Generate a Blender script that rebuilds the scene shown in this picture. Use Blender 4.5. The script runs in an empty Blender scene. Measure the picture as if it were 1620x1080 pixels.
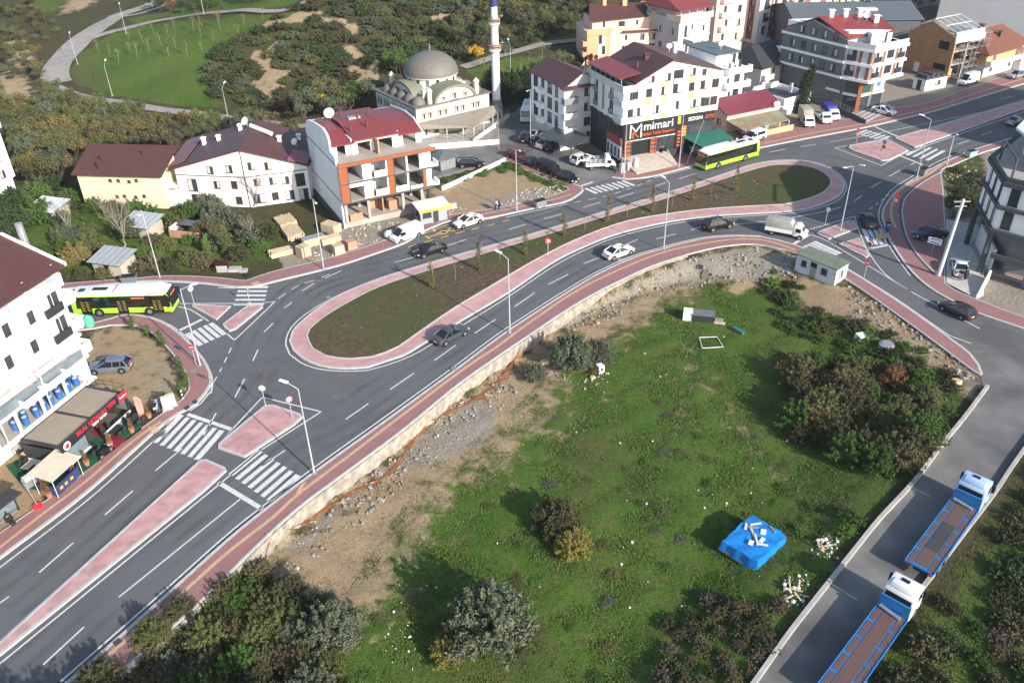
import bpy, bmesh, math, random
import numpy as np
from mathutils import Vector, Matrix
random.seed(7); rng = np.random.default_rng(11)
SC = bpy.context.scene; COL = SC.collection
# ---------------- camera, sky, sun, exposure ----------------
TH, RO, FPX, CH = math.radians(32.742), math.radians(1.3212), 1335.0, 52.0
_f = np.array([0, math.cos(TH), -math.sin(TH)]); _d = np.array([0, -math.sin(TH), -math.cos(TH)]); _r = np.array([1., 0, 0])
_c, _s = math.cos(RO), math.sin(RO)
CR, CD, CF = _c*_r + _s*_d, -_s*_r + _c*_d, _f
cam = bpy.data.cameras.new('camera'); camo = bpy.data.objects.new('camera', cam); COL.objects.link(camo)
cam.sensor_width = 36; cam.lens = FPX/1620*36; cam.clip_start = 0.5; cam.clip_end = 9000
camo.matrix_world = Matrix(((CR[0], -CD[0], -CF[0], 0), (CR[1], -CD[1], -CF[1], 0), (CR[2], -CD[2], -CF[2], CH), (0, 0, 0, 1)))
SC.camera = camo
SUN_EL, SUN_AZ = math.radians(25.5), math.radians(-48.3)          # azimuth counter-clockwise from +x
w = bpy.data.worlds.new('World'); SC.world = w; w.use_nodes = True
nt = w.node_tree; sky = nt.nodes.new('ShaderNodeTexSky'); sky.sky_type = 'NISHITA'; sky.sun_disc = False
sky.sun_elevation = SUN_EL; sky.sun_rotation = math.pi/2 - SUN_AZ
nt.links.new(sky.outputs[0], nt.nodes['Background'].inputs[0]); nt.nodes['Background'].inputs[1].default_value = 0.15
sl = bpy.data.lights.new('sun', 'SUN'); sl.energy = 4.8; sl.angle = math.radians(0.55); sl.color = (1, .94, .85)
so = bpy.data.objects.new('sun', sl); COL.objects.link(so); so.location = (60, -60, 90)
sd = Vector((math.cos(SUN_AZ)*math.cos(SUN_EL), math.sin(SUN_AZ)*math.cos(SUN_EL), math.sin(SUN_EL)))
so.rotation_euler = (-sd).to_track_quat('-Z', 'Y').to_euler()
SC.view_settings.view_transform = 'Standard'; SC.view_settings.look = 'None'; SC.view_settings.exposure = 0.66; SC.view_settings.gamma = 1
# ---------------- materials ----------------
MATS = {}
def mat(name, col, rough=.7, var=.10, scale=1.5, metal=0., bump=0., spec=.4, emit=0, var2=None, island=0., detail=4):
    """procedural surface: base colour times layered noise; island = brightness change from leaf to leaf"""
    if name in MATS: return MATS[name]
    m = bpy.data.materials.new(name); m.use_nodes = True; MATS[name] = m
    n, l = m.node_tree.nodes, m.node_tree.links; b = n['Principled BSDF']
    b.inputs['Roughness'].default_value = rough; b.inputs['Metallic'].default_value = metal; b.inputs['Specular IOR Level'].default_value = spec
    tc = n.new('ShaderNodeTexCoord'); no = n.new('ShaderNodeTexNoise'); no.inputs['Scale'].default_value = scale; no.inputs['Detail'].default_value = detail
    l.new(tc.outputs['Object'], no.inputs['Vector'])
    mr = n.new('ShaderNodeMapRange'); mr.inputs[1].default_value = .3; mr.inputs[2].default_value = .7
    mr.inputs[3].default_value = 1-var; mr.inputs[4].default_value = 1+var; l.new(no.outputs[0], mr.inputs[0])
    mx = n.new('ShaderNodeMix'); mx.data_type = 'RGBA'; mx.blend_type = 'MULTIPLY'; mx.inputs[0].default_value = 1
    mx.inputs[6].default_value = (*col, 1); l.new(mr.outputs[0], mx.inputs[7]); out = mx.outputs[2]
    if var2:                                    # second colour in blotches
        m2 = n.new('ShaderNodeMix'); m2.data_type = 'RGBA'; n2 = n.new('ShaderNodeTexNoise'); n2.inputs['Scale'].default_value = var2[1]; n2.inputs['Detail'].default_value = 3
        l.new(tc.outputs['Object'], n2.inputs['Vector']); r2 = n.new('ShaderNodeMapRange'); r2.inputs[1].default_value = .42; r2.inputs[2].default_value = .62
        l.new(n2.outputs[0], r2.inputs[0]); l.new(r2.outputs[0], m2.inputs[0]); l.new(out, m2.inputs[6]); m2.inputs[7].default_value = (*var2[0], 1); out = m2.outputs[2]
    if island:
        ge = n.new('ShaderNodeNewGeometry'); oi = n.new('ShaderNodeObjectInfo'); ad = n.new('ShaderNodeMath'); ad.operation = 'MULTIPLY_ADD'
        ad.inputs[1].default_value = .6; l.new(oi.outputs['Random'], ad.inputs[0]); l.new(ge.outputs['Random Per Island'], ad.inputs[2])
        r3 = n.new('ShaderNodeMapRange'); r3.inputs[2].default_value = 1.6; r3.inputs[3].default_value = 1-island; r3.inputs[4].default_value = 1+island; l.new(ad.outputs[0], r3.inputs[0])
        m3 = n.new('ShaderNodeMix'); m3.data_type = 'RGBA'; m3.blend_type = 'MULTIPLY'; m3.inputs[0].default_value = 1; l.new(out, m3.inputs[6]); l.new(r3.outputs[0], m3.inputs[7]); out = m3.outputs[2]
    l.new(out, b.inputs['Base Color'])
    if bump:
        bp = n.new('ShaderNodeBump'); bp.inputs['Strength'].default_value = bump; bp.inputs['Distance'].default_value = .1; l.new(no.outputs[0], bp.inputs['Height']); l.new(bp.outputs[0], b.inputs['Normal'])
    if emit: b.inputs['Emission Color'].default_value = (*col, 1); b.inputs['Emission Strength'].default_value = emit
    return m
def stripes(name, c1, c2, sx=1, width=.5, axis=0, rough=.6, bump=0, metal=0):
    """ribs, boards or profiled sheet: bands of two colours across one object axis"""
    if name in MATS: return MATS[name]
    m = mat(name, c1, rough, metal=metal); n, l = m.node_tree.nodes, m.node_tree.links; b = n['Principled BSDF']
    tc = n.new('ShaderNodeTexCoord'); sp = n.new('ShaderNodeSeparateXYZ'); l.new(tc.outputs['Object'], sp.inputs[0])
    mu = n.new('ShaderNodeMath'); mu.operation = 'MULTIPLY'; mu.inputs[1].default_value = sx; l.new(sp.outputs[axis], mu.inputs[0])
    fr = n.new('ShaderNodeMath'); fr.operation = 'FRACT'; l.new(mu.outputs[0], fr.inputs[0])
    gt = n.new('ShaderNodeMath'); gt.operation = 'GREATER_THAN'; gt.inputs[1].default_value = width; l.new(fr.outputs[0], gt.inputs[0])
    src = b.inputs['Base Color'].links[0].from_socket
    mx = n.new('ShaderNodeMix'); mx.data_type = 'RGBA'; l.new(gt.outputs[0], mx.inputs[0]); l.new(src, mx.inputs[6]); mx.inputs[7].default_value = (*c2, 1); l.new(mx.outputs[2], b.inputs['Base Color'])
    if bump:
        bp = n.new('ShaderNodeBump'); bp.inputs['Strength'].default_value = bump; bp.inputs['Distance'].default_value = .05; l.new(fr.outputs[0], bp.inputs['Height']); l.new(bp.outputs[0], b.inputs['Normal'])
    return m
def bricks(name, c1, c2, cm, scale=4., mortar=.02, w=.5, h=.25, rough=.8, vertical=False):
    m = mat(name, c1, rough, var=.18, scale=.7); n, l = m.node_tree.nodes, m.node_tree.links; b = n['Principled BSDF']
    if name+'_t' in MATS: return m
    MATS[name+'_t'] = m
    src = b.inputs['Base Color'].links[0].from_socket; tc = n.new('ShaderNodeTexCoord'); bt = n.new('ShaderNodeTexBrick')
    if vertical:
        s = n.new('ShaderNodeSeparateXYZ'); c = n.new('ShaderNodeCombineXYZ'); a = n.new('ShaderNodeMath'); l.new(tc.outputs['Object'], s.inputs[0]); l.new(s.outputs[0], a.inputs[0]); l.new(s.outputs[1], a.inputs[1]); l.new(a.outputs[0], c.inputs[0]); l.new(s.outputs[2], c.inputs[1]); l.new(c.outputs[0], bt.inputs['Vector'])
    else: l.new(tc.outputs['Object'], bt.inputs['Vector'])
    bt.inputs['Scale'].default_value = scale; bt.inputs['Mortar Size'].default_value = mortar; bt.inputs['Brick Width'].default_value = w; bt.inputs['Row Height'].default_value = h
    l.new(src, bt.inputs['Color1']); bt.inputs['Color2'].default_value = (*c2, 1); bt.inputs['Mortar'].default_value = (*cm, 1); l.new(bt.outputs[0], b.inputs['Base Color'])
    return m
# ---------------- mesh building ----------------
class MB:
    def __init__(s): s.v = []; s.f = []; s.mi = []; s.m = 0
    def add(s, vs, fs):
        o = len(s.v); s.v += [tuple(map(float, p)) for p in vs]; s.f += [[o+i for i in f] for f in fs]; s.mi += [s.m]*len(fs); return s
    def box(s, x0, y0, z0, x1, y1, z1):
        return s.add([(x0,y0,z0),(x1,y0,z0),(x1,y1,z0),(x0,y1,z0),(x0,y0,z1),(x1,y0,z1),(x1,y1,z1),(x0,y1,z1)], [(3,2,1,0),(4,5,6,7),(0,1,5,4),(1,2,6,5),(2,3,7,6),(3,0,4,7)])
    def cb(s, c, d): return s.box(c[0]-d[0]/2, c[1]-d[1]/2, c[2]-d[2]/2, c[0]+d[0]/2, c[1]+d[1]/2, c[2]+d[2]/2)
    def hexa(s, b, t):                          # four bottom, four top corners
        return s.add(list(b)+list(t), [(3,2,1,0),(4,5,6,7),(0,1,5,4),(1,2,6,5),(2,3,7,6),(3,0,4,7)])
    def prism(s, poly, z0, z1):                 # plan outline, straight up
        n = len(poly); a = sum(poly[i][0]*poly[(i+1)%n][1]-poly[(i+1)%n][0]*poly[i][1] for i in range(n))
        if a < 0: poly = poly[::-1]
        return s.add([(p[0],p[1],z0) for p in poly]+[(p[0],p[1],z1) for p in poly], [tuple(range(n))[::-1], tuple(range(n,2*n))]+[(i,(i+1)%n,n+(i+1)%n,n+i) for i in range(n)])
    def extr(s, prof, a, b, axis='y'):          # outline (p, z) pushed along an axis from a to b
        n = len(prof)
        mk = (lambda p, t: (p[0], t, p[1])) if axis == 'y' else (lambda p, t: (t, p[0], p[1]))
        return s.add([mk(p,a) for p in prof]+[mk(p,b) for p in prof], [tuple(range(n)), tuple(range(n,2*n))[::-1]]+[(i,n+i,n+(i+1)%n,(i+1)%n) for i in range(n)])
    def bar(s, p, q, r, r2=None, n=6):
        p, q = Vector(p), Vector(q); r2 = r if r2 is None else r2; d = (q-p)
        if d.length < 1e-6: return s
        d.normalize(); u = d.orthogonal().normalized(); v = d.cross(u)
        ring = lambda c, rr: [c+u*math.cos(2*math.pi*i/n)*rr+v*math.sin(2*math.pi*i/n)*rr for i in range(n)]
        return s.add(ring(p,r)+ring(q,r2), [tuple(range(n))[::-1], tuple(range(n,2*n))]+[(i,(i+1)%n,n+(i+1)%n,n+i) for i in range(n)])
    def tube(s, pts, r, n=5):
        for a, b in zip(pts, pts[1:]): s.bar(a, b, r, r, n)
        return s
    def lathe(s, prof, c=(0,0,0), n=24):        # (radius, height) from bottom to top
        vs, fs = [], []
        for r, z in prof: vs += [(c[0]+r*math.cos(2*math.pi*i/n), c[1]+r*math.sin(2*math.pi*i/n), c[2]+z) for i in range(n)]
        for k in range(len(prof)-1): fs += [(k*n+i, k*n+(i+1)%n, (k+1)*n+(i+1)%n, (k+1)*n+i) for i in range(n)]
        fs += [tuple(range(n))[::-1], tuple(range((len(prof)-1)*n, len(prof)*n))]
        return s.add(vs, fs)
    def wheel(s, c, r, w, n=16):                # axle along y
        prof = [(r*.55,-w/2),(r*.93,-w/2),(r,-w*.3),(r,w*.3),(r*.93,w/2),(r*.55,w/2)]
        vs = [(c[0]+q*math.cos(2*math.pi*i/n), c[1]+z, c[2]+q*math.sin(2*math.pi*i/n)) for q, z in prof for i in range(n)]
        fs = [(k*n+i, (k+1)*n+i, (k+1)*n+(i+1)%n, k*n+(i+1)%n) for k in range(5) for i in range(n)]
        return s.add(vs, fs+[tuple(range(n)), tuple(range(5*n,6*n))[::-1]])
    def quad(s, *p): return s.add(p, [tuple(range(len(p)))])
    def slope(s, p, t):                         # polygon given in space, thickened straight down by t
        n = len(p); q = [(a[0],a[1],a[2]-t) for a in p]
        return s.add(list(p)+q, [tuple(range(n)), tuple(range(n,2*n))[::-1]]+[(i,n+i,n+(i+1)%n,(i+1)%n) for i in range(n)])
    def build(s, name, m, parent=None, smooth=None):
        me = bpy.data.meshes.new(name); me.from_pydata(s.v, [], s.f)
        for k in (m if isinstance(m, (list, tuple)) else [m]): me.materials.append(k)
        if any(s.mi): me.polygons.foreach_set('material_index', s.mi)
        bm = bmesh.new(); bm.from_mesh(me); bmesh.ops.recalc_face_normals(bm, faces=bm.faces); bm.to_mesh(me); bm.free()
        if smooth is not None:
            me.polygons.foreach_set('use_smooth', [True]*len(me.polygons)); me.set_sharp_from_angle(angle=math.radians(smooth))
        me.update(); o = bpy.data.objects.new(name, me); COL.objects.link(o); o.parent = parent
        return o
def tag(o, label, cat, group=None):
    o['label'] = label; o['category'] = cat
    if group: o['group'] = group
    return o
def thing(name, label, cat, loc=(0,0,0), rz=0., group=None):
    o = bpy.data.objects.new(name, None); o.empty_display_size = .3; COL.objects.link(o); o.location = loc; o.rotation_euler = (0,0,rz)
    return tag(o, label, cat, group)
def kind(o, k='structure'): o['kind'] = k; return o
def dup(src, loc, rz=0., label=None, group=None, sc=None, recol=None, tilt=None):
    """copy of a thing with copies of its parts and sub-parts; recol maps a material to another on this copy only"""
    r = src.copy(); COL.objects.link(r); r.location = loc; r.rotation_euler = (tilt or (0,0))+(rz,)
    if sc is not None: r.scale = sc if isinstance(sc, tuple) else (sc,)*3
    if label: r['label'] = label
    if group: r['group'] = group
    elif group == '' and 'group' in r: del r['group']
    def paint(c):
        if recol:
            for sl_ in c.material_slots:
                k = sl_.material.name
                if k in recol: sl_.link = 'OBJECT'; sl_.material = recol[k]
    paint(r)
    for ch in src.children:
        c = ch.copy(); COL.objects.link(c); c.parent = r; paint(c)
        for g in ch.children:
            d = g.copy(); COL.objects.link(d); d.parent = c; paint(d)
    return r
# ---------------- from the survey of the photo to the ground ----------------
def ray(px, py):
    v = CR*((px-810)/FPX) + CD*((py-540)/FPX) + CF; return v
def flat(px, py, z=0.):
    d = ray(px, py); t = (z-CH)/d[2]; return Vector((d[0]*t, d[1]*t, z))
def inside(X, Y, poly):
    X = np.asarray(X, float); Y = np.asarray(Y, float); r = np.zeros(X.shape, bool); n = len(poly); j = n-1
    for i in range(n):
        xi, yi = poly[i][:2]; xj, yj = poly[j][:2]
        if yi != yj: r ^= ((yi > Y) != (yj > Y)) & (X < (xj-xi)*(Y-yi)/(yj-yi)+xi)
        j = i
    return r
def pdist(X, Y, line, closed=False):
    X = np.asarray(X, float); Y = np.asarray(Y, float); best = np.full(X.shape, 1e9); pts = list(line)+([line[0]] if closed else [])
    for a, b in zip(pts, pts[1:]):
        dx, dy = b[0]-a[0], b[1]-a[1]; L = dx*dx+dy*dy
        if L < 1e-9: continue
        t = np.clip(((X-a[0])*dx+(Y-a[1])*dy)/L, 0, 1); best = np.minimum(best, np.hypot(X-a[0]-t*dx, Y-a[1]-t*dy))
    return best
def sstep(a, b, x): t = np.clip((x-a)/(b-a), 0, 1); return t*t*(3-2*t)
def P(*pts): return [tuple(flat(*p)[:2]) for p in pts]
def spline(pts, step=1.0, closed=False):
    """smooth line through plan points"""
    n = len(pts); out = []; V = [Vector(p) for p in pts]
    rngs = range(n) if closed else range(n-1)
    for i in rngs:
        p1, p2 = V[i], V[(i+1)%n]; p0 = V[(i-1)%n] if closed or i else p1*2-p2; p3 = V[(i+2)%n] if closed or i+2 < n else p2*2-p1
        k = max(1, int((p2-p1).length/step))
        for j in range(k):
            t = j/k; out.append(tuple(.5*((2*p1)+(p2-p0)*t+(2*p0-5*p1+4*p2-p3)*t*t+(3*p1-p0-3*p2+p3)*t**3)))
    if not closed: out.append(tuple(V[-1]))
    return out
WALL_PX = [(1085,404),(1030,422),(988,441),(938,466),(891,494),(836,531),(780,569),(721,611),(638,679),(554,742),(471,804),(397,872),(328,941),(250,1011),(172,1080),(95,1150)]
WALL = P(*WALL_PX)
FIELD = P(*([(1503,560),(1420,499),(1334,440),(1260,402),(1230,394),(1192,387),(1141,391)]+WALL_PX+[(-80,1300),(1050,1300),(1189,1080),(1245,1001),(1350,869),(1491,700),(1555,615),(1548,590)]))
def zt(X, Y):
    """ground height: flat town, sunken field behind its wall, park and scrub hill at the back"""
    X = np.asarray(X, float); Y = np.asarray(Y, float)
    ins = inside(X, Y, FIELD); d = pdist(X, Y, FIELD, True); dw = pdist(X, Y, WALL)
    wt = sstep(112, 88, Y)
    L = np.where(dw < d+.05, 10-9.65*wt, 10.); dep = 1.5*sstep(0, L, d)
    z = np.where(ins, -dep, 0.)
    park = sstep(165, 290, Y-.25*np.minimum(X, 0))*8*sstep(60, 10, X)
    kn = 9*np.exp(-(((X+42)/34)**2+((Y-218)/30)**2)) + 7*np.exp(-(((X+5)/40)**2+((Y-262)/35)**2))
    far = sstep(290, 520, Y)*30
    bump = .25*np.sin(X*.31+1.3)*np.sin(Y*.27)*sstep(150, 190, Y)
    return z+(park+kn+far+bump)*sstep(146, 175, Y)*sstep(75, 25, X) - .05
def G(px, py, dz=0.):
    z = 0.
    for _ in range(14): p = flat(px, py, z); z = .3*z+.7*float(zt(p.x, p.y))
    p = flat(px, py, z); p.z = float(zt(p.x, p.y))+dz; return p
def R0(px, py, z=0.): return flat(px, py, z)       # paved ground at z
def yaw(a, b): return math.atan2(b[1]-a[1], b[0]-a[0])
# ---------------- the ground: one sheet, coloured by what covers it ----------------
def PG(*pts): return [tuple(G(*p)[:2]) for p in pts]
def axis(lo, hi, fine, out, ext):
    a = list(np.arange(lo, hi+1e-6, fine)); st = fine
    up = [a[-1]]; dn = [a[0]]
    while up[-1] < ext[1]: st = min(st*1.13, out if up[-1] < 420 else 400); up.append(up[-1]+st)
    st = fine
    while dn[-1] > ext[0]: st = min(st*1.13, out if dn[-1] > -420 else 400); dn.append(dn[-1]-st)
    return np.array(dn[:0:-1]+a+up[1:])
gx = axis(-66, 66, .6, 2.2, (-3000, 3000)); gy = axis(28, 128, .6, 2.2, (-1500, 4000))
GX, GY = np.meshgrid(gx, gy); GZ = zt(GX, GY)
fld = inside(GX, GY, FIELD)
GZ = GZ + np.where(fld, .10*np.sin(GX*.8+np.sin(GY*.5)*2)*np.sin(GY*.7+1)+rng.normal(0, .035, GX.shape), 0)*sstep(.6, 3, pdist(GX, GY, FIELD, True))
def soft(poly, s): dd = pdist(GX, GY, poly, True); return sstep(-s, s, np.where(inside(GX, GY, poly), dd, -dd))
lawn = PG((125,85),(165,62),(200,40),(300,32),(420,24),(470,12),(480,25),(430,40),(395,62),(345,88),(325,120),(332,150),(365,172),(290,168),(180,152),(120,135),(112,110))
lawn2 = PG((200,30),(260,20),(330,-10),(480,-20),(470,8),(380,20),(260,25),(215,40))
lawn3 = PG((735,112),(800,92),(870,88),(862,112),(835,125),(775,135))
lawn4 = PG((20,-10),(110,-10),(95,18),(60,25)); lawn5 = PG((820,70),(930,50),(920,60),(830,82)); lawn6 = PG((1020,-20),(1045,-15),(1040,10),(1010,15))
gardn = P((100,330),(270,330),(330,345),(460,350),(440,405),(400,420),(300,430),(180,430),(110,440),(40,400),(20,340))
fgreen = PG((1075,440),(1180,455),(1255,450),(1290,500),(1400,520),(1500,590),(1535,620),(1340,865),(1240,1000),(1180,1090),(500,1090),(520,1000),(560,920),(620,830),(680,740),(760,690),(820,640),(860,600),(930,545),(1010,510))
fdirt = PG((380,885),(560,770),(640,700),(720,640),(800,575),(860,530),(930,480),(1000,440),(1090,405),(1190,388),(1262,402),(1262,440),(1200,445),(1120,450),(1060,480),(1010,515),(960,545),(900,570),(880,650),(830,700),(790,745),(730,770),(680,820),(610,940),(560,1000),(420,940))
fdirt2 = PG((1325,440),(1420,500),(1505,562),(1550,592),(1555,620),(1530,640),(1480,590),(1400,545),(1330,500))
ochre = PG((1262,440),(1345,455),(1352,490),(1330,512),(1285,500),(1240,470)); ochre2 = PG((1165,470),(1215,440),(1180,440),(1140,455))
wild = P((1640,740),(1590,790),(1470,940),(1380,1000),(1290,1200),(1800,1200),(1800,740))
lot1 = P((680,300),(745,278),(815,268),(875,300),(850,320),(790,330),(720,342),(690,330)); lot1g = P((690,286),(800,256),(860,272),(905,300),(890,308),(820,285),(760,285),(700,300))
yard = P((440,402),(520,372),(560,352),(640,345),(700,345),(690,372),(600,392),(500,418),(450,425))
park_l = P((150,520),(175,516),(215,517),(250,535),(270,560),(297,595),(300,617),(290,632),(262,652),(190,640),(130,600),(120,560))
ter = P((-20,700),(35,690),(60,760),(70,800),(20,830),(-30,850))
rub = P((1485,262),(1560,240),(1570,340),(1500,350))
slope_o = PG((0,112),(40,122),(60,150),(0,165)); slope_o2 = PG((100,148),(140,175),(190,215),(235,240),(170,238),(125,200)); slope_o3 = PG((110,-5),(160,-5),(140,12),(95,25)); slope_o4 = PG((0,55),(40,62),(70,105),(20,112))
trk = [PG(*q) for q in (((395,52),(425,40),(500,22)),((440,72),(415,95),(425,120),(440,140)),((405,85),(412,105),(440,118),(480,112)),((545,75),(590,100),(590,130),(560,110)),((470,22),(540,30),(560,50)),((555,110),(575,130)),((405,130),(430,150),(420,165)),((690,30),(720,25)))]
R_ = np.zeros(GX.shape); S_ = np.zeros(GX.shape); V_ = np.zeros(GX.shape)
for q, s, a in ((lawn,2,1.),(lawn2,2,.9),(lawn3,1.5,1.),(lawn4,3,.8),(lawn5,2,.9),(lawn6,3,.9),(gardn,3,.72),(fgreen,3,.95),(wild,3,.62),(lot1g,1,.75),(rub,1.5,.5)): R_ = np.maximum(R_, a*soft(q, s))
town = PG((690,240),(1000,70),(1240,20),(1800,-40),(2300,200),(1800,560),(1480,470),(1200,300),(930,330),(500,450),(600,300)); V_ = np.maximum(V_, .9*soft(town, 3))
for q, s, a in ((fdirt,7,.92),(fdirt2,1.5,.7),(ochre,1.5,1),(ochre2,1.,.8),(lot1,2,1.),(park_l,1.5,.75),(ter,1,1.),(slope_o,3,.9),(slope_o2,3,.85),(slope_o3,4,.9),(slope_o4,3,.7)): S_ = np.maximum(S_, a*soft(q, s))
for q in trk: S_ = np.maximum(S_, .95*sstep(2.0, .6, pdist(GX, GY, q)))
grv = PG((880,500),(1000,445),(1090,408),(1190,390),(1258,404),(1250,432),(1130,440),(1030,455),(960,490),(900,520)); grv2 = PG((420,880),(560,775),(640,705),(740,625),(790,640),(780,700),(700,730),(600,760),(480,880)); grv3 = P((195,560),(270,560),(295,600),(260,640),(215,610)); grv4 = P((745,320),(850,295),(900,303),(850,320),(800,334))
for q, s, a in ((grv,2,.9),(grv2,2,.75),(grv3,5,.62),(grv4,1.5,.8),(yard,1.5,1.)): V_ = np.maximum(V_, a*soft(q, s))
R_ *= (1-.95*np.maximum(.35*soft(fdirt,4), soft(ochre,1.5))); R_ *= 1-.9*soft(lot1, 2)
V_ *= 1-soft(rub, 1.5)*.7; V_ = np.where(soft(lot1g, 1.)+soft(lot1, 1.) > .05, np.minimum(V_, .8*soft(grv4, 1.5)), V_)
for q in (((1065,470),(1075,520),(1090,580),(1080,640),(1070,690)),((1085,520),(1105,570),(1085,625),(1105,680)),((1130,600),(1150,640),(1190,700),(1250,770),(1310,820)),((1115,600),(1140,660),(1200,730),(1290,815)),((870,720),(930,650),(1000,610),(1070,600))):
    dd = pdist(GX, GY, PG(*q)); S_ = np.maximum(S_, .36*sstep(.8, .3, dd)); GZ -= .10*sstep(.7, .2, dd)
ny, nx = GX.shape
me = bpy.data.meshes.new('ground'); me.vertices.add(nx*ny); me.vertices.foreach_set('co', np.stack([GX, GY, GZ], -1).astype('f4').ravel())
ii = np.arange(nx*ny).reshape(ny, nx); q = np.stack([ii[:-1,:-1], ii[:-1,1:], ii[1:,1:], ii[1:,:-1]], -1).reshape(-1, 4)
me.loops.add(q.size); me.loops.foreach_set('vertex_index', q.astype('i4').ravel()); me.polygons.add(len(q)); me.polygons.foreach_set('loop_start', np.arange(0, q.size, 4, dtype='i4'))
me.polygons.foreach_set('use_smooth', np.ones(len(q), bool)); me.update(calc_edges=True)
ca = me.color_attributes.new('cover', 'FLOAT_COLOR', 'POINT'); ca.data.foreach_set('color', np.stack([R_, S_, V_, np.ones_like(R_)], -1).astype('f4').ravel())
gm = mat('ground_cover', (.07,.07,.03), .95, spec=.1); n, l = gm.node_tree.nodes, gm.node_tree.links; b = n['Principled BSDF']
def N(t, **k):
    x = n.new(t)
    for a, v in k.items(): setattr(x, a, v)
    return x
tc = N('ShaderNodeTexCoord'); at = N('ShaderNodeVertexColor', layer_name='cover'); sp = N('ShaderNodeSeparateColor'); l.new(at.outputs[0], sp.inputs[0])
def noise(sc, det=6, rough=.6):
    x = N('ShaderNodeTexNoise'); x.inputs['Scale'].default_value = sc; x.inputs['Detail'].default_value = det; x.inputs['Roughness'].default_value = rough; l.new(tc.outputs['Object'], x.inputs['Vector']); return x.outputs[0]
n1, n2, n3, n4 = noise(.11), noise(.55, 7, .7), noise(2.6, 5, .75), noise(9., 3)
def mixc(fac, a, c, mode='MIX'):
    x = N('ShaderNodeMix', data_type='RGBA', blend_type=mode)
    for s, v in ((x.inputs[0], fac), (x.inputs[6], a), (x.inputs[7], c)):
        if isinstance(v, tuple): s.default_value = (*v, 1)
        elif isinstance(v, float): s.default_value = v
        else: l.new(v, s)
    return x.outputs[2]
def rngm(v, a, c, x=0., y=1.):
    m = N('ShaderNodeMapRange'); m.inputs[1].default_value = a; m.inputs[2].default_value = c; m.inputs[3].default_value = x; m.inputs[4].default_value = y; l.new(v, m.inputs[0]); return m.outputs[0]
def mask(ch, nz, amt=.9, e=.1):                  # ragged edge between covers
    m = N('ShaderNodeMath', operation='MULTIPLY_ADD'); l.new(nz, m.inputs[0]); m.inputs[1].default_value = amt; l.new(sp.outputs[ch], m.inputs[2]); return rngm(m.outputs[0], .5+amt*.5-e, .5+amt*.5+e)
base = mixc(rngm(n2, .35, .65), (.062,.058,.026), (.095,.082,.042)); base = mixc(rngm(n3, .45, .7), base, (.035,.042,.016))
gr = mixc(rngm(n1, .36, .6), (.056,.128,.014), (.092,.150,.024)); gr = mixc(rngm(n2, .47, .68), gr, (.125,.130,.040)); gr = mixc(rngm(n3, .46, .72), gr, (.030,.066,.013)); gr = mixc(rngm(n4, .55, .75, 0., .5), gr, (.13,.125,.05)); gr = mixc(rngm(noise(.045, 5, .65), .50, .66, 0., .75), gr, (.098,.092,.036))
so_ = mixc(rngm(n2, .35, .66), (.31,.222,.135), (.385,.285,.17)); so_ = mixc(rngm(n3, .5, .72), so_, (.25,.19,.125)); so_ = mixc(rngm(n4, .6, .75), so_, (.50,.43,.33))
gv = mixc(rngm(n3, .35, .65), (.25,.215,.17), (.335,.285,.22)); gv = mixc(rngm(n4, .52, .68), gv, (.40,.37,.33)); gv = mixc(rngm(n4, .46, .34), gv, (.12,.105,.09))
c = mixc(mask(0, n2), base, gr); c = mixc(mask(1, n2, 1.7, .16), c, so_); c = mixc(mask(2, n2, .8), c, gv)
l.new(c, b.inputs['Base Color'])
ad = N('ShaderNodeMath', operation='ADD'); l.new(n3, ad.inputs[0]); l.new(n4, ad.inputs[1]); bp = N('ShaderNodeBump'); bp.inputs['Strength'].default_value = .7; bp.inputs['Distance'].default_value = .22; l.new(ad.outputs[0], bp.inputs['Height']); l.new(bp.outputs[0], b.inputs['Normal'])
me.materials.append(gm); go = bpy.data.objects.new('ground', me); COL.objects.link(go); kind(go)
# ---------------- roads, pavements, islands, markings ----------------
def fill(poly, z, name, m, thick=0.):
    """flat paved area of any outline, with its edge when raised"""
    bm = bmesh.new(); vs = [bm.verts.new((p[0], p[1], z)) for p in poly]; f = bm.faces.new(vs)
    if f.normal.z < 0: f.normal_flip()
    if thick:
        r = bmesh.ops.extrude_face_region(bm, geom=[f]); dv = [x for x in r['geom'] if isinstance(x, bmesh.types.BMVert)]
        bmesh.ops.translate(bm, verts=[v for v in vs], vec=(0,0,0)); bmesh.ops.translate(bm, verts=dv, vec=(0,0,0))
        for v in vs: v.co.z = z-thick
    bmesh.ops.triangulate(bm, faces=[x for x in bm.faces if len(x.verts) > 4]); bmesh.ops.recalc_face_normals(bm, faces=bm.faces)
    me = bpy.data.meshes.new(name); bm.to_mesh(me); bm.free(); me.materials.append(m); o = bpy.data.objects.new(name, me); COL.objects.link(o); return kind(o)
def offs(line, d):
    out = []; n = len(line)
    for i in range(n):
        a = Vector(line[max(0, i-1)]); c = Vector(line[min(n-1, i+1)]); t = (c-a).normalized(); out.append((line[i][0]-t.y*d, line[i][1]+t.x*d))
    return out
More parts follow.
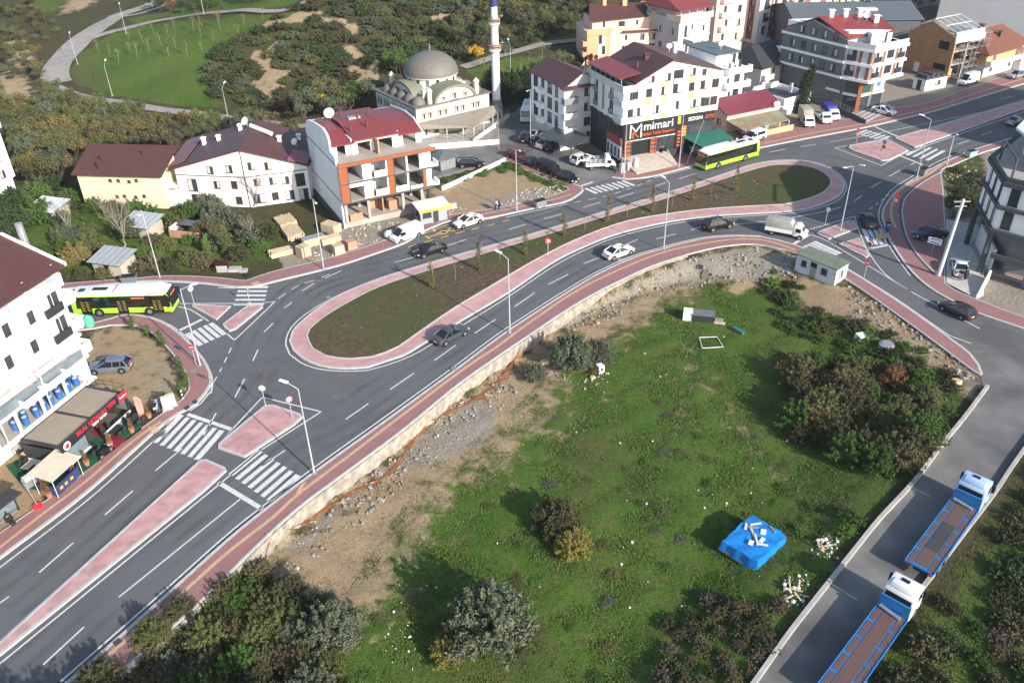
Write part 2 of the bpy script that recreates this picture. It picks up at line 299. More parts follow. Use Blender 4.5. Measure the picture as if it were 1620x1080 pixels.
def ribbon(mb, line, wd, z, z0=None):
    """strip along a plan line; with z0 it is a kerb with sides"""
    A, B = offs(line, wd/2), offs(line, -wd/2); n = len(line); o = len(mb.v)
    if z0 is None: mb.add([(p[0],p[1],z) for p in A]+[(p[0],p[1],z) for p in B], [(i, n+i, n+i+1, i+1) for i in range(n-1)])
    else:
        mb.add([(p[0],p[1],z) for p in A]+[(p[0],p[1],z) for p in B]+[(p[0],p[1],z0) for p in A]+[(p[0],p[1],z0) for p in B],
          [(i, n+i, n+i+1, i+1) for i in range(n-1)]+[(2*n+i, i, i+1, 2*n+i+1) for i in range(n-1)]+[(n+i, 3*n+i, 3*n+i+1, n+i+1) for i in range(n-1)]+[(0,2*n,3*n,n),(n-1,2*n-1,4*n-1,3*n-1)])
asph = mat('asphalt', (.104,.106,.112), .86, var=.10, scale=.35, spec=.25, bump=.05, detail=8, var2=((.120,.121,.125), .07))
asph2 = mat('old_asphalt', (.175,.170,.163), .88, var=.14, scale=.5, spec=.2, detail=9, var2=((.10,.098,.096), .12))
brick = bricks('red_paving', (.315,.152,.148), (.27,.132,.132), (.24,.13,.12), 2.5, .03)
stamp = mat('stamped_concrete', (.40,.225,.22), .6, var=.16, scale=1.2, spec=.35, detail=6, var2=((.50,.295,.285), .8), bump=.05)
kerbm = mat('kerb_stone', (.44,.43,.41), .8, var=.12, scale=2.)
white = mat('road_paint', (.56,.56,.55), .75, var=.16, scale=3., detail=7); yell = mat('yellow_paint', (.62,.40,.06), .7, var=.15, scale=3.); tact = mat('tactile_tiles', (.47,.33,.19), .8, var=.12, scale=3.)
turf = mat('planted_turf', (.092,.070,.044), .95, var=.35, scale=2.2, spec=.1, bump=.5, detail=9, var2=((.062,.080,.026), .06))
concr = mat('concrete', (.36,.345,.32), .85, var=.14, scale=.8, detail=7); pathm = mat('path_concrete', (.275,.25,.225), .85, var=.14, scale=.6)
ROAD = P((-150,985),(20,855),(136,772),(262,658),(303,632),(320,600),(305,570),(270,530),(225,508),(180,508),(120,520),(-60,530),(-60,455),(110,453),(220,443),(300,441),(375,449),(450,435),(545,412),(620,388),(712,345),(815,332),(890,318),(915,300),(880,283),(840,266),(805,253),(770,230),(800,196),(770,180),(800,168),(868,150),(872,180),(860,215),(885,228),(940,240),(990,250),(985,278),(1017,279),(1096,258),(1200,230),(1362,198),(1470,175),(1620,130),(1800,80),(2000,90),(1700,180),(1620,212),(1540,240),(1427,296),(1400,340),(1410,378),(1445,430),(1498,470),(1620,518),(1900,600),(1900,700),(1640,690),(1622,704),(1569,781),(1456,929),(1361,1078),(1290,1200),(1110,1200),(1189,1080),(1245,1001),(1350,869),(1491,700),(1555,615),(1551,590),(1503,547),(1420,485),(1337,432),(1255,393),(1205,380),(1155,380),(1080,393),(1002,415),(947,442),(863,492),(754,572),(610,678),(499,760),(360,868),(250,955),(105,1093),(40,1150),(-250,1150))
fill(ROAD, 0., 'road', asph)
fill(P((1700,560),(1540,500),(1498,540),(1530,580),(1554,596),(1557,614),(1492,699),(1351,868),(1246,1000),(1190,1079),(1111,1199),(1289,1199),(1360,1077),(1455,928),(1568,780),(1621,703),(1640,689),(1900,699),(1900,605)), .005, 'side_road', asph2)
fill(P((770,228),(800,196),(770,180),(800,168),(868,150),(872,180),(860,215),(885,228),(940,240),(990,250),(980,276),(925,296),(905,296),(840,265),(806,252)), .005, 'back_street', asph2)
kerbs = MB(); marks = MB(); ymarks = MB(); tiles = MB(); dark = MB()
HP = .14
def paved(name, outer_px, inner_px, m=brick, kerb=True, kerb_in=True, z=HP):
    o, i = spline(P(*outer_px), 1.2), spline(P(*inner_px), 1.2)
    fill(o+i[::-1], z, name, m, .16)
    if kerb: ribbon(kerbs, offs(o, .12 if False else 0), .30, z+.012, -.02)
    if kerb_in: ribbon(kerbs, i, .16, z+.010, -.02)
    return o, i
NWo, NWi = paved('pavement', [(-110,968),(0,883),(136,780),(260,670),(310,640),(325,622),(334,607),(332,590),(322,570),(307,552),(290,534),(272,520),(250,508),(225,501),(195,499.5),(150,512),(60,522)], [(-110,925),(0,845),(60,803),(130,752),(200,697),(262,652),(290,632),(300,617),(297,595),(283,573),(270,556),(250,535),(232,522),(215,516),(175,515),(150,520),(60,530)])
BSo, BSi = paved('pavement', [(60,462),(110,457),(220,446),(275,446),(325,449),(375,455),(400,454),(450,442),(500,430),(545,418),(590,403),(640,385),(667,368),(690,358)], [(60,454),(112,449),(220,441),(250,438),(300,438),(350,441),(390,445),(412,437),(450,426),(500,415),(545,402),(590,388),(630,374),(660,360),(685,351)])
MDo, MDi = paved('pavement', [(690,358),(712,350),(760,347),(790,342),(840,331),(890,321),(910,312),(922,302),(920,297),(900,289),(860,270),(822,254),(803,247)], [(685,351),(705,343),(740,337),(790,330),(830,322),(860,315),(885,307),(900,301),(897,298),(885,293),(842,275),(812,261),(797,253)])
MMo, MMi = paved('pavement', [(968,281),(992,284),(1017,282),(1035,279),(1096,263),(1160,246),(1200,235),(1280,219),(1365,203),(1430,188),(1480,176),(1545,156),(1620,133),(1760,92)], [(975,274),(988,263),(1005,268),(1040,264),(1075,240),(1130,222),(1190,213),(1240,206),(1275,192),(1360,188),(1420,172),(1470,163),(1540,138),(1620,112),(1760,74)])
SMo, SMi = paved('pavement', [(20,1150),(105,1083),(250,955),(360,856),(420,807),(499,747),(610,667),(721,586),(754,561),(800,527),(859,488),(900,462),(947,434),(1002,409),(1049,394.5),(1080,386),(1117,378),(1155,375),(1205,376),(1230,381),(1255,388),(1280,398),(1337,426),(1420,478),(1503,537),(1535,562),(1547,578),(1552,592)], [(95,1150),(172,1080),(250,1011),(328,941),(397,872),(471,804),(554,742),(638,679),(721,611),(780,569),(836,531),(891,494),(938,466),(988,441),(1030,422),(1085,404),(1141,391),(1192,387),(1230,394),(1260,402),(1334,440),(1420,499),(1503,560),(1540,588),(1551,594)])
ESo, ESi = paved('pavement', [(1740,180),(1620,214),(1540,238),(1520,246),(1502,254),(1487,261),(1469,271),(1447,283),(1420,302),(1403,322),(1396,339),(1399,356),(1407,378),(1426,409),(1445,433),(1470,455),(1498,472),(1542,494),(1620,521),(1760,570)], [(1740,188),(1620,223),(1560,240),(1530,252),(1505,263),(1489,270),(1491,300),(1494,353),(1495,400),(1495,450),(1510,460),(1560,481),(1620,503),(1680,520),(1760,548)])
isl = spline(P((459,540),(464,524),(484,504),(510,484),(545,464),(600,443),(674,420),(737,402),(860,367),(960,336),(1060,306),(1155,274),(1192,262),(1230,256),(1267,256),(1298,263),(1323,276),(1334,290),(1334,301),(1322,314),(1290,327),(1255,334),(1180,339),(1130,342),(1060,351),(985,368),(930,388),(875,415),(804,463),(730,507),(674,541),(637,563),(606,573),(582,581),(540,583),(504,578),(479,567),(465,555)), 1.2, True)
isl_in = spline(P((486,532),(490,522),(512,503),(550,480),(600,455),(674,430),(770,401),(860,374),(960,343),(1060,313),(1155,281),(1205,266),(1230,262),(1267,263),(1295,270),(1312,282),(1314,292),(1303,305),(1280,315),(1242,324),(1192,327),(1130,331),(1060,339),(985,353),(910,381),(850,411),(790,446),(720,488),(670,522),(630,550),(610,559),(588,566),(554,569),(515,564),(495,553)), 1.2, True)
fill(isl, HP, 'traffic_island', mat('island_paving', (.44,.25,.24), .8, var=.14, scale=1., detail=7, var2=((.52,.30,.29), .3)), .16); fill(isl_in, HP+.035, 'grass_verge', turf, .06)
ribbon(kerbs, isl+[isl[0]], .26, HP+.012, -.02); ribbon(kerbs, isl_in+[isl_in[0]], .20, HP+.05, .1)
def island(pts, kw=.26, m=stamp, name='traffic_island'):
    q = P(*pts); fill(q, HP+.03, name, m, .19); ribbon(kerbs, q+[q[0]], kw, HP+.04, -.02)
island([(-120,1131),(-5,1038),(322,780),(358,746),(356,742),(325,728),(318,729),(264,780),(0,1022),(-130,1118)]) if False else island([(-120,1120),(0,1036),(322,777),(357,745),(355,742),(325,729),(318,730),(264,779),(0,1020),(-130,1113)])
island([(420,643),(433,643),(474,657),(477,661),(465,672),(387,723),(347,709),(348,703)])
island([(305,485),(308,483.5),(364,486),(343,506)]); island([(354,514),(392,485),(413,484.5),(415,486.5),(372,521),(364,524),(357,519)])
island([(1343,235),(1346,231),(1405,222),(1436,239),(1405,254),(1395,255),(1352,240)]); island([(1417,220),(1446,234),(1620,173),(1780,118),(1780,112),(1620,161)])
island([(1293,370),(1298,367),(1344,350),(1350,351),(1355,362),(1310,379)]); island([(1328,387),(1358,378),(1374,405),(1370,408)])
# painted lines
ZM = .006
def line(pts, wd=.16, mb=None, sm=True, z=ZM): ribbon(mb or marks, spline(P(*pts), 1.2) if sm else P(*pts), wd, z)
def dashes(pts, on, off, wd=.14, start=0., mb=None, z=ZM):
    q = spline(P(*pts), .25); acc = -start; cur = []
    for a, c in zip(q, q[1:]):
        if acc % (on+off) < on and acc >= 0: cur = cur or [a]; cur.append(c)
        elif cur: ribbon(mb or marks, cur, wd, z); cur = []
        acc += math.hypot(c[0]-a[0], c[1]-a[1])
    if len(cur) > 1: ribbon(mb or marks, cur, wd, z)
line([(-110,983),(0,897),(144,786),(262,680)]); line([(300,650),(318,638),(333,619)]) ; line([(320,572),(333,588),(336,607),(334,622)])
isw = spline(P((452,545),(456,526),(470,508),(498,487),(540,464),(600,440),(674,417),(737,399),(860,364),(960,333),(1060,303),(1155,271.5),(1192,259.5),(1230,253.5),(1267,253.5),(1301,260.5),(1327,274.5),(1338,290),(1338,302),(1326,316.5),(1293,329.5),(1255,337),(1180,342),(1130,345.5),(1060,355),(985,372.5),(935,391),(878,420),(806,468),(734,513),(680,546),(650,563),(610,578),(582,585.5),(540,587),(502,583),(475,573),(458,560)), 1.2, True); ribbon(marks, isw+[isw[0]], .16, ZM)
for a, c in (((62,905),(116,858)),((166,814),(210,776)),((246,744),(288,709)),((322,688),(342,653)),((372,628),(387,599)),((400,571),(408,553)),((418,525),(432,511)),((450,487),(462,478)),((478,460),(497,448)),((514,440),(540,428)),((68,1051),(133,991)),((451,712),(415,736)),((547,663),(583,638)),((617,616),(655,590)),((687,570),(721,546)),((751,527),(784,505)),((814,485),(846,463)),((867,450),(899,434)),((923,417),(949,407)),((986,389),(1010,378)),((1038,378),(1069,370)),((1094,364),(1120,354)),((625,415),(665,404)),((703,390),(737,379)),((805,363),(832,355)),((861,346),(892,338)),((923,328),(950,320)),((977,313),(1003,305)),((1030,297),(1053,289)),((1074,283),(1099,275)),((1217,241),(1243,236)),((1267,232),(1291,228.5)),((1352,197),(1359,193)),((1407,279),(1424,269.5)),((1378,297),(1393,288)),((1352,318),(1364,309)),((1515,228.5),(1534,222)),((1553,214),(1570,208)),((1580,158),(1601,153)),((0,953),(14,943)),((1441,261),(1450,256))):
    line([a, c], .15, sm=False)
line([(188,944),(380,789)], .15, sm=False); line([(1155,356),(1228,348),(1292,337),(1331,328)], .14); line([(1313,225),(1361,216),(1420,205),(1600,168)], .14)
line([(0,1050),(-90,1118)]); line([(0,1049),(322,786),(412,712)]) ; line([(345,703),(415,628)]); line([(415,628),(508,651)], sm=False); line([(508,651),(414,711)], sm=False)
line([(0,1012),(262,777),(316,727)]); ribbon(marks, offs(spline(P((105,1083),(250,955),(360,856),(420,807),(499,747),(610,667),(721,586),(754,561),(800,527),(859,488),(900,462),(947,434),(1002,409),(1049,394.5),(1080,386),(1117,378),(1155,375),(1205,376)), 1.), .62), .17, ZM)
line([(345,1000),(360,1000)]) if False else None
line([(284,480),(322,480),(390,480)], sm=False); line([(282,485),(300,489),(318,500),(330,508)]); line([(358,527),(371,538)],sm=False); line([(371,538),(435,477)], sm=False); line([(435,477),(415,479)], sm=False)
line([(370,456),(345,455)]) ; line([(1200,233.5),(1281,217.5),(1365,201),(1430,186),(1480,174),(1545,153.5),(1620,130)], .14); line([(195,497),(228,499),(252,506),(276,518),(300,537)], .14)
line([(425,449),(500,427),(590,399.5),(620,389)], .14); line([(800,344),(840,335),(890,324.5)], .14); line([(1035,281.5),(1096,265.5)], .14)
line([(1321,234),(1405,219)], .16); line([(1321,234),(1394,262)], .16, sm=False); line([(1394,262),(1446,238),(1620,177),(1780,121)], .16); line([(1417,217.5),(1620,158),(1780,108)], .14)
line([(1271,366),(1352,342)], .16, sm=False); line([(1352,342),(1358,362),(1372,395),(1400,433),(1441,461)], .15); line([(1272,370),(1300,377),(1370,418),(1441,461),(1480,482),(1550,520)], .15)
line([(1544,238),(1500,249),(1465,266),(1440,281),(1412,299),(1396,320),(1390,340),(1396,362),(1410,394),(1440,436)], .15); line([(1262,392),(1420,475),(1503,533),(1537,544)], .15) if False else line([(1340,424),(1420,474),(1503,531),(1536,543)], .15)
dashes([(337,606),(349,585),(367,548)], 1.0, .9); dashes([(440,472),(470,453),(500,442),(530,430)], 1.2, 1.1); dashes([(885,325),(915,319),(960,310),(1000,297),(1030,285)], 1.2, 1.2); dashes([(1376,331),(1392,319),(1412,304)], 1.0, 1.0)
def zebra(a, c, d, n, wd=.5, first=True):
    """stripes between side a->c repeated towards d"""
    A, C, D = (Vector(p) for p in P(a, c, d)); stp = (D-A)/(n-1)
    for k in range(n):
        ribbon(marks, [tuple(A+stp*k), tuple(C+stp*k)], wd*(1.0 if 0 < k < n-1 else 1.2), ZM)
zebra((245,700),(287,656),(311,727),7); zebra((368,750),(410,712),(427,793),6) if False else zebra((365,751),(412,713),(425,792),7)
zebra((296,527),(318,546),(333,511),5); zebra((378,454),(424,454),(370,481),5); zebra((932,296),(943,306),(990,285),9) if False else zebra((926,298),(944,306),(985,286),8)
zebra((1355,212),(1372,206),(1390,222),6); zebra((1434,246),(1462,231),(1466,254),4); zebra((1297,379),(1335,395),(1268,386),6) if False else zebra((1288,382),(1330,401),(1262,393),6)
zebra((1366,362),(1378,387),(1400,362),5)
for a, c, wd in (((297,655),(367,679),.45),((346,763),(417,806),.45),((281,524),(320,505),.45),((914,296),(938,288),.4),((1385,201),(1420,216),.4),((1425,247),(1460,261),.4),((1246,392),(1280,371),.45),((1378,393),(1408,387),.4)): line([a, c], wd, sm=False)
for a, c in (((362,700),(345,695)),): pass
# taxi bay lettering and yellow lines
line([(667,371),(720,352),(760,349),(787,344)], .18, ymarks); dashes([(645,391),(690,378),(735,366),(780,355),(815,345)], 1.3, 1.2, .18, mb=ymarks)
def text(s, size, name, m, parent=None, depth=.03, loc=(0,0,0), rot=(0,0,0), sx=1., align='CENTER', shear=0.):
    cu = bpy.data.curves.new(name, 'FONT'); cu.body = s; cu.size = size; cu.extrude = depth; cu.align_x = align; cu.resolution_u = 2; cu.shear = shear
    t = bpy.data.objects.new(name, cu); COL.objects.link(t); dg = bpy.context.evaluated_depsgraph_get(); me = bpy.data.meshes.new_from_object(t.evaluated_get(dg)); bpy.data.objects.remove(t); bpy.data.curves.remove(cu)
    o = bpy.data.objects.new(name, me); COL.objects.link(o); me.materials.clear(); me.materials.append(m); o.parent = parent; o.location = loc; o.rotation_euler = rot; o.scale = (sx, 1, 1); return o
for ch, px, py in (('T',690,371.5),('A',703,367),('K',716,363),('S',0,0)):
    if px:
        a = R0(px, py, .008); tq = text(ch if ch != 'K' else 'X', 2.2, 'road_marking', yell, None, .001, a, (0,0,math.radians(35+ 90))); kind(tq)
# tactile strip and yellow corner tiles
tl = spline(P((60,1137),(133,1074),(194,1019),(278,949),(361,875),(433,819),(471,784),(554,721),(638,657),(711,602),(754,571),(785,551),(822,523),(863,494),(900,469),(947,443),(1030,407),(1085,392),(1155,380.5),(1205,381),(1240,390),(1258,397)), 1.); ribbon(tiles, tl, .34, HP+.006)
tl = spline(P((-90,940),(0,868),(70,813),(135,764),(210,700),(255,668)), 1.); ribbon(tiles, tl, .30, HP+.006)
tl = spline(P((1545,237),(1500,256),(1470,276),(1440,291),(1420,306),(1411,325),(1410,345),(1417,362)), 1.); ribbon(tiles, tl, .38, HP+.006)
tl = spline(P((760,341),(830,327),(880,316),(905,308)), 1.); ribbon(tiles, tl, .3, HP+.006); tl = spline(P((1000,277),(1040,270),(1090,259)), 1.); ribbon(tiles, tl, .3, HP+.006)
tl = spline(P((1210,228),(1280,213),(1365,197),(1430,182),(1480,170),(1540,150),(1620,125)), 1.); ribbon(tiles, tl, .34, HP+.006)
for q in (((474,771),(486,762),(478,776),(468,783)),((1384,371),(1403,369),(1404,378),(1386,381)),((397,450),(408,446),(414,450),(402,454)),((233,677),(246,676),(255,682),(243,689)),((258,670),(266,664),(272,668),(264,675)) ): tiles.quad(*[(p[0],p[1],HP+.009) for p in P(*q)])
ribbon(dark, spline(P((1488,271),(1455,290),(1430,312),(1424,330),(1424,343),(1430,372),(1445,400),(1478,437)), 1.), .30, HP+.006); ribbon(kerbs, offs(spline(P((1488,271),(1455,290),(1430,312),(1424,330),(1424,343),(1430,372),(1445,400),(1478,437)), 1.), .3), .2, HP+.012, .1)
for q in (((1150,240),(1190,233)),): pass
kind(kerbs.build('kerb', kerbm)); kind(marks.build('road_marking', white)); kind(ymarks.build('road_marking', yell)); kind(tiles.build('tactile_paving', tact)); kind(dark.build('drain_channel', mat('drain', (.06,.065,.07), .7)))
pm = mat('pale_paving', (.47,.45,.41), .8, var=.1, scale=1.)
kind(fill(P((1496,348),(1548,357),(1556,425),(1556,470),(1545,474),(1497,449)), .15, 'forecourt', pm)); kind(fill(P((1200,228),(1290,210),(1290,213),(1200,232)), .16, 'pavement', kerbm)) if False else None
# park paths
pb = MB()
for q, wd in (((( 75,140),(70,122),(80,100),(105,72),(135,50),(175,30),(230,20),(290,-8)),1.6),((( 98,132),(92,118),(102,95),(125,72),(150,50),(175,34),(186,26)),4.4),(((128,68),(155,58),(200,46),(260,32),(330,22),(420,20),(465,14),(490,0)),2.4),(((180,28),(230,12),(260,-6)),3.6),(((85,138),(120,152),(200,165),(300,180),(400,192),(480,200),(560,185)),2.6),(((732,108),(780,92),(840,76),(930,62)),2.6)):
    ln = spline(PG(*q), 2.); A, B = offs(ln, wd/2), offs(ln, -wd/2); n_ = len(ln)
    pb.add([(p[0],p[1],max(float(zt(*p)),float(zt(*c)))+.12) for p, c in zip(A, ln)]+[(p[0],p[1],max(float(zt(*p)),float(zt(*c)))+.12) for p, c in zip(B, ln)], [(i,n_+i,n_+i+1,i+1) for i in range(n_-1)])
kind(pb.build('path', pathm))
kind(fill(PG((805,112),(870,97),(925,72),(935,90),(905,105),(850,140),(830,125)), .02, 'parking_area', pathm))
kind(fill(P((672,252),(700,240),(760,232),(790,232),(800,250),(680,282)), .02, 'parking_area', asph2))

# tyre wear and dust on the asphalt
def worn(name, col, lo, hi, amax, sc):
    m = mat(name, col, .85, var=.1, spec=.2); n, l = m.node_tree.nodes, m.node_tree.links; t = n.new('ShaderNodeTexCoord'); x = n.new('ShaderNodeTexNoise'); x.inputs['Scale'].default_value = sc; x.inputs['Detail'].default_value = 7; l.new(t.outputs['Object'], x.inputs['Vector']); r = n.new('ShaderNodeMapRange'); r.inputs[1].default_value = lo; r.inputs[2].default_value = hi; r.inputs[4].default_value = amax; l.new(x.outputs[0], r.inputs[0]); l.new(r.outputs[0], n['Principled BSDF'].inputs['Alpha']); return m
tw_, du = MB(), MB()
for q in (((547,663),(617,616),(687,570),(751,527),(814,485),(867,450),(923,417),(986,389),(1038,378),(1094,364),(1155,355),(1228,347)),((395,605),(418,525),(450,487),(478,460),(520,440),(625,413),(703,389),(805,363),(861,346),(923,328),(977,313),(1030,297),(1074,283),(1217,241),(1267,232),(1350,213),(1500,186)),((0,953),(62,905),(166,814),(246,744),(290,707),(342,653),(372,628),(395,590)),((0,1112),(68,1051),(188,944),(380,789),(450,713),(547,663)),((1290,330),(1345,310),(1400,285),(1440,262),(1530,224))):
    ln = spline(P(*q), 1.)
    for o_ in (-2.55,-.95,.95,2.55): ribbon(tw_, offs(ln, o_), .62, .0042)
tw = tw_.build('tyre_wear', worn('tyre_wear', (.075,.076,.078), .38, .70, .26, .12)); kind(tw)
for k, q in enumerate((((345,650),(400,585),(450,575),(520,600),(600,600),(540,640),(470,625),(415,622)),((1320,245),(1300,270),(1345,280),(1400,262),(1380,250)),((470,455),(520,430),(560,425),(540,445),(490,470)),((1500,520),(1545,545),(1600,600),(1560,640),(1520,600)))): kind(fill(P(*q), .0034 if k != 3 else .0085, 'road_dust', worn('road_dust', (.21,.20,.185), .45, .68, .55, .5)))
# ---------------- building kit ----------------
glass = mat('glass', (.045,.052,.060), .08, var=.3, scale=.4, spec=.6); glass2 = mat('pale_glass', (.16,.20,.22), .08, var=.2, scale=.5, spec=.6); curtain = mat('curtain', (.52,.50,.47), .8, var=.12, scale=3)
FR = {'brown': mat('brown_frame', (.13,.075,.05), .5), 'white': mat('white_frame', (.68,.68,.66), .5), 'dark': mat('dark_frame', (.035,.036,.04), .45), 'grey': mat('grey_frame', (.2,.21,.22), .5)}
def wallm(name, col, var=.06): return mat(name, col, .85, var=var, scale=.35, detail=7, spec=.2, bump=.02)
wwhite = wallm('white_render', (.84,.835,.82)); wshade = wallm('grey_render', (.42,.42,.43)); wcream = wallm('cream_render', (.70,.60,.42)); wpeach = wallm('peach_render', (.68,.36,.20)); wpeach2 = wallm('pale_peach_render', (.74,.52,.40)); wgrey = wallm('slate_render', (.155,.16,.165)); wblue = wallm('blue_grey_render', (.30,.36,.44)); wbrown = wallm('brown_render', (.27,.125,.09)); wlgrey = wallm('light_grey_render', (.56,.555,.55)); concw = wallm('raw_concrete', (.36,.33,.29), .14); orange = wallm('orange_panel', (.30,.095,.04)); anth = wallm('anthracite_trim', (.075,.082,.09)); terw = wallm('mosque_plaster', (.60,.57,.50), .1)
rmar = stripes('maroon_sheet', (.088,.037,.034), (.075,.032,.030), 2.2, .85, 0, .55); rred = stripes('red_sheet', (.215,.042,.042), (.185,.036,.036), 2.2, .85, 0, .5); rmar2 = stripes('purple_sheet', (.23,.085,.10), (.19,.07,.085), 2.4, .8, 0, .5); rblk = stripes('black_shingle', (.030,.031,.034), (.038,.038,.042), 3, .6, 1, .85); rgrey = stripes('grey_sheet', (.11,.125,.135), (.085,.10,.11), 1.5, .75, 0, .5); rtile = bricks('clay_tiles', (.24,.095,.06), (.19,.07,.045), (.07,.03,.02), 2.4, .05, .5, .5); rgreen = mat('green_felt', (.145,.175,.125), .9, var=.15, scale=1.)
dish = mat('white_enamel', (.75,.75,.74), .4); steel = mat('galvanised_steel', (.42,.44,.46), .45, metal=.6); steel2 = mat('light_pole_paint', (.40,.43,.45), .5, var=.06)
WIN = {}
def winmesh(w, h, st, k):
    key = (round(w,2), round(h,2), st, k)
    if key in WIN: return WIN[key]
    f = MB(); t = .07
    f.box(-w/2,-.07,0,-w/2+t,.02,h).box(w/2-t,-.07,0,w/2,.02,h).box(-w/2+t,-.07,0,w/2-t,.02,t).box(-w/2+t,-.07,h-t,w/2-t,.02,h)
    n = max(1, int(round(w/.75)))
    for i in range(1, n): x = -w/2+w*i/n; f.box(x-t*.45,-.065,t,x+t*.45,.015,h-t)
    f.box(-w/2-.06,-.12,-.06,w/2+.06,.02,-.002)
    p = MB(); p.box(-w/2+t,-.03,t,w/2-t,.01,h-t)
    if k: p.m = 1; a = -w/2+t if k == 1 else .02; p.box(a,-.034,t,a+w/2-t-.02,-.0305,h-t)
    fo = f.build('window', FR[st]); po = p.build('pane', [glass, curtain]); WIN[key] = (fo.data, po.data); bpy.data.objects.remove(fo); bpy.data.objects.remove(po); return WIN[key]
ROT = {'f': 0, 'l': -math.pi/2, 'r': math.pi/2, 'b': math.pi}
def win(th, face, c, u, z, w=1.2, h=1.3, st='brown', k=None, rot=None, pos=None):
    """window with its pane; face f/l/r at offset c, u along it, sill height z"""
    k = random.choice((0,1,2,1,2)) if k is None else k; fm, pm_ = winmesh(w, h, st, k)
    o = bpy.data.objects.new('window', fm); COL.objects.link(o); o.parent = th; q = bpy.data.objects.new('pane', pm_); COL.objects.link(q); q.parent = o
    o.location = pos or ((u, c, z) if face in 'fb' else (c, u, z)); o.rotation_euler = (0, 0, ROT[face] if rot is None else rot); return o
def wins(th, face, c, us, zs, w=1.2, h=1.3, st='brown', **k):
    for z in zs:
        for u in us: win(th, face, c, u, z, w, h, st, **k)
def bld(name, label, cat, A, ang, group=None): return thing(name, label, cat, (A[0], A[1], 0), math.radians(ang), group)
def gable_y(th, x0, x1, y0, y1, ze0, ze1, xr, zr, wm, rm, ov=.35, zb=0., t=.22):
    """gable facing front: ridge runs back"""
    m = MB(); m.extr([(x0,zb),(x1,zb),(x1,ze1),(xr,zr),(x0,ze0)], y0, y1, 'y'); o = m.build('wall', wm, th)
    r = MB(); s0 = (zr-ze0)/(xr-x0); s1 = (zr-ze1)/(x1-xr)
    r.slope([(x0-ov,y0-ov,ze0-ov*s0+t),(xr,y0-ov,zr+t),(xr,y1+ov,zr+t),(x0-ov,y1+ov,ze0-ov*s0+t)], t-.01); r.slope([(xr+.002,y0-ov,zr+t),(x1+ov,y0-ov,ze1-ov*s1+t),(x1+ov,y1+ov,ze1-ov*s1+t),(xr+.002,y1+ov,zr+t)], t-.01)
    return o, r.build('roof', rm, th)
def gable_x(th, x0, x1, y0, y1, ze, zr, wm, rm, ov=.35, zb=0., t=.2, yr=None, hip=0.):
    """eaves to the front; ridge runs along the front"""
    yr = (y0+y1)/2 if yr is None else yr; m = MB()
    if hip: m.box(x0,y0,zb,x1,y1,ze)
    else: m.extr([(y0,zb),(y1,zb),(y1,ze),(yr,zr),(y0,ze)], x0, x1, 'x')
    o = m.build('wall', wm, th); r = MB(); s = (zr-ze)/(yr-y0); e = ze-ov*s+t
    a, b_, c, d = (x0-ov,y0-ov,e),(x1+ov,y0-ov,e),(x1+ov,y1+ov,e),(x0-ov,y1+ov,e); p, q = (x0-ov+hip,yr,zr+t),(x1+ov-hip,yr,zr+t)
    if hip:
        lo = [(v[0],v[1],e-t) for v in (a,b_,c,d)]; r.add([a,b_,c,d,p,q]+lo, [(0,1,5,4),(1,2,5),(2,3,4,5),(3,0,4),(0,6,7,1),(1,7,8,2),(2,8,9,3),(3,9,6,0),(9,8,7,6)])
    else: r.slope([a,b_,q,p], t-.01); r.slope([(p[0],p[1]+.002,p[2]),(q[0],q[1]+.002,q[2]),c,d], t-.01)
    return o, r.build('roof', rm, th)
def chimney(roof, x, y, z, h=1.2, s=.6, m=None, cap=True):
    c = MB(); c.box(x-s/2,y-s/2,z-1,x+s/2,y+s/2,z+h)
    if cap: c.box(x-s*.75,y-s*.75,z+h+.25,x+s*.75,y+s*.75,z+h+.37); [c.box(x+a*s*.4-.05,y+b*s*.4-.05,z+h,x+a*s*.4+.05,y+b*s*.4+.05,z+h+.25) for a in (-1,1) for b in (-1,1)]
    return c.build('chimney', m or wwhite, roof)
def satdish(th, x, y, z, r=.55, rz=-.6, pole=1.):
    m = MB(); m.bar((0,0,0),(0,0,pole),.04); pr = [(.02,0),(r*.5,.05*r/.55),(r,.2*r/.55),(r,.22*r/.55),(r*.5,.08*r/.55),(.02,.03)]
    o = len(m.v); m.lathe(pr, n=16)
    for i in range(o, len(m.v)):
        x_, y_, z_ = m.v[i]; m.v[i] = (x_, -z_*.8+y_*.5-.1, pole+y_*.8+z_*.5)
    d = m.build('satellite_dish', dish, th, 40); d.location = (x, y, z); d.rotation_euler = (0,0,rz); return d
def balcony(th, x0, x1, y, z, dep=1.2, par=1.0, m=None, t=.14, face='f', c=0., name='balcony', slab=.2):
    b_ = MB(); b_.box(x0,-dep,z-slab,x1,0,z); b_.box(x0,-dep,z,x1,-dep+t,z+par); b_.box(x0,-dep+t,z,x0+t,0,z+par); b_.box(x1-t,-dep+t,z,x1,0,z+par)
    o = b_.build(name, m or wwhite, th)
    if face == 'f': o.location = (0, y, 0)
    elif face == 'l': o.location = (y, 0, 0); o.rotation_euler = (0,0,-math.pi/2)
    else: o.location = (y, 0, 0); o.rotation_euler = (0,0,math.pi/2)
    return o
def rail(th, pts, h=1., m=None, name='railing', step=.9, parent=None, r=.025):
    b_ = MB(); b_.tube([(p[0],p[1],p[2]+h) for p in pts], r*1.3); b_.tube([(p[0],p[1],p[2]+h*.5) for p in pts], r)
    for a, c in zip(pts, pts[1:]):
        n_ = max(1, int((Vector(c)-Vector(a)).length/step))
        for k in range(n_+1): q = Vector(a).lerp(Vector(c), k/n_); b_.bar(q, (q.x,q.y,q.z+h), r)
    return b_.build(name, m or FR['dark'], th)
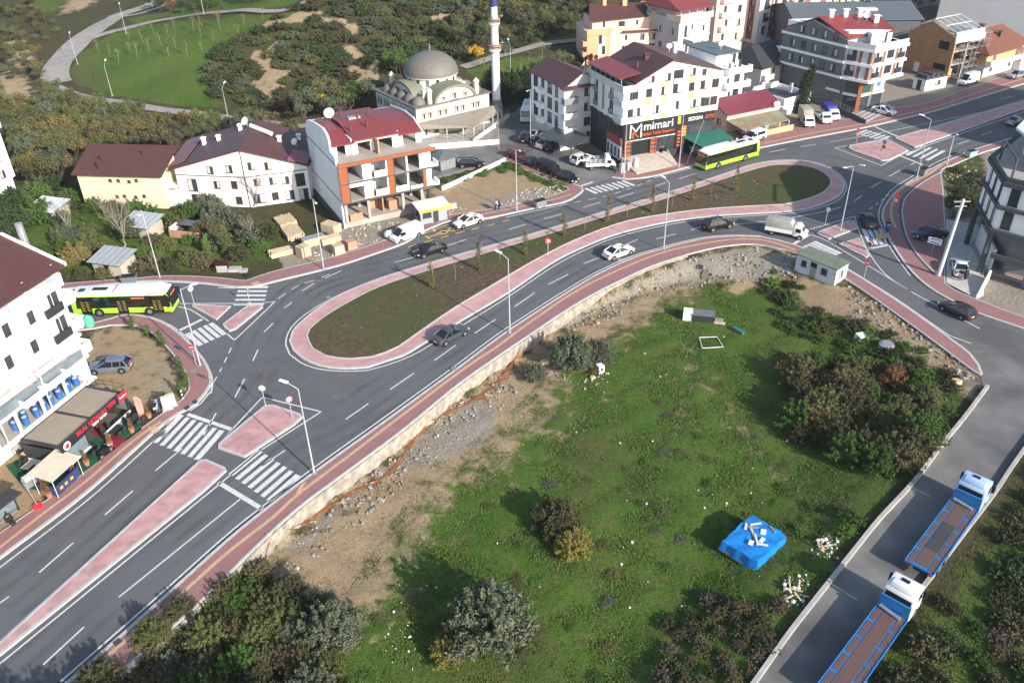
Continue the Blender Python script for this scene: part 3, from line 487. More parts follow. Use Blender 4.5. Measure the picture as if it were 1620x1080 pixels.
def slabbox(th, name, m, *bx):
    """one part for each box given"""
    for q in bx: b_ = MB(); b_.box(*q); o = b_.build(name, m, th)
    return o
def sign(th, name, m, x0, y, z0, x1, z1, d=.12): return slabbox(th, name, m, (x0,y-d,z0,x1,y,z1))
# ---------------- large white block with shops on the corner ----------------
M = bld('apartment_block', 'white gabled apartment block with peach panels above a dark shop front lettered mimari', 'building', (18.8,134.5), 21.5)
W_, D_ = 18.2, 12.6
wl, rf = gable_y(M, 2.2, W_, 0, D_, 13.4, 13.6, 8.6, 16.2, wwhite, rmar, zb=7.0)
slabbox(M, 'wall', wwhite, (0,0.001,7.0,2.2,D_,12.3)); slabbox(M, 'shop_wall', wallm('shop_charcoal', (.045,.048,.052)), (.35,.35,0,W_-.3,D_-.2,6.99))
slabbox(M, 'parapet', wlgrey, (-.35,-.3,12.1,-.2,D_,13.2), (-.2,-.3,12.1,2.2,-.15,13.2)); slabbox(M, 'terrace_floor', concw, (0,0,12.31,2.2,D_,12.36)); slabbox(M, 'terrace_glazing', glass, (.3,1.5,12.4,.4,D_-.2,13.9)); r2 = MB(); r2.slope([(-.3,1.2,14.0),(3.6,1.2,14.6),(3.6,D_+.2,14.6),(-.3,D_+.2,14.0)], .12); r2.build('terrace_roof', rred, M)
for q in range(7): slabbox(M, 'post', FR['white'], (.25,1.5+q*1.8,12.37,.29,1.58+q*1.8,13.9)) if q < 7 else 0
for u in (3.1, 6.1, 13.2, 15.9): win(M, 'f', 0, u, 8.0, 1.05, 1.35)
for u in (4.6,): win(M, 'f', 0, u, 10.9, 1.1, 1.35)
for u, z, w, h in ((10.4,8.2,1.1,1.35),(2.0,10.9,1.2,1.3),(7.4,10.9,1.05,1.35),(9.9,10.9,1.7,1.5),(12.6,10.9,1.05,1.35),(15.1,10.9,1.6,1.4),(14.7,8.0,1.6,1.5),(17.2,10.9,1.3,1.4),(17.2,8.0,1.3,1.4),(4.9,13.2,1.1,1.0),(7.9,13.1,1.1,1.2),(9.9,13.3,1.8,1.3),(12.6,13.4,1.05,1.2),(14.8,13.2,.8,1.0),(1.8,8.0,1.9,1.3),(1.1,10.8,.9,1.4)): win(M, 'f', 0, u, z, w, h, 'dark' if w > 1.5 and u in (9.9,) else 'brown')
for u in (3.9+.7, 7.4, 12.6): slabbox(M, 'spandrel_panel', wallm('apricot_panel', (.72,.48,.22)), (u-.55,-.035,9.45 if u<13 else 9.4,u+.55,-.004,10.75)); slabbox(M, 'spandrel_panel', wallm('apricot_panel', ()), (u-.55,-.035,7.02,u+.55,-.004,7.85)) if u != 3 else 0
slabbox(M, 'spandrel_panel', wallm('apricot_panel', ()), (7.4-.55,-.035,12.35,7.4+.55,-.004,13.0)); slabbox(M, 'spandrel_panel', wallm('apricot_panel', ()), (12.05,-.035,12.35,13.15,-.004,13.3))
for z in (9.8, 7.0): slabbox(M, 'balcony', wlgrey, (-.45,-.3,z-.0,-.3,2.6,z+1.0), (-.3,-.3,z,2.8,-.15,z+1.0), (-.3,-.15,z-.12,0,2.6,z-.002))
for u in (4.0, 9.5):
    for z in (7.9, 10.4): win(M, 'l', 0, u, z, 1.2, 2.0, 'grey'); slabbox(M, 'balcony_glass', glass2, (-.25,u-.7,z-.3,-.2,u+.7,z+.6))
slabbox(M, 'facade_strip', wallm('brown_strip', (.36,.24,.18)), (-.06,6.4,7.6,-.004,7.2,11.8)); slabbox(M, 'facade_rib', wwhite, *[(-.22,y,7.0,-.004,y+.25,12.1) for y in (2.7,5.4,5.95,7.5,8.2,11.2)])
slabbox(M, 'shop_window', glass, *[(.28,y,4.2,.34,y+1.5,5.9) for y in (1.0,2.7,4.4,6.1,7.8,9.5)], *[(.28,y,6.1,.34,y+1.5,6.8) for y in (1.0,2.7,4.4,6.1,7.8,9.5)])
ad = slabbox(M, 'advert_panel', mat('red_advert', (.36,.03,.05), .5), (.15,.3,3.2,.24,5.6,4.4)); slabbox(M, 'advert_panel', mat('advert_white', (.62,.64,.66), .5, var=.02), *[(.17,y,.6,.24,y+1.15,3.0) for y in (.5,1.75,3.0,4.25)]); slabbox(M, 'advert_panel', glass, *[(.14,y+.3,.9,.165,y+.85,2.5) for y in (.5,1.75,3.0,4.25)])
text('CELEBI', .75, 'lettering', FR['white'], M, .02, (.13,2.9,3.6), (math.pi/2,0,-math.pi/2)) if False else None
sg = slabbox(M, 'shop_sign', mat('sign_black', (.018,.019,.021), .5), (.5,.15,4.0,10.4,.34,6.95), (10.45,.15,5.2,W_-.3,.34,6.95), (10.45,.18,1.3,12.6,.34,5.15))
sw = mat('sign_white', (.85,.85,.85), .5, var=.02, emit=.0); sor = mat('sign_orange', (.75,.13,.03), .5, var=.02)
text('mimari', 1.95, 'lettering', sw, M, .05, (6.9,.08,5.35), (math.pi/2,0,0), 1.05); text('Reklam Tabela Sistemleri', .72, 'lettering', sor, M, .04, (6.9,.08,4.45), (math.pi/2,0,0), .85)
lg = MB()
for a, c in (((1.6,4.3),(1.6,6.6)),((1.6,6.6),(2.6,5.4)),((2.6,5.4),(3.6,6.6)),((3.6,6.6),(3.6,4.3))): lg.bar((a[0],.06,a[1]),(c[0],.06,c[1]),.13,.13,4)
lg.build('lettering', sw, M); lg = MB(); lg.bar((2.1,.05,4.3),(2.1,.05,5.4),.12,.12,4); lg.bar((2.1,.05,5.4),(3.1,.05,4.4),.12,.12,4); lg.build('lettering', sor, M)
text('SEZGIN', .85, 'lettering', sw, M, .04, (14.0,.08,5.75), (math.pi/2,0,0)); text('OTO', .85, 'lettering', sor, M, .04, (16.8,.08,5.75), (math.pi/2,0,0), 1., 'CENTER', .3)
slabbox(M, 'sign_panel', mat('sign_yellow', (.55,.36,.05), .5), (11.5,.1,2.0,12.4,.15,5.0), (10.6,.1,5.5,11.2,.15,6.8)); lg = MB(); [lg.box(11.6,.06,z,12.3,.09,z+.35) for z in (2.3,2.9,3.5,4.1,4.6)]; [lg.box(10.75,.07,z,11.3,.1,z+.3) for z in (1.6,2.2,2.8,3.4,4.0)]; lg.build('lettering', sor, M)
slabbox(M, 'garage_opening', mat('dark_interior', (.012,.012,.013), .9), (2.3,.30,1.3,5.3,.33,3.7)); slabbox(M, 'pillar', orange, (.6,-.05,1.2,1.7,.34,3.9), (5.5,-.05,1.2,6.7,.34,3.9)); slabbox(M, 'pillar_band', FR['dark'], *[(x-.03,-.08,z,x+1.23,-.052,z+.18) for x in (.55,5.45) for z in (1.9,2.6,3.3)]); slabbox(M, 'shop_window', glass, (7.0,.28,1.3,10.3,.34,3.6), (13.0,.28,.3,W_-.6,.34,4.6)); slabbox(M, 'fascia_light', wlgrey, (.9,.05,3.8,10.3,.14,3.95))
chimney(rf, 6.6, 5.0, 15.6, .55, .8, rmar); chimney(rf, 4.4, 4.0, 14.7, .9, .3, rmar, False); chimney(rf, 14.5, 9, 15, 1.1, .6); satdish(M, 13.2, 8.6, 15.1, .5); satdish(M, -.6, D_+.4, 12.6, .55, -2.2)
slabbox(M, 'air_conditioner', dish, (14.3,-.35,6.6+.6,15.1,-.004,7.8), (9.0,-.35,12.5,9.8,-.004,13.0), (5.6,-.35,10.0,6.3,-.004,10.5)); slabbox(M, 'downpipe', steel, (16.2,-.12,7.0,16.3,-.01,13.6))
ra = MB(); ra.hexa([(0.3,-5.0,.0),(8.6,-4.0,.0),(9.2,.3,.0),(.3,.3,.0)], [(0.3,-5.0,.25),(8.6,-4.0,.25),(9.2,.3,1.25),(.3,.3,1.25)]); ra.build('ramp', mat('ramp_concrete', (.42,.36,.30), .85, var=.12), M); rail(M, [(.2,.2,1.2),(.2,-4.9,.2)], .9, steel)
cnp = bld('shop_canopy', 'dark corrugated lean-to roof on posts beside the charcoal shop wall', 'canopy', (15.2,139.8), 21.5+90+27); r_ = MB(); r_.slope([(-2.5,-.3,3.3),(6.2,-.3,3.3),(5.4,4.8,2.5),(-3.3,4.2,2.5)][::-1], .08); r_.build('roof', stripes('corrugated_dark', (.055,.062,.066), (.09,.10,.105), 3.5, .7, 0, .5), cnp)
for x, y in ((5.2,4.6),(-3.1,4.0),(1,4.3)): slabbox(cnp, 'post', FR['dark'], (x-.06,y-.06,0,x+.06,y+.06,2.45))
cnp.location = (12.6,141.2,0); cnp.rotation_euler = (0,0,math.radians(120+0))
# green canopy with sign panels
cg = bld('car_canopy', 'dark green sheet canopy on white posts in front of the shop signs', 'canopy', (31.0,138.3), 22); r_ = MB(); r_.slope([(0,-3.6,2.7),(6.6,-3.2,2.9),(6.6,1.0,3.5),(-1.2,1.0,3.3)], .1); r_.build('roof', mat('green_tarp', (.02,.13,.095), .6, var=.12), cg)
for x, y, h in ((.2,-3.4,2.6),(6.3,-3.0,2.8),(6.3,.8,3.3),(-.9,.8,3.2)): slabbox(cg, 'post', FR['white'], (x-.06,y-.06,0,x+.06,y+.06,h))
bs = thing('notice_board', 'black notice panels with white lettering between the green canopy and the red roof', 'sign', (38.6,139.0,0.1), math.radians(20)); slabbox(bs, 'panel', mat('sign_black', ()), (-1.6,0,0,.2,.08,2.5), (.25,-.1,0,.75,.0,2.7)); lg = MB(); [lg.box(.32,-.13,z,.68,-.105,z+.22) for z in (.3,.7,1.1,1.5,1.9,2.3)]; [lg.box(x,-.03,z,x+.35,-.005,z+.5) for x in (-1.4,-.85,-.3) for z in (.6,1.5)]; lg.build('lettering', FR['white'], bs)
# ---------------- low maroon roofed building with lean-to ----------------
B = bld('workshop', 'low building with maroon sheet roof and pale front wall beside the shop block', 'building', (39.6,149.0), 26.5)
gable_x(B, 0, 12.2, 0, 8.0, 3.4, 5.0, wpeach2, stripes('wine_sheet', (.165,.032,.048), (.14,.027,.04), 2.2, .85, 0, .5), yr=4.4); lt = MB(); lt.slope([(0.,-4.6,2.0),(10.8,-4.4,2.0),(12,-.02,2.5),(-.2,-.02,2.5)], .1); lt.build('lean_to_roof', mat('lean_to_sheet', (.24,.27,.17), .7, var=.18, scale=.8, var2=((.26,.17,.10), .35)), B)
slabbox(B, 'front_wall', wpeach, (.4,-4.9,0,11.6,-4.7,1.15)); slabbox(B, 'post', FR['white'], *[(x,-4.6,1.15,x+.1,-4.5,1.98) for x in (.6,3.2,5.8,8.4,10.6)]); slabbox(B, 'door_panel', steel, (4.6,-5.0,.2,5.5,-4.92,2.1)); win(B, 'l', 0, 2.0, 1.2, 1.0, 1.0)
slabbox(B, 'gutter', wlgrey, (-.3,-.6,3.05,12.5,-.45,3.2)); satdish(B, 11.2, -.4, 2.7, .6)
# ---------------- pale house with many windows on the side street ----------------
B = bld('apartment_building', 'narrow pale apartment house with maroon gable roof and grey balconies on the side street', 'building', (9.9,143.4), 26)
gable_y(B, 0, 8, 0, 12, 10.6, 10.6, 3.4, 12.6, wlgrey, rmar); slabbox(B, 'facade_panel', wwhite, (-.06,.0,2.8,-.003,12,10.5))
for z in (3.2, 5.8, 8.4):
    for y in (2.6, 5.0, 7.6, 10.2): win(B, 'l', -.06, y, z, 1.5 if y in (5.0, 10.2) else 1.0, 1.9, 'dark', k=0)
    win(B, 'f', 0, 4.6, z+.2, 1.3, 1.4, 'dark'); balcony(B, -.6, 2.2, 0, z-.3, 1.1, .85, wlgrey if z < 8 else wallm('steel_blue_render', (.22,.24,.27)), face='f'); slabbox(B, 'balcony', wwhite, (-1.0,6.5,z-.5,-.07,8.6,z+.4))
win(B, 'f', 0, 4.6, .8, 1.3, 1.4, 'dark'); win(B, 'l', -.06, 3, 11.0-.4, 1.0, .8, 'dark') if False else None
slabbox(B, 'balcony_roof', rmar, (-1,-1.4,10.55,8,0,10.7)); slabbox(B, 'stair_wall', wwhite, (-1.2,-.9,0,1.6,-.02,2.2), (-2.2,.5,0,-.07,4.8,1.6))
# ---------------- white balcony house behind the block ----------------
B = bld('apartment_building', 'white house with long balconies and flat grey roof behind the shop block', 'building', (38.2,155.4), 26)
slabbox(B, 'wall', wwhite, (0,0,0,6.8,12,9.6)); slabbox(B, 'attic_wall', wwhite, (1.2,1.6,9.6,6.2,10,11.8)); slabbox(B, 'roof', rgrey, (.9,1.2,11.8,6.6,10.6,12.0)); slabbox(B, 'parapet', wwhite, (-.2,-.9,8.8,.0,12,10.4))
for z in (3.6, 6.2, 8.9): balcony(B, 2.2, 7.6, 0, z, 1.2, 1.0, wwhite); win(B, 'f', 0, 5.2, z+.5, 1.3, 1.6, 'dark'); win(B, 'f', 0, 3.4, z+.4, 1.2, 1.3, 'white')
win(B, 'f', 1.6, 5.0, 9.8, 1.4, 1.8, 'dark'); satdish(B, 4, 4, 12.0, .5)
# black roofed house, flat annex
B = bld('house', 'pale house with a steep black hipped roof behind the maroon roofed workshop', 'house', (50.6,168.9), 38)
gable_x(B, 0, 10.5, 0, 9, 6.6, 9.3, wallm('mauve_grey_render', (.46,.43,.42)), rblk, ov=.8, hip=2.6)
for z in (1.4, 4.3): wins(B, 'f', 0, (4.4, 8.6), (z,), 1.2, 1.3, 'grey'); win(B, 'l', 0, 4, z, 1.1, 1.2, 'grey')
balcony(B, .3, 3.4, 0, 3.9, .9, .8, wlgrey); dm = MB(); dm.extr([(7.2,7.2),(9.2,7.2),(8.2,8.7)], -.2, 3.0, 'y'); dm.build('dormer', wwhite, B); satdish(B, 6.2, .4, 7.6, .7)
B = bld('annex', 'flat roofed white annex wall with a grey terrace beside the slate apartment building', 'building', (52.6,158.2), 33); slabbox(B, 'wall', wwhite, (0,0,0,7.5,.25,3.2), (0,.25,0,.25,8.2,3.2), (7.25,.25,0,7.5,8.2,3.2), (.25,7.95,0,7.25,8.2,3.6)); slabbox(B, 'terrace', mat('roof_felt', (.13,.145,.165), .85), (.25,.25,0,7.25,7.95,2.6)); slabbox(B, 'door', FR['white'], (5.4,3.5,2.6,6.2,3.7,4.4))
# ---------------- slate apartment building with red roof ----------------
B = bld('apartment_building', 'slate grey five storey building with white bands, red roof and orange trimmed front', 'building', (63.2,159.9), 0); Q = math.radians
c1, c2, c3 = (0,0), (3.7,-3.6), (11.6,1.0); lb = (-8.1,12.6); rb = (6.5,14.5)
m_ = MB(); m_.prism([c1,c2,c3,rb,lb], 6.6, 12.4); m_.build('wall', wlgrey, B); m_ = MB(); m_.prism([(1.2,1.6),(3.6,-.8),(9.8,2.6),(6,13.8),(-7.2,12.2)], 0, 6.59); m_.build('ground_floor', wgrey, B)
m_ = MB(); q = Vector((lb[0],lb[1],0)); L_ = q.length; n_ = Vector((-q.y, q.x, 0)).normalized(); la = math.atan2(q.y, q.x)
sd_ = thing('x','x','x'); bpy.data.objects.remove(sd_)
m_ = MB(); m_.extr([(0,6.6),(L_,6.6),(L_,12.6),(L_*.55,15.6),(0,13.4)], -.02, .2, 'y'); lw = m_.build('wall', wgrey, B); lw.rotation_euler = (0,0,la)
m_ = MB(); m_.box(.2,-.01,0,L_,.25,6.58); o_ = m_.build('wall', wgrey, B); o_.rotation_euler = (0,0,la); o_.location = (1.0,1.9,0)
for z in (3.4, 6.6, 9.4, 12.3): o_ = slabbox(B, 'white_band', wwhite, (-.1,.22 if z > 6 else .27,z-.25,L_+.3,.34,z+.2)); o_.rotation_euler = (0,0,la); o_.location = (0,0,0) if z > 6 else (1.0,1.9,0)
def on(th, org, ang, u, z, w, h, st, off=0., **k):
    d_ = Vector((math.cos(ang), math.sin(ang), 0)); n2 = Vector((d_.y, -d_.x, 0)); p = Vector(org)+d_*u+n2*off; return win(th, 'f', 0, 0, 0, w, h, st, rot=ang, pos=(p.x, p.y, z), **k)
aw = la+math.pi                                     # outward side of the left wall
for z, us in ((7.3,(2.2,4.6,7.0,9.6,12.2)),(10.1,(2.2,4.6,7.0,9.6,12.2)),(12.9,(2.6,5.2,7.6,10.4))):
    for u in us: on(B, (lb[0],lb[1],0), aw, L_-u, z, 1.1, 1.35, 'dark', off=.21)
for u in (3.5, 11): on(B, (lb[0]+1,lb[1]+1.9,0), aw, L_-u, 4.2, 1.3, .8, 'dark', off=.27)
d1 = math.atan2(c2[1], c2[0]); L1 = math.hypot(*c2); d2 = math.atan2(c3[1]-c2[1], c3[0]-c2[0]); L2 = math.hypot(c3[0]-c2[0], c3[1]-c2[1])
for z in (7.2, 10.0):
    on(B, (0,0,0), d1, 1.3, z, 1.6, 1.9, 'dark'); on(B, (c2[0],c2[1],0), d2, 1.5, z, 1.2, 1.9, 'dark'); on(B, (c2[0],c2[1],0), d2, 4.8, z+.4, 1.8, 1.4, 'dark', k=0); on(B, (c2[0],c2[1],0), d2, 7.8, z, 1.2, 1.9, 'dark')
    for u, og, an in ((2.9,(0,0),d1),(4.6,(0,0),d1),(.4,c2,d2),(3.1,c2,d2),(6.6,c2,d2)): o_ = slabbox(B, 'cladding_strip', wallm('rust_cladding', (.235,.115,.08)), (u-.3,-.05,z-.4,u+.3,-.003,z+2.1)); o_.rotation_euler = (0,0,an); o_.location = (og[0],og[1],0)
    for u, og, an in ((1.3,(0,0),d1),(1.5,c2,d2),(7.8,c2,d2)): o_ = slabbox(B, 'balcony_rail', FR['dark'], (u-.9,-.22,z,u+.9,-.16,z+.95)); o_.rotation_euler = (0,0,an); o_.location = (og[0],og[1],0)
def ring_band(z0, z1, of, m, name='floor_band'):
    x = MB(); x.prism([(c1[0]-of*.3,c1[1]-of*.2),(c2[0],c2[1]-of),(c3[0]+of,c3[1]),(rb[0]+of*.3,rb[1]),(lb[0],lb[1]+.3)], z0, z1); return x.build(name, m, B)
for z in (6.35, 9.2, 11.9): ring_band(z, z+.5, .45, wwhite)
m_ = MB()
for a, c in ((c1,c2),(c2,c3)): m_.hexa([(a[0],a[1]-.3,12.41),(c[0],c[1]-.3,12.41),(c[0],c[1]-.12,12.41),(a[0],a[1]-.12,12.41)], [(a[0],a[1]-.3,13.3),(c[0],c[1]-.3,13.3),(c[0],c[1]-.12,13.3),(a[0],a[1]-.12,13.3)])
m_.build('parapet', wlgrey, B); m_ = MB(); m_.prism([(.5,1.6),(3.8,1.2),(4.0,-.6),(8.8,2.0),(6.2,13.6),(-7.6,12.4)], 12.41, 14.6); m_.build('attic_wall', wwhite, B)
r_ = MB(); pk = (-3.8,6.6,16.2); pk2 = (7.6,8.6,16.2); r_.slope([(-.1,.2,13.7),(9.2,1.6,14.6),pk2,pk], .25); r_.slope([(pk[0],pk[1]+.01,pk[2]),(pk2[0],pk2[1]+.01,pk2[2]),(6.4,14.2,14.2),(-8.3,12.9,13.0)], .25); rf = r_.build('roof', rred, B)
for x, y in ((-1.4,6.9),(1.4,7.2),(4.2,7.4)): chimney(rf, x, y, 16.1, .9, .75)
chimney(rf, 6.6, 5.2, 15.2, 1.0, .8); satdish(B, 4.8, 5.2, 15.6, .7); on(B, (4.0,-.6,0), math.atan2(2.6,4.8), 3.6, 12.6, 1.1, 1.8, 'dark')
for u, og, an, wd in ((1.9,(1.2,1.6),math.atan2(-2.4,2.4),2.8),(1.7,(3.6,-.8),math.atan2(3.4,6.2),2.6),(5.2,(3.6,-.8),math.atan2(3.4,6.2),2.8)):
    for z0, z1, mm in ((.1,2.9,glass),(3.6,5.9,mat('green_lettered_glass', (.05,.085,.06), .3)) if wd < 2.7 or u < 2 else (3.6,5.9,mat('white_poster', (.66,.68,.70), .5))): o_ = slabbox(B, 'shop_window', mm, (u-wd/2,-.06,z0,u+wd/2,-.003,z1)); o_.rotation_euler = (0,0,an); o_.location = (og[0],og[1],0)
    o_ = slabbox(B, 'shop_band', wwhite, (u-wd/2-.2,-.25,3.0,u+wd/2+.2,-.003,3.45)); o_.rotation_euler = (0,0,an); o_.location = (og[0],og[1],0)
slabbox(B, 'pillar', orange, (3.3,-1.1,0,4.0,-.5,6.3)); o_ = slabbox(B, 'lettering', mat('blue_decal', (.04,.25,.55), .5), (4.5,-.09,4.3,5.6,-.062,5.3)); o_.rotation_euler = (0,0,math.atan2(3.4,6.2)); o_.location = (3.6,-.8,0)
ck = P((1340,181),(1398,163),(1420,172),(1368,196)); ckm = mat('checker_paving', (.3,.3,.3), .8); n, l = ckm.node_tree.nodes, ckm.node_tree.links; ct = n.new('ShaderNodeTexChecker'); ct.inputs['Scale'].default_value = 1.4; ct.inputs['Color1'].default_value = (.55,.53,.50,1); ct.inputs['Color2'].default_value = (.14,.14,.15,1); tcx = n.new('ShaderNodeTexCoord'); l.new(tcx.outputs['Object'], ct.inputs['Vector']); l.new(ct.outputs[0], n['Principled BSDF'].inputs['Base Color']); fill(ck, .19, 'forecourt', ckm, .2)
kw = P((1313,170),(1368,198)); B = thing('retaining_wall', 'low dark wall edging the checkered forecourt of the slate building', 'wall', (*kw[0],0), yaw(*kw)); slabbox(B, 'wall', wallm('dark_wall', (.10,.10,.11)), (0,0,0,math.dist(*kw),.25,.9)); rail(B, [(0,.12,.9),(math.dist(*kw)*.8,.12,.9)], .8, steel)
# ---------------- building site with orange boards and scaffold ----------------
B = bld('building_site', 'half built house clad in orange insulation boards with scaffolding and an open white roof frame', 'building', (93.0,178.8), 28)
bm_ = bricks('insulation_board', (.40,.215,.10), (.36,.19,.085), (.22,.11,.05), .9, .03, 1., .55, .85, True); m_ = MB(); m_.extr([(0,0),(11.5,0),(11.5,8.0),(6.5,11.0),(0,8.6)], 0, .3, 'x'); m_.build('board_wall', bm_, B)
slabbox(B, 'floor_slab', concw, *[(.3,.2,z,9,11.5,z+.3) for z in (2.9,5.6,8.1)]); slabbox(B, 'column', concw, *[(x,y,0,x+.4,y+.4,8.1) for x in (.4,4.4,8.5) for y in (.25,5.5,11)]); slabbox(B, 'wall', wwhite, (.3,11.3,0,9,11.5,8.4), (.3,.2,8.4,9,.4,9.6), (5.2,.4,8.4,5.4,6,10)); slabbox(B, 'parapet', wwhite, (-.02,-.1,7.6,9.2,.19,8.7))
fr = MB(); [fr.bar((x,.5,9.6),(x,6.2,11.4),.08,.08,4) for x in (.4,2.4,4.4,6.4,8.4)]; [fr.bar((x,6.2,11.4),(x,11.2,9.0),.08,.08,4) for x in (.4,2.4,4.4,6.4,8.4)]; [fr.bar((.3,y,z),(8.5,y,z),.07,.07,4) for y, z in ((.5,9.6),(3.3,10.5),(6.2,11.4),(8.6,10.3))]; fr.build('roof_frame', FR['white'], B)
slabbox(B, 'opening', mat('dark_interior', ()), (-.04,1.2,6.0,-.003,3.6,7.6), (-.04,.9,1.8,-.003,3.8,3.0)); slabbox(B, 'door', FR['white'], (-.05,7.2,.2,-.004,8.4,2.2)); slabbox(B, 'infill', wpeach, (0.4,.05,0,1.2,.19,2.4), (7.4,.05,0,8.6,.19,2.9)); slabbox(B, 'debris_net', mat('orange_net', (.42,.13,.045), .8), (-.15,3.6,.1,-.08,6,2.0))
sc_ = MB(); [sc_.bar((x,y,0),(x,y,9.5),.04,.04,4) for x in np.arange(2.5,10.5,1.6) for y in (-.4,-1.3)]; [sc_.bar((2.5,y,z),(9.9,y,z),.035,.035,4) for y in (-.4,-1.3) for z in np.arange(1.2,9.4,1.3)]; [sc_.bar((x,-.4,z),(x,-1.3,z),.03,.03,4) for x in np.arange(2.5,10.5,1.6) for z in (2.5,5.1,7.7)]; [sc_.bar((x,-1.3,z),(x+1.6,-1.3,z+2.6),.03,.03,4) for x, z in ((2.5,0),(4.1,2.6),(5.7,0),(7.3,2.6),(8.3,5.1))]; [sc_.box(3+k*1.2,-1.25,z,6.2+k*1.2,-.5,z+.06) for k, z in ((0,2.5),(1.5,4.0),(2.4,5.1),(.4,7.7))]; sc_.build('scaffold', steel, B)
B = bld('site_office', 'small white site cabin with a dark cluttered top beside the scaffolded house', 'cabin', (85.3,171.6), 26); slabbox(B, 'wall', wwhite, (0,0,0,6.2,3,2.3)); slabbox(B, 'roof', mat('roof_felt', ()), (-.2,-.2,2.3,6.4,3.2,2.42)); slabbox(B, 'door', FR['dark'], (-.05,1,.05,-.003,2,2)); win(B, 'f', 0, 3.6, .9, 1.4, .9, 'dark'); m_ = MB(); [m_.box(x,.2,2.43,x+1.1,2.6,3.0+.3*math.sin(x)) for x in (.2,1.6,3.0,4.6)]; m_.build('stacked_goods', mat('rooftop_clutter', (.05,.055,.06), .7, var=.4), B)
# tiled house
B = bld('house', 'house with a brown tiled hipped roof, orange upper floor and white balcony', 'house', (101.2,180.2), 33); gable_x(B, 0, 15, 0, 10, 5.3, 8.4, wpeach, rtile, ov=.9, hip=4); slabbox(B, 'ground_floor', wlgrey, (-.05,-.05,0,15.05,10.05,2.5)); balcony(B, 0, 15, 0, 2.7, 1.3, .8, wwhite); win(B, 'l', 0, 4.5, 3.0, 1.4, 1.7, 'dark'); wins(B, 'f', 0, (3.0, 12.5), (3.1,), 1.2, 1.6, 'white'); wins(B, 'f', -.05, (3, 10), (1.0,), 1.6, 1.0, 'grey'); slabbox(B, 'porch', wwhite, (11.4,-1.6,0,15.3,-.06,5.0)); chimney(B, 4, 5, 8.3, 1.0, .9, mat('sooty_brick', (.10,.08,.07), .9)); chimney(B, 7.4, 2.5, 7.0, .9, .7, mat('sooty_brick', ()))
# big blank wall at top right, blue block, dark hall, long apartments
B = bld('apartment_block', 'very tall blank grey blue gable wall rising behind the tiled house', 'building', (109,222), -32); slabbox(B, 'wall', mat('blank_gable', (.36,.37,.385), .9, var=.07, scale=.25, detail=8), (0,0,0,30,40,34)); rb_ = slabbox(B, 'roof', wlgrey, (-.3,-.3,34,30.3,40.3,34.5))
B = bld('apartment_building', 'blue rendered apartment block with pale balconies behind the grey hall', 'building', (99,236), 28); slabbox(B, 'wall', wallm('sky_blue_render', (.25,.36,.52)), (0,0,0,15,12,19))
for z in (2.5,5.5,8.5,11.5,14.5): balcony(B, 1, 6.5, 0, z, 1.3, .9, wallm('pale_blue_render', (.40,.50,.62))); balcony(B, 8.5, 14, 0, z, 1.3, .9, wallm('pale_blue_render', ())); wins(B, 'f', 0, (3.6, 11.4), (z+.2,), 2.2, 1.8, 'white'); wins(B, 'l', 0, (3,7), (z,), 1.2, 1.4, 'white')
B = bld('warehouse', 'dark hall with a long low grey sheet roof behind the slate building', 'building', (65.5,198.2), -2); gable_x(B, 0, 28, 0, 18, 8.6, 10.6, wallm('dark_hall_wall', (.10,.105,.115)), rgrey, ov=.5); slabbox(B, 'roof_light', wlgrey, (15,4,9.6,19.5,7,10.1)); slabbox(B, 'roof_vent', FR['dark'], (18,8.2,10.5,19,9,11.5), (20.5,9,10.5,21.5,10,11.4))
B = bld('apartment_block', 'long white apartment block with brown and peach stripes and balconies along the back', 'building', (61.5,213.5), 33); LB = 74
slabbox(B, 'wall', wwhite, (0,0,0,LB,13,21)); slabbox(B, 'roof', rmar, (-.5,-.5,21,LB+.5,13.5,21.4))
for k in range(12):
    x = 1.0+k*6.1; mm = wbrown if k < 4 else (wpeach if k < 9 else wallm('rose_render', (.55,.27,.20))); slabbox(B, 'stripe_panel', mm, (x+2.9,-.08,1,x+5.2,-.003,20.5))
    for z in (2.0,5.0,8.0,11.0,14.0,17.0):
        win(B, 'f', -.08, x+4.0, z+.6, 1.3, 1.4, 'brown'); win(B, 'f', 0, x+1.4, z, 1.6, 2.0, 'brown')
        if z > 4: slabbox(B, 'balcony_rail', FR['dark'], (x+.5,-.35,z,x+2.3,-.29,z+.95))
for z in (2.6,5.6,8.6,11.6,14.6,17.6):
    slabbox(B, 'stripe_panel', wbrown, *[(-.08,y,z-1.8,-.003,y+1.9,z+1.0) for y in (1.5,6.2,10.4)]) if z == 2.6 else None
    for y in (2.4,7.1,11.2): win(B, 'l', -.08, y, z, 1.1, 1.4, 'brown')
slabbox(B, 'stripe_panel', wbrown, *[(-.07,y,3.65,-.003,y+1.9,20.5) for y in (1.5,6.2,10.4)])
B = bld('apartment_building', 'white balcony block under a dark red roof between the mauve block and the striped apartments', 'building', (48.6,203.5), 30); gable_y(B, 0, 9.5, 0, 16, 14.8, 14.8, 3.5, 17.4, wpeach2, rmar)
for z in (2.5,5.6,8.7,11.8): balcony(B, 1.2, 5.2, 0, z, 1.1, .9, wwhite); win(B, 'f', 0, 3.2, z+.1, 1.4, 2.0, 'dark'); win(B, 'f', 0, 7.4, z+.3, 1.1, 1.5, 'dark'); wins(B, 'l', 0, (3,6,9,12), (z+.3,), 1.0, 1.3, 'dark')
wins(B, 'l', 0, (2,5,8), (14.9-1.6,), 1.0, 1.2, 'dark') if False else None
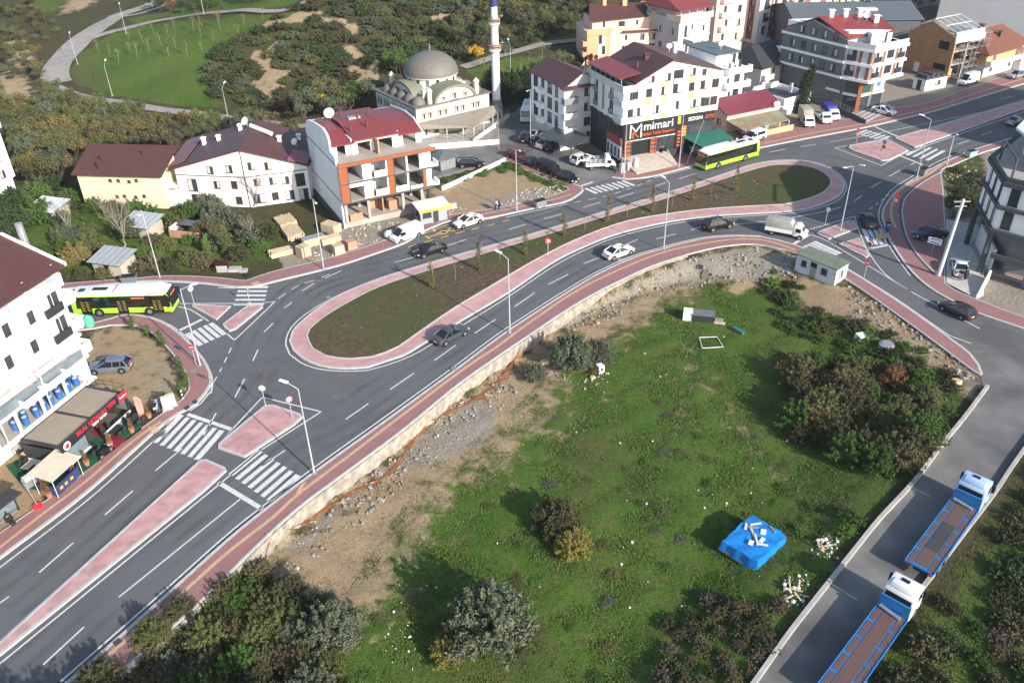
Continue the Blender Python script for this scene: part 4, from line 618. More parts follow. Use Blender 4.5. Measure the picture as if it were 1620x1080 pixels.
B = bld('apartment_building', 'mauve grey apartment block with a red roof terrace left of the white balcony block', 'building', (37.6,189.5), 33); mv = wallm('mauve_render', (.47,.43,.43)); slabbox(B, 'wall', mv, (0,0,0,9.4,11.5,11.3)); slabbox(B, 'attic_wall', mv, (.8,2.2,11.3,9.2,11.3,12.9)); slabbox(B, 'parapet', wpeach2, (-.1,-.5,10.7,9.6,-.3,12.0), (-.1,-.3,10.7,.1,4.0,12.0)); r_ = MB(); r_.slope([(-.5,-.4,13.1),(9.9,-.4,13.1),(8.5,6,14.9),(1.2,6,14.9)], .2); r_.slope([(1.2,6.01,14.9),(8.5,6.01,14.9),(9.9,12,13.1),(-.5,12,13.1)], .2); r_.slope([(-.5,-.38,13.1),(1.19,6,14.9),(-.5,11.98,13.1)], .2); rf = r_.build('roof', rred, B); chimney(rf, 4, 6, 14.7, .9, .6); slabbox(B, 'floor_band', wlgrey, (-.12,-.12,7.0,9.5,-.001,7.3))
slabbox(B, 'post', FR['white'], *[(x,-.35,12.0,x+.1,-.25,13.0) for x in (0,2.4,4.7,7,9.4)])
for z in (1.5,4.6,7.9): win(B, 'f', 0, 2.4, z-.4, 1.2, 2.2, 'dark'); win(B, 'f', 0, 7.2, z, 1.1, 1.4, 'white'); wins(B, 'l', 0, (2,5.5,9), (z,), 1.0, 1.3, 'grey')
balcony(B, 2.5, 5.5, 0, 7.0, .9, .9, mv, face='l'); balcony(B, 2.5, 5.5, 0, 3.9, .9, .9, mv, face='l'); wins(B, 'f', 0, (3.8,), (9.2-.6,), .9, 1.3, 'white')
# peach building
B = bld('apartment_building', 'peach apartment building with a maroon roof and brick chimneys behind the shop block', 'building', (18.2,193.5), 8); slabbox(B, 'wall', wpeach2, (0,0,0,16.2,11,8.2)); slabbox(B, 'wall', wpeach, (-.1,-.5,0,5.2,-.001,7.6)); slabbox(B, 'attic_wall', wpeach2, (1.5,1.6,8.2,16,10.6,10.4)); r_ = MB(); r_.slope([(.6,.9,10.2),(14,1.6,10.6),(14.4,6.5,12.6),(1.8,6.5,12.8)], .2); r_.slope([(1.8,6.51,12.8),(14.4,6.51,12.6),(16.3,11.3,10.2),(.4,11.3,10.2)], .2); rf = r_.build('roof', rmar, B); chimney(rf, 5.2, 6.2, 12.6, 1.3, .8, wpeach); chimney(rf, 9.8, 6.0, 12.4, 1.3, 1.0, wpeach)
slabbox(B, 'gable_wall', wpeach, (15.0,.6,8.2,16.4,11.2,11.9)); slabbox(B, 'parapet', wpeach, (-.2,-.7,7.6,5.6,-.5,8.9)); slabbox(B, 'canopy', rmar, (8,-.9,7.9,16.6,.2,8.1)); text('PARK EVLERI APT', .8, 'lettering', wwhite, B, .02, (2.7,-.71,8.0), (math.pi/2,0,0), .62) if False else None
for z in (.9,3.7,6.2-.2): win(B, 'f', -.5, 3.3, z-.4, 1.7, 2.0, 'white'); win(B, 'f', 0, 8.6, z, 1.3, 1.3, 'white'); win(B, 'f', 0, 12.2, z-.2, 2.0, 1.6, 'white'); win(B, 'f', 0, 15.1, z, 1.6, 1.3, 'dark'); slabbox(B, 'balcony', wpeach, (-1.0,-.5,z-.7,-.11,3.5,z+.3))
win(B, 'f', 1.6, 3.8, 8.6, 1.3, 1.6, 'white'); win(B, 'f', 1.6, 8.2, 8.8, 1.4, 1.0, 'dark'); win(B, 'f', 1.6, 12, 8.8, 1.2, 1.2, 'white')
# ---------------- white block on the left with the terrace restaurant ----------------
B = bld('apartment_block', 'white apartment block with maroon roof and blue barrels in its open first floor loggia', 'building', (-48,55), 72.5)
W_ = 16.8; slabbox(B, 'wall', wwhite, (0,0,8.4,W_,11,14.2), (0,2.4,0,W_,11,8.4)); slabbox(B, 'attic_wall', wwhite, (0,1.8,14.2,W_,11,16.6)); slabbox(B, 'gable_wall', wwhite, (W_-.25,0,14.2,W_,1.8,16.2))
slabbox(B, 'floor_slab', wwhite, *[(0,-.25,z,W_+.3,2.4,z+.28) for z in (2.9,5.6,8.12)]); slabbox(B, 'column', wwhite, *[(x,0,3.18,x+.35,.35,8.1) for x in (0,W_-.35)], *[(x,1.2,5.88,x+.3,1.5,8.1) for x in (6,11.4)]); slabbox(B, 'side_wall', wwhite, (W_-.8,.36,3.18,W_,2.4,8.1))
slabbox(B, 'loggia_back', wallm('loggia_shade', (.20,.215,.235)), (.4,2.3,3.2,W_-.85,2.395,5.58)); slabbox(B, 'loggia_floor', concw, (.4,.2,3.181,W_-.85,2.29,3.2)); slabbox(B, 'loggia_frame', FR['white'], *[(x,-.22,3.2,x+.22,-.02,5.6) for x in (4.6,7.2,10.2,13.2)]); slabbox(B, 'balustrade', glass2, *[(x,-.2,z,x+5.3,-.15,z+.95) for x in (.2,5.7,11.2) for z in (5.9,)]); slabbox(B, 'loggia_opening', mat('dim_interior', (.30,.29,.27), .8), *[(x,2.34,z,x+3.2,2.39,z+1.9) for x in (1,6.6,12.2) for z in (5.95,)]); slabbox(B, 'loggia_post', FR['white'], *[(x,-.2,z,x+.08,-.12,z+2.4) for x in (5.6,11.1) for z in (3.2,5.9)])  # loggia back coloured dark in place of shade inside the recess
slabbox(B, 'attic_parapet', wwhite, (0,-.35,13.9,W_+.2,-.1,15.2)); slabbox(B, 'attic_column', wwhite, *[(x,-.1,15.1,x+.3,.25,16.2) for x in (4.5,8.6,12.8,16.4)])
r_ = MB(); r_.slope([(-.4,-.9,15.9),(W_+.5,-.9,15.9),(W_+.5,5.6,18.2),(-.4,5.6,18.2)], .2); r_.slope([(-.4,5.61,18.2),(W_+.5,5.61,18.2),(W_+.5,11.6,15.9),(-.4,11.6,15.9)], .2); rf = r_.build('roof', rmar, B); slabbox(B, 'roof_edge', wwhite, *[]) if False else None; m_ = MB(); m_.hexa([(W_+.5,-.9,15.75),(W_+.75,-.9,15.75),(W_+.75,5.6,18.05),(W_+.5,5.6,18.05)], [(W_+.5,-.9,16.1),(W_+.75,-.9,16.1),(W_+.75,5.6,18.4),(W_+.5,5.6,18.4)]); m_.build('roof_edge', wwhite, B)
chimney(rf, 12.0, 2.6, 17.2, 1.3, .65, wwhite, False); m_ = MB(); m_.bar((W_+1.4,4,10),(W_+1.4,4,19.2),.35,.35,12); m_.build('flue', steel, B)
for u in (15.0, 4.5):
    for z in (9.0, 11.8): win(B, 'f', 0, u, z, 2.4, 2.2, 'white', k=1); slabbox(B, 'balcony', wwhite, (u-1.2,-.5,z-.35,u+1.2,-.001,z-.05)); slabbox(B, 'balcony_rail', FR['dark'], (u-1.1,-.45,z-.04,u+1.1,-.38,z+.85))
for u, z in ((12.2,12.0),(12.3,9.3),(9.4,12.3),(9.3,9.5),(7,12.2),(7,9.4)): win(B, 'f', 0, u, z, 1.75, 1.45, 'white', k=random.choice((1,2)))
for u in (5.5, 9.8, 14.2): win(B, 'f', 1.8, u, 14.5, 1.6, 1.5, 'dark')
[balcony(B, .05, 3.4, W_, z, 1.3, .95, wwhite, face='r') for z in (6.0, 8.9, 11.7)]; [balcony(B, u-1.3, u+1.3, 0, z, .9, .5, wwhite) for u in (9.4,12.3) for z in (5.9,)]
ld = slabbox(B, 'laundry', mat('blue_cloth', (.38,.44,.56), .9, var=.3), (9.6,-.42,14.5,10.6,-.37,15.3), (13.0,-.42,14.4,14.3,-.37,15.2), (15.2,-.42,14.6,16.0,-.37,15.4))
bl = thing('barrel', 'blue plastic barrel standing in the open first floor loggia', 'barrel', (0,0,0), 0, 'blue barrels in the loggia'); m_ = MB(); m_.lathe([(.26,0),(.29,.06),(.30,.3),(.285,.32),(.30,.34),(.30,.6),(.285,.62),(.30,.64),(.29,.86),(.25,.9)], n=14); m_.build('drum', mat('blue_plastic', (.02,.11,.36), .4, var=.08), bl, 40); m_ = MB(); m_.lathe([(.22,.9),(.22,.93)], n=14); m_.build('lid', mat('pale_lid', (.55,.6,.62), .5), bl)
ang = math.radians(72.5)
def loc_in(A, an, u, v, z): return (A[0]+math.cos(an)*u-math.sin(an)*v, A[1]+math.sin(an)*u+math.cos(an)*v, z)
first = True
for u, v in ((8.6,.6),(9.2,1.3),(9.9,.5),(10.5,1.2),(10.9,.5),(11.9,.6),(12.3,1.4),(12.9,.5),(13.4,1.3),(14.1,.5),(14.6,1.4),(15.2,.5),(15.5,1.4),(7.7,1.0)):
    p = loc_in((-48,55), ang, u, v, 3.18)
    if first: bl.location = p; first = False
    else: dup(bl, p)
R = bld('restaurant_terrace', 'dark framed restaurant terrace with tan roof and red lettered fascia beside the white block', 'restaurant', (-41.2,59.9), 73)
slabbox(R, 'roof', mat('tan_awning', (.28,.235,.185), .85, var=.06), (.25,.3,2.95,4.3,4.6,3.02), (4.6,.3,2.95,8.6,4.6,3.02)); slabbox(R, 'roof_frame', FR['dark'], (0,4.6,2.8,8.9,4.8,3.08), (0,.25,2.8,.25,4.6,3.08), (8.65,.25,2.8,8.9,4.6,3.08), (4.3,.25,2.85,4.6,4.6,3.06)); slabbox(R, 'fascia', mat('sign_black', ()), (-.1,-.02,2.5,9.0,.22,3.35)); slabbox(R, 'post', FR['dark'], *[(x,0.02,0,x+.16,.18,2.5) for x in (0,2.9,4.7,8.7)]); slabbox(R, 'glass_parapet', glass2, (0.2,.02,1.0,2.8,.06,2.4), (5.0,.02,.2,8.6,.06,.9), (8.8,.3,.9,8.85,4.6,2.8))
slabbox(R, 'parapet', wwhite, (.16,-.12,.85,2.9,.02,1.0), (4.86,-.12,.85,8.7,.02,1.0), (-.05,.2,.2,.0,4.6,1.0)); slabbox(R, 'side_panel', FR['dark'], (-.08,.2,1.0,-.02,4.6,2.6)); slabbox(R, 'gutter', steel, (.2,4.85,2.9,9.2,6.4,3.0)); rail(R, [(9.0,.3,3.1),(9.0,5.5,3.1)], .9)
srd = mat('sign_red', (.62,.02,.035), .5, var=.02, emit=.25); text('BILAL USTANIN YERI', .62, 'lettering', srd, R, .03, (4.6,-.06,2.92), (math.pi/2,0,0), .95); text('SULU YEMEK', .36, 'lettering', sw, R, .03, (4.9,-.06,2.58), (math.pi/2,0,0)); slabbox(R, 'side_sign', mat('sign_red', ()), (7.75,-.06,2.55,8.95,-.021,3.4)); text('Ocakbasi', .26, 'lettering', sw, R, .02, (8.35,-.075,2.9), (math.pi/2,0,0)); m_ = MB(); m_.lathe([(.42,0),(.42,.03)], n=18); e_ = m_.build('emblem', sw, R); e_.rotation_euler = (math.pi/2,0,0); e_.location = (.55,-.03,2.92); m_ = MB(); m_.lathe([(.25,0),(.25,.015)], n=14); e_ = m_.build('emblem', srd, R); e_.rotation_euler = (math.pi/2,0,0); e_.location = (.55,-.065,2.88)
slabbox(R, 'interior_wall', mat('dim_brick', (.10,.06,.045), .9), (0.3,5.0,0,8.8,5.2,2.8)); slabbox(R, 'floor', mat('brown_tiles', (.12,.09,.07), .7), (.2,.2,.02,8.7,5.0,.12))
kind(fill(P((10,738),(60,715),(100,727),(214,652),(225,680),(123,757),(92,778),(40,775)), .15, 'artificial_turf', mat('green_carpet', (.012,.085,.045), .95, var=.15, scale=2)), 'structure'); kind(fill(P((144,685),(162,672),(200,698),(184,711)), .158, 'red_carpet', mat('red_carpet', (.22,.012,.03), .95)), 'structure')
# ---------------- far left block, cream house, white gabled houses ----------------
B = bld('apartment_building', 'white apartment building cut by the left edge of the photo among the trees', 'building', (-83.5,108.5), 73); slabbox(B, 'wall', wwhite, (0,0,3.4,19.5,12,11.2), (2,.2,0,19.0,12,3.4)); slabbox(B, 'parapet', wwhite, (-.2,-.3,11.2,19.9,-.1,12.2), (19.7,-.1,11.2,19.9,12,12.2)); slabbox(B, 'roof', rmar, (0,0,11.2,19.6,12,11.5))
for z in (.9,3.9,6.5,9.1): wins(B, 'f', 0 if z > 3 else .2, (6,10,13.3,17.4), (z,), .9, 1.2, 'brown')
B = bld('house', 'long cream house with a maroon mono-pitch roof and tiny windows', 'house', (-65.6,122.4), -7); m_ = MB(); m_.extr([(0,0),(5.2,0),(5.2,7.6),(0,5.5)], 0, 13.4, 'x'); m_.build('wall', wcream, B); r_ = MB(); r_.slope([(-.5,-.6,5.5),(13.9,-.6,5.5),(14.3,5.6,8.1),(-.2,5.6,8.1)], .2); rf = r_.build('roof', rmar, B)
for u, z in ((5.2,4.2),(6.5,4.2),(8.2,4.1),(9.4,4.3),(5.6,1.6),(6.8,1.7),(8.6,1.6),(10,1.8)): win(B, 'f', 0, u, z, .5, .45, 'brown', k=0)
for x, y in ((3.4,2.2),(9.5,3.6),(3.6,.6)): chimney(rf, x, y, 6.5+y*.3, .5, .3, rmar, False)
slabbox(B, 'side_terrace', wlgrey, (13.41,1.0,0,15.0,4.6,2.6), (13.41,1,2.9,14.8,4.4,3.1)); slabbox(B, 'balcony_rail', wlgrey, (13.41,.9,3.1,14.8,1.0,4.0))
B = bld('house', 'wide white gabled house with a big dark maroon roof and brown windows', 'house', (-50.6,122.4), 0); Lp, Sp, Rp = (0,0), (11.0,-1.8), (19.8,.9); Lb, Sb, Rb = (-.4,11.4), (10.6,10.6), (20.2,11.6)
m_ = MB(); m_.hexa([(*Lp,0),(*Sp,0),(*Sb,0),(*Lb,0)], [(*Lp,5.9),(*Sp,9.1),(*Sb,9.3),(*Lb,6.2)]); m_.build('wall', wwhite, B); m_ = MB(); m_.hexa([(Sp[0]+.002,Sp[1],0),(*Rp,0),(*Rb,0),(Sb[0]+.002,Sb[1],0)], [(Sp[0]+.002,Sp[1],9.1),(*Rp,5.6),(*Rb,6.0),(Sb[0]+.002,Sb[1],9.3)]); m_.build('wall', wwhite, B)
r_ = MB(); r_.slope([(-.7,-.6,5.95),(Sp[0],Sp[1]-.5,9.35),(Sb[0],Sb[1]+.5,9.55),(-1.1,11.9,6.2)], .2); r_.slope([(Sp[0]+.005,Sp[1]-.5,9.35),(Rp[0]+.5,Rp[1]-.4,5.65),(Rb[0]+.5,Rb[1]+.5,6.0),(Sb[0]+.005,Sb[1]+.5,9.55)], .2); rf = r_.build('roof', rmar, B); r_ = MB(); r_.slope([(-1.5,.6,5.75),(1.6,.2,6.8),(1.4,11.8,7.1),(-1.9,12.2,5.95)], .06); r_.build('roof_sheet', rmar2, B); r_ = MB(); r_.slope([(17.4,-.6,6.95),(20.2,.2,6.0),(20.2,4.2,6.3),(17.4,3.4,7.2)], .06); r_.build('roof_sheet', rmar2, B)
def onf(th, a, c, u, z, w, h, st='brown', **k):
    an = math.atan2(c[1]-a[1], c[0]-a[0]); return on(th, (a[0],a[1],0), an, u, z, w, h, st, **k)
for u, z, w, h in ((5.8,5.2,1.0,1.2),(8.9,5.5,1.0,1.2),(2.4,2.3,1.5,2.0),(6.4,2.9,.95,1.2),(9.2,3.0,.95,1.2),(2.6,.2,1.5,1.6),(9.5,.5,1.0,1.2)): onf(B, Lp, Sp, u, z, w, h)
for u, z, w, h in ((1.2,5.9,1.0,1.2),(3.6,5.6,1.0,1.2),(1.6,3.3,1.0,1.15),(3.9,3.2,1.0,1.15),(5.8,3.0,1.1,1.2),(8.0,2.4,1.4,2.0),(1.6,.5,1.7,1.5),(3.9,.7,1.0,1.2),(6.1,.4,1.3,1.5),(8.2,.1,1.4,1.8)): onf(B, Sp, Rp, u, z, w, h, 'brown' if w < 1.2 else 'dark')
m_ = MB(); m_.bar((Sp[0],Sp[1]-.06,0),(Sp[0],Sp[1]-.06,9),.07); m_.build('drainpipe', FR['brown'], B)
o_ = slabbox(B, 'floor_band', mat('taupe_band', (.25,.21,.19), .8), (0,-.05,4.75,11.1,-.003,4.95)); o_.rotation_euler = (0,0,math.atan2(-1.8,11)); o_ = slabbox(B, 'floor_band', mat('taupe_band', ()), (0,-.05,4.75,9.1,-.003,4.95)); o_.rotation_euler = (0,0,math.atan2(2.7,8.8)); o_.location = (*Sp,0)
for x, y, z in ((5.5,6.2,7.6),(8.6,8,8.7),(3.0,6.5,7.2),(17.5,8.2,6.8),(15.2,5.2,7.6)): chimney(rf, x, y, z, .8, .5)
satdish(B, 9.6, 8.6, 9.1, .7); satdish(B, 17.6, 5.4, 6.7, .6); slabbox(B, 'solar_heater', dish, *[]) if False else None; m_ = MB(); m_.bar((10.4,7.6,9.7),(14.0,5.8,8.9),.35,.35,10); m_.build('solar_heater', dish, B)
# ---------------- building under construction ----------------
B = bld('building_site', 'unfinished open fronted building with red sheet roof, blue white side wall and orange panels', 'building', (-23.9,112.1), 26.7); W_, D_ = 13.8, 14.7
prof = [(0,0),(0,10.6),(2.1,10.9),(2.25,12.5),(3,13.2),(4.5,13.6),(9,13.15),(12.4,12.6),(14.0,11.6),(14.7,10.6),(14.7,0)]
m_ = MB(); m_.extr(prof, 0, .28, 'x'); sw_ = m_.build('side_wall', wwhite, B); slabbox(B, 'wall_joint', anth, (-.03,-.01,4.1,-.003,14.7,4.25), (-.03,-.01,7.0,-.003,14.7,7.12) if False else (-.03,-.01,9.5,-.003,14.7,9.65)); slabbox(B, 'plinth', anth, (-.25,.1,0,-.004,14.9,.9))
slabbox(B, 'floor_slab', concw, (.28,-.9,4.0,W_,D_,4.3), (.28,-.9,6.85,W_,D_,7.12), (.28,-.9,9.66,W_+.3,D_,9.95), (.28,0,.0,W_,D_,.9)); slabbox(B, 'fascia', orange, (.0,-1.05,9.5,14.6,-.91,9.97)); slabbox(B, 'trim', anth, (0,-1.0,9.38,14.5,-.91,9.5), (0,-1.0,6.85,14.3,-.91,7.05), (0,-1.0,3.98,14.3,-.91,4.2), (1.15,-1.0,4.2,1.3,-.91,9.4), (7.95,-1.0,4.2,8.1,-.91,9.4), (9.75,-1.0,7.05,9.9,-.91,9.4), (10.2,-1.0,4.2,10.35,-.91,6.85), (12.3,-1.0,4.2,12.45,-.91,6.85))
slabbox(B, 'orange_panel', orange, (.0,-1.0,4.2,1.14,-.91,6.85), (0,-1.0,7.05,1.14,-.91,9.38), (7.1,-1.0,4.2,7.94,-.91,6.85), (7.1,-1.0,7.05,7.94,-.91,9.38), (12.46,-1,4.2,12.9,-.91,6.85))
slabbox(B, 'partition', wwhite, *[(x,-.9,z,x+.25,6.5,z+2.55) for x in (3.4,6.9,9.95,13.5) for z in (4.3,7.12)], *[(3.65,-.9,z,4.7,-.7,z+2.54) for z in (4.3,7.12)], *[(5.3,2.2,z,6.9,2.4,z+2.54) for z in (4.3,7.12)], *[(5.1,-.9,z,6.88,-.75,z+.9) for z in (4.3,7.12)], (8.1,-.9,4.3,9.9,-.75,5.1), (1.3,-.9,6.3,3.4,-.75,6.84), (10.2,-.9,4.3,12.4,-.75,4.7), (12.9,-.9,4.3,13.5,-.7,6.84), (12.0,-.9,7.12,13.5,-.7,9.64)); slabbox(B, 'back_wall', wlgrey, (.28,6.5,.9,W_,6.8,12.2), (.28,14.4,0,W_,14.7,11.8)); slabbox(B, 'end_wall', wwhite, (W_-.02,6.51,.9,W_+.2,D_,11.9)); slabbox(B, 'balcony', wwhite, *[(13.76,-.9,z,14.9,.8,z+.2) for z in (4.1,7.0)], *[(14.75,-.9,z+.2,14.9,.8,z+.7) for z in (4.1,7.0)])
slabbox(B, 'column', concw, *[(x,-.4,.9,x+.4,0,4.0) for x in (.3,3.7,9.0,12.0)], *[(x,4.4,.9,x+.4,4.8,4.0) for x in (3.7,9.0,12.0)]); slabbox(B, 'plank_wall', wallm('timber_board', (.42,.26,.15)), (5.0,3.0,.9,7.2,3.1,3.9)); slabbox(B, 'brick_infill', mat('hollow_brick', (.42,.23,.15), .9, var=.2, scale=3), (1.0,-.2,.9,2.9,.1,2.0), (6.4,1.0,.9,6.6,4.4,3.9)); slabbox(B, 'brick_pile', mat('hollow_brick', ()), (7.4,1.0,.9,9.0,2.3,2.3)); slabbox(B, 'brick_stub', mat('hollow_brick', ()), (6.4,.3,9.95,6.65,1.9,12.0))
m_ = MB(); m_.hexa([(13.0,-.9,0),(13.3,-.9,0),(13.3,8,0),(13,8,0)], [(13.0,-.9,.9),(13.3,-.9,.9),(13.3,8,3.4),(13,8,3.4)]); m_.hexa([(13.4,-1.5,0),(17.2,-1.5,0),(17.2,-1.2,0),(13.4,-1.2,0)], [(13.4,-1.5,1.2),(17.2,-1.5,.9),(17.2,-1.2,.9),(13.4,-1.2,1.2)]); m_.build('side_ramp_wall', concw, B)
for x0, x1, y0 in ((.28,3.2,2.4),(3.2,10.1,2.0),(10.1,13.8,2.2)): slabbox(B, 'attic_wall', wwhite, *[q for q in ((x0+.02,y0,9.96,x0+.8,y0+.2,11.75),(x1-.9,y0,9.96,x1-.02,y0+.2,11.75),(x0+.8,y0,11.5,x1-.9,y0+.2,11.75))], *([(5.9,y0,9.96,7.1,y0+.2,11.49)] if x0 == 3.2 else []))
slabbox(B, 'attic_partition', wwhite, (3.1,2.0,9.96,3.3,6.5,12.2), (10.0,2.0,9.96,10.2,6.5,12.2))
for x0, x1, pts in ((.28,3.6,((1.8,11.7),(6,12.5),(13,12.2))),(3.3,10.2,((1.4,12.1),(8,12.95),(14.5,12.3))),(10.21,13.7,((1.6,11.7),(4.7,12.45),(8.5,12.6),(14.5,11.8)))):
    r_ = MB()
    for (ya, za), (yb, zb) in zip(pts, pts[1:]): r_.slope([(x0,ya,za),(x1,ya,za),(x1,yb,zb),(x0,yb,zb)], .16)
    rf = r_.build('roof', rred, B)
    if x0 == 3.3: [chimney(rf, x, y, z, .9, .28, rmar, False) for x, y, z in ((4.0,4.5,12.6),(6.6,4.8,12.6),(6.3,8.2,12.9),(8.4,9.5,12.8),(4.6,11,12.7))]
m_ = MB(); m_.extr([(1.4,11.6),(3.7,12.3),(4.7,12.8),(8.5,12.9),(14.5,12.1),(14.5,11.7),(8.5,12.5),(4.7,12.4),(3.0,11.9),(1.4,11.3)], 13.71, 13.85, 'x'); m_.build('roof_edge', wwhite, B); satdish(B, 3.2, 11.5, 12.3, .8); slabbox(B, 'roof_light', steel, (5.0,8.2,12.8,6.8,9.2,13.15))
# ---------------- mosque and minaret ----------------
B = bld('mosque', 'plaster mosque with a large grey lead dome and a row of small domes', 'mosque', (-16.2,149.1), 35); lead = stripes('lead_sheet', (.155,.14,.125), (.12,.105,.095), 5, .9, 0, .6); W_, D_ = 15.8, 15.2
slabbox(B, 'wall', terw, (0,0,0,W_,D_,5.7)); slabbox(B, 'cornice', lead, (-.3,-.3,5.7,W_+.3,D_+.3,5.95)); slabbox(B, 'prayer_hall', terw, (3.6,3.4,5.95,13.0,12.6,7.6))
def arch(x, wd, hh, z0, y0, y1, m, name, th=None):
    n_ = 18; m_ = MB(); m_.extr([(x+wd*math.cos(math.pi*i/n_), z0+hh*math.sin(math.pi*i/n_)) for i in range(n_+1)], y0, y1, 'y'); return m_.build(name, m, th or B)
def archband(x, wd, hh, z0, y0, y1, t, m, name):
    n_ = 18; m_ = MB(); o = [(x+(wd+t)*math.cos(math.pi*i/n_), z0+(hh+t)*math.sin(math.pi*i/n_)) for i in range(n_+1)]; i_ = [(x+wd*math.cos(math.pi*i/n_), z0+hh*math.sin(math.pi*i/n_)) for i in range(n_, -1, -1)]
    for k in range(n_): m_.extr([o[k], o[k+1], i_[n_-k-1], i_[n_-k]], y0, y1, 'y')
    return m_.build(name, m, B)
olive = wallm('olive_moulding', (.20,.20,.145))
arch(8.3, 4.1, 2.3, 5.9, -.001, 3.4, terw, 'tympanum'); archband(8.3, 4.1, 2.3, 5.9, -.35, 3.6, .45, olive, 'arch'); a_ = arch(0, 4.1, 2.3, 0, -.001, 3.4, terw, 'tympanum'); a_.rotation_euler = (0,0,-math.pi/2); a_.location = (.6+1.4, 8.0, 5.9); a_ = archband(0, 4.1, 2.3, 0, -.35, 2.4, .45, olive, 'arch'); a_.rotation_euler = (0,0,-math.pi/2); a_.location = (2.0, 8.0, 5.9)
m_ = MB(); m_.lathe([(4.75,7.2),(4.75,9.0),(5.05,9.05),(5.05,9.25)], (8.3,8.0,0), 28); dr = m_.build('drum', terw, B); m_ = MB(); m_.lathe([(5.1*math.cos(t), 9.25+3.7*math.sin(t)) for t in np.linspace(0, 1.54, 12)], (8.3,8.0,0), 40); dm = m_.build('dome', lead, B, 60); m_ = MB(); m_.lathe([(.12,0),(.1,.5),(.22,.7),(.08,.9),(.14,1.2),(.03,1.4),(.02,2.0)], (8.3,8,12.9), 10); m_.build('finial', FR['grey'], dm)
for k in range(16):
    a = 2*math.pi*k/16+.1; m_ = MB(); m_.box(-.28,-.05,0,.28,.05,1.0); m_.bar((0,-.05,1.0),(0,.05,1.0),.28,.28,10); o_ = m_.build('drum_window', glass if k % 2 else glass2, dr); o_.location = (8.3+4.76*math.cos(a), 8+4.76*math.sin(a), 7.75); o_.rotation_euler = (0,0,a+math.pi/2)
for x, ys in ((1.7,(1.9,4.6,7.3,10,12.7)),(14.2,(2.6,5.6,8.6,11.6))):
    for y in ys: m_ = MB(); m_.lathe([(1.3*math.cos(t), 5.9+1.35*math.sin(t)) for t in np.linspace(0, 1.5, 8)], (x,y,0), 20); m_.build('small_dome', lead, B, 60)
for x, y in ((3.3,.6),(13.4,.6),(3.3,14.4),(13.4,14.4)): m_ = MB(); m_.lathe([(.45,5.9),(.45,8.0),(.6,8.1),(.6,8.3),(.0,8.9)], (x,y,0), 10); m_.build('turret', terw, B)
def archwin(u, z, w=.8, h=1.5, face='f', c=0.):
    m_ = MB(); m_.box(-w/2-.12,-.05,0,w/2+.12,0,h-w/2); m_.bar((0,-.05,h-w/2),(0,0,h-w/2),w/2+.12,w/2+.12,14); f = m_.build('window', FR['grey'] if False else olive, B); g_ = MB(); g_.box(-w/2,-.08,.1,w/2,-.051,h-w/2); g_.bar((0,-.08,h-w/2),(0,-.051,h-w/2),w/2,w/2,14); g_.m = 1; g_.box(-w*.2,-.1,.2,w*.2,-.081,h-w/2); g_.build('pane', [mat('pale_lattice', (.42,.42,.38), .6), glass], f)
    f.location = (u,c,z) if face == 'f' else (c,u,z); f.rotation_euler = (0,0,ROT[face])
for u in (1.6,2.9,5.0,6.2,8.7,10.0,12.2,13.3): archwin(u, 3.5)
for u, z in ((5.9,6.1),(8.3,6.0),(10.6,6.1)): archwin(u, z, .7 if z > 6 else .9, 1.1 if z > 6 else 1.6)
for u in (1.4,2.6,4.4,5.6,7.4,8.6,10.4,11.6,13.2,14.2): archwin(u, 3.5, face='l')
slabbox(B, 'name_board', mat('pale_blue_sign', (.55,.62,.74), .5), (6.6,-.12,5.25,9.9,-.003,5.75)); text('MERKEZ CAMII', .32, 'lettering', mat('navy_letter', (.03,.05,.18), .5), B, .01, (8.25,-.13,5.38), (math.pi/2,0,0)); wins(B, 'f', 0, (2,4,6), (.7,), .9, 1.2, 'grey'); slabbox(B, 'air_conditioner', dish, (11.1,-.4,3.5,11.8,-.01,4.4))
def wl(a, o=(-16.2,149.1), an=math.radians(35)):
    dx, dy = a[0]-o[0], a[1]-o[1]; return (dx*math.cos(an)+dy*math.sin(an), -dx*math.sin(an)+dy*math.cos(an))
FLc, FRc, FBc = (wl(flat(664,205,2.4)), wl(flat(750,201.5,2.4)), wl(flat(794,176,2.4))); r_ = MB(); r_.slope([(*FLc,2.45),(*FRc,2.45),(*FBc,2.45),(W_+1.5,-.02,3.2),(-.3,-.02,3.2)], .1); cn = r_.build('canopy', stripes('canopy_sheet', (.28,.245,.20), (.24,.21,.17), 2., .8, 0, .7), B)
pts = [FLc, tuple(np.add(FLc,FRc)/2*1), tuple(np.array(FLc)*.2+np.array(FRc)*.8), FRc, tuple(np.array(FRc)*.66+np.array(FBc)*.34), tuple(np.array(FRc)*.33+np.array(FBc)*.67), FBc]
for p in pts: m_ = MB(); m_.bar((p[0],p[1]+.1,0),(p[0],p[1]+.1,2.42),.08); m_.build('canopy_post', FR['white'], B)
rail(B, [(FLc[0],FLc[1],.2),(FRc[0],FRc[1],.2),(FBc[0],FBc[1],.2)], .9, FR['grey']); kind(fill([tuple(flat(640,232)[:2]),tuple(flat(750,224)[:2]),tuple(flat(800,192)[:2]),tuple(flat(775,172)[:2]),tuple(flat(655,196)[:2])], .16, 'forecourt', pm, .2))
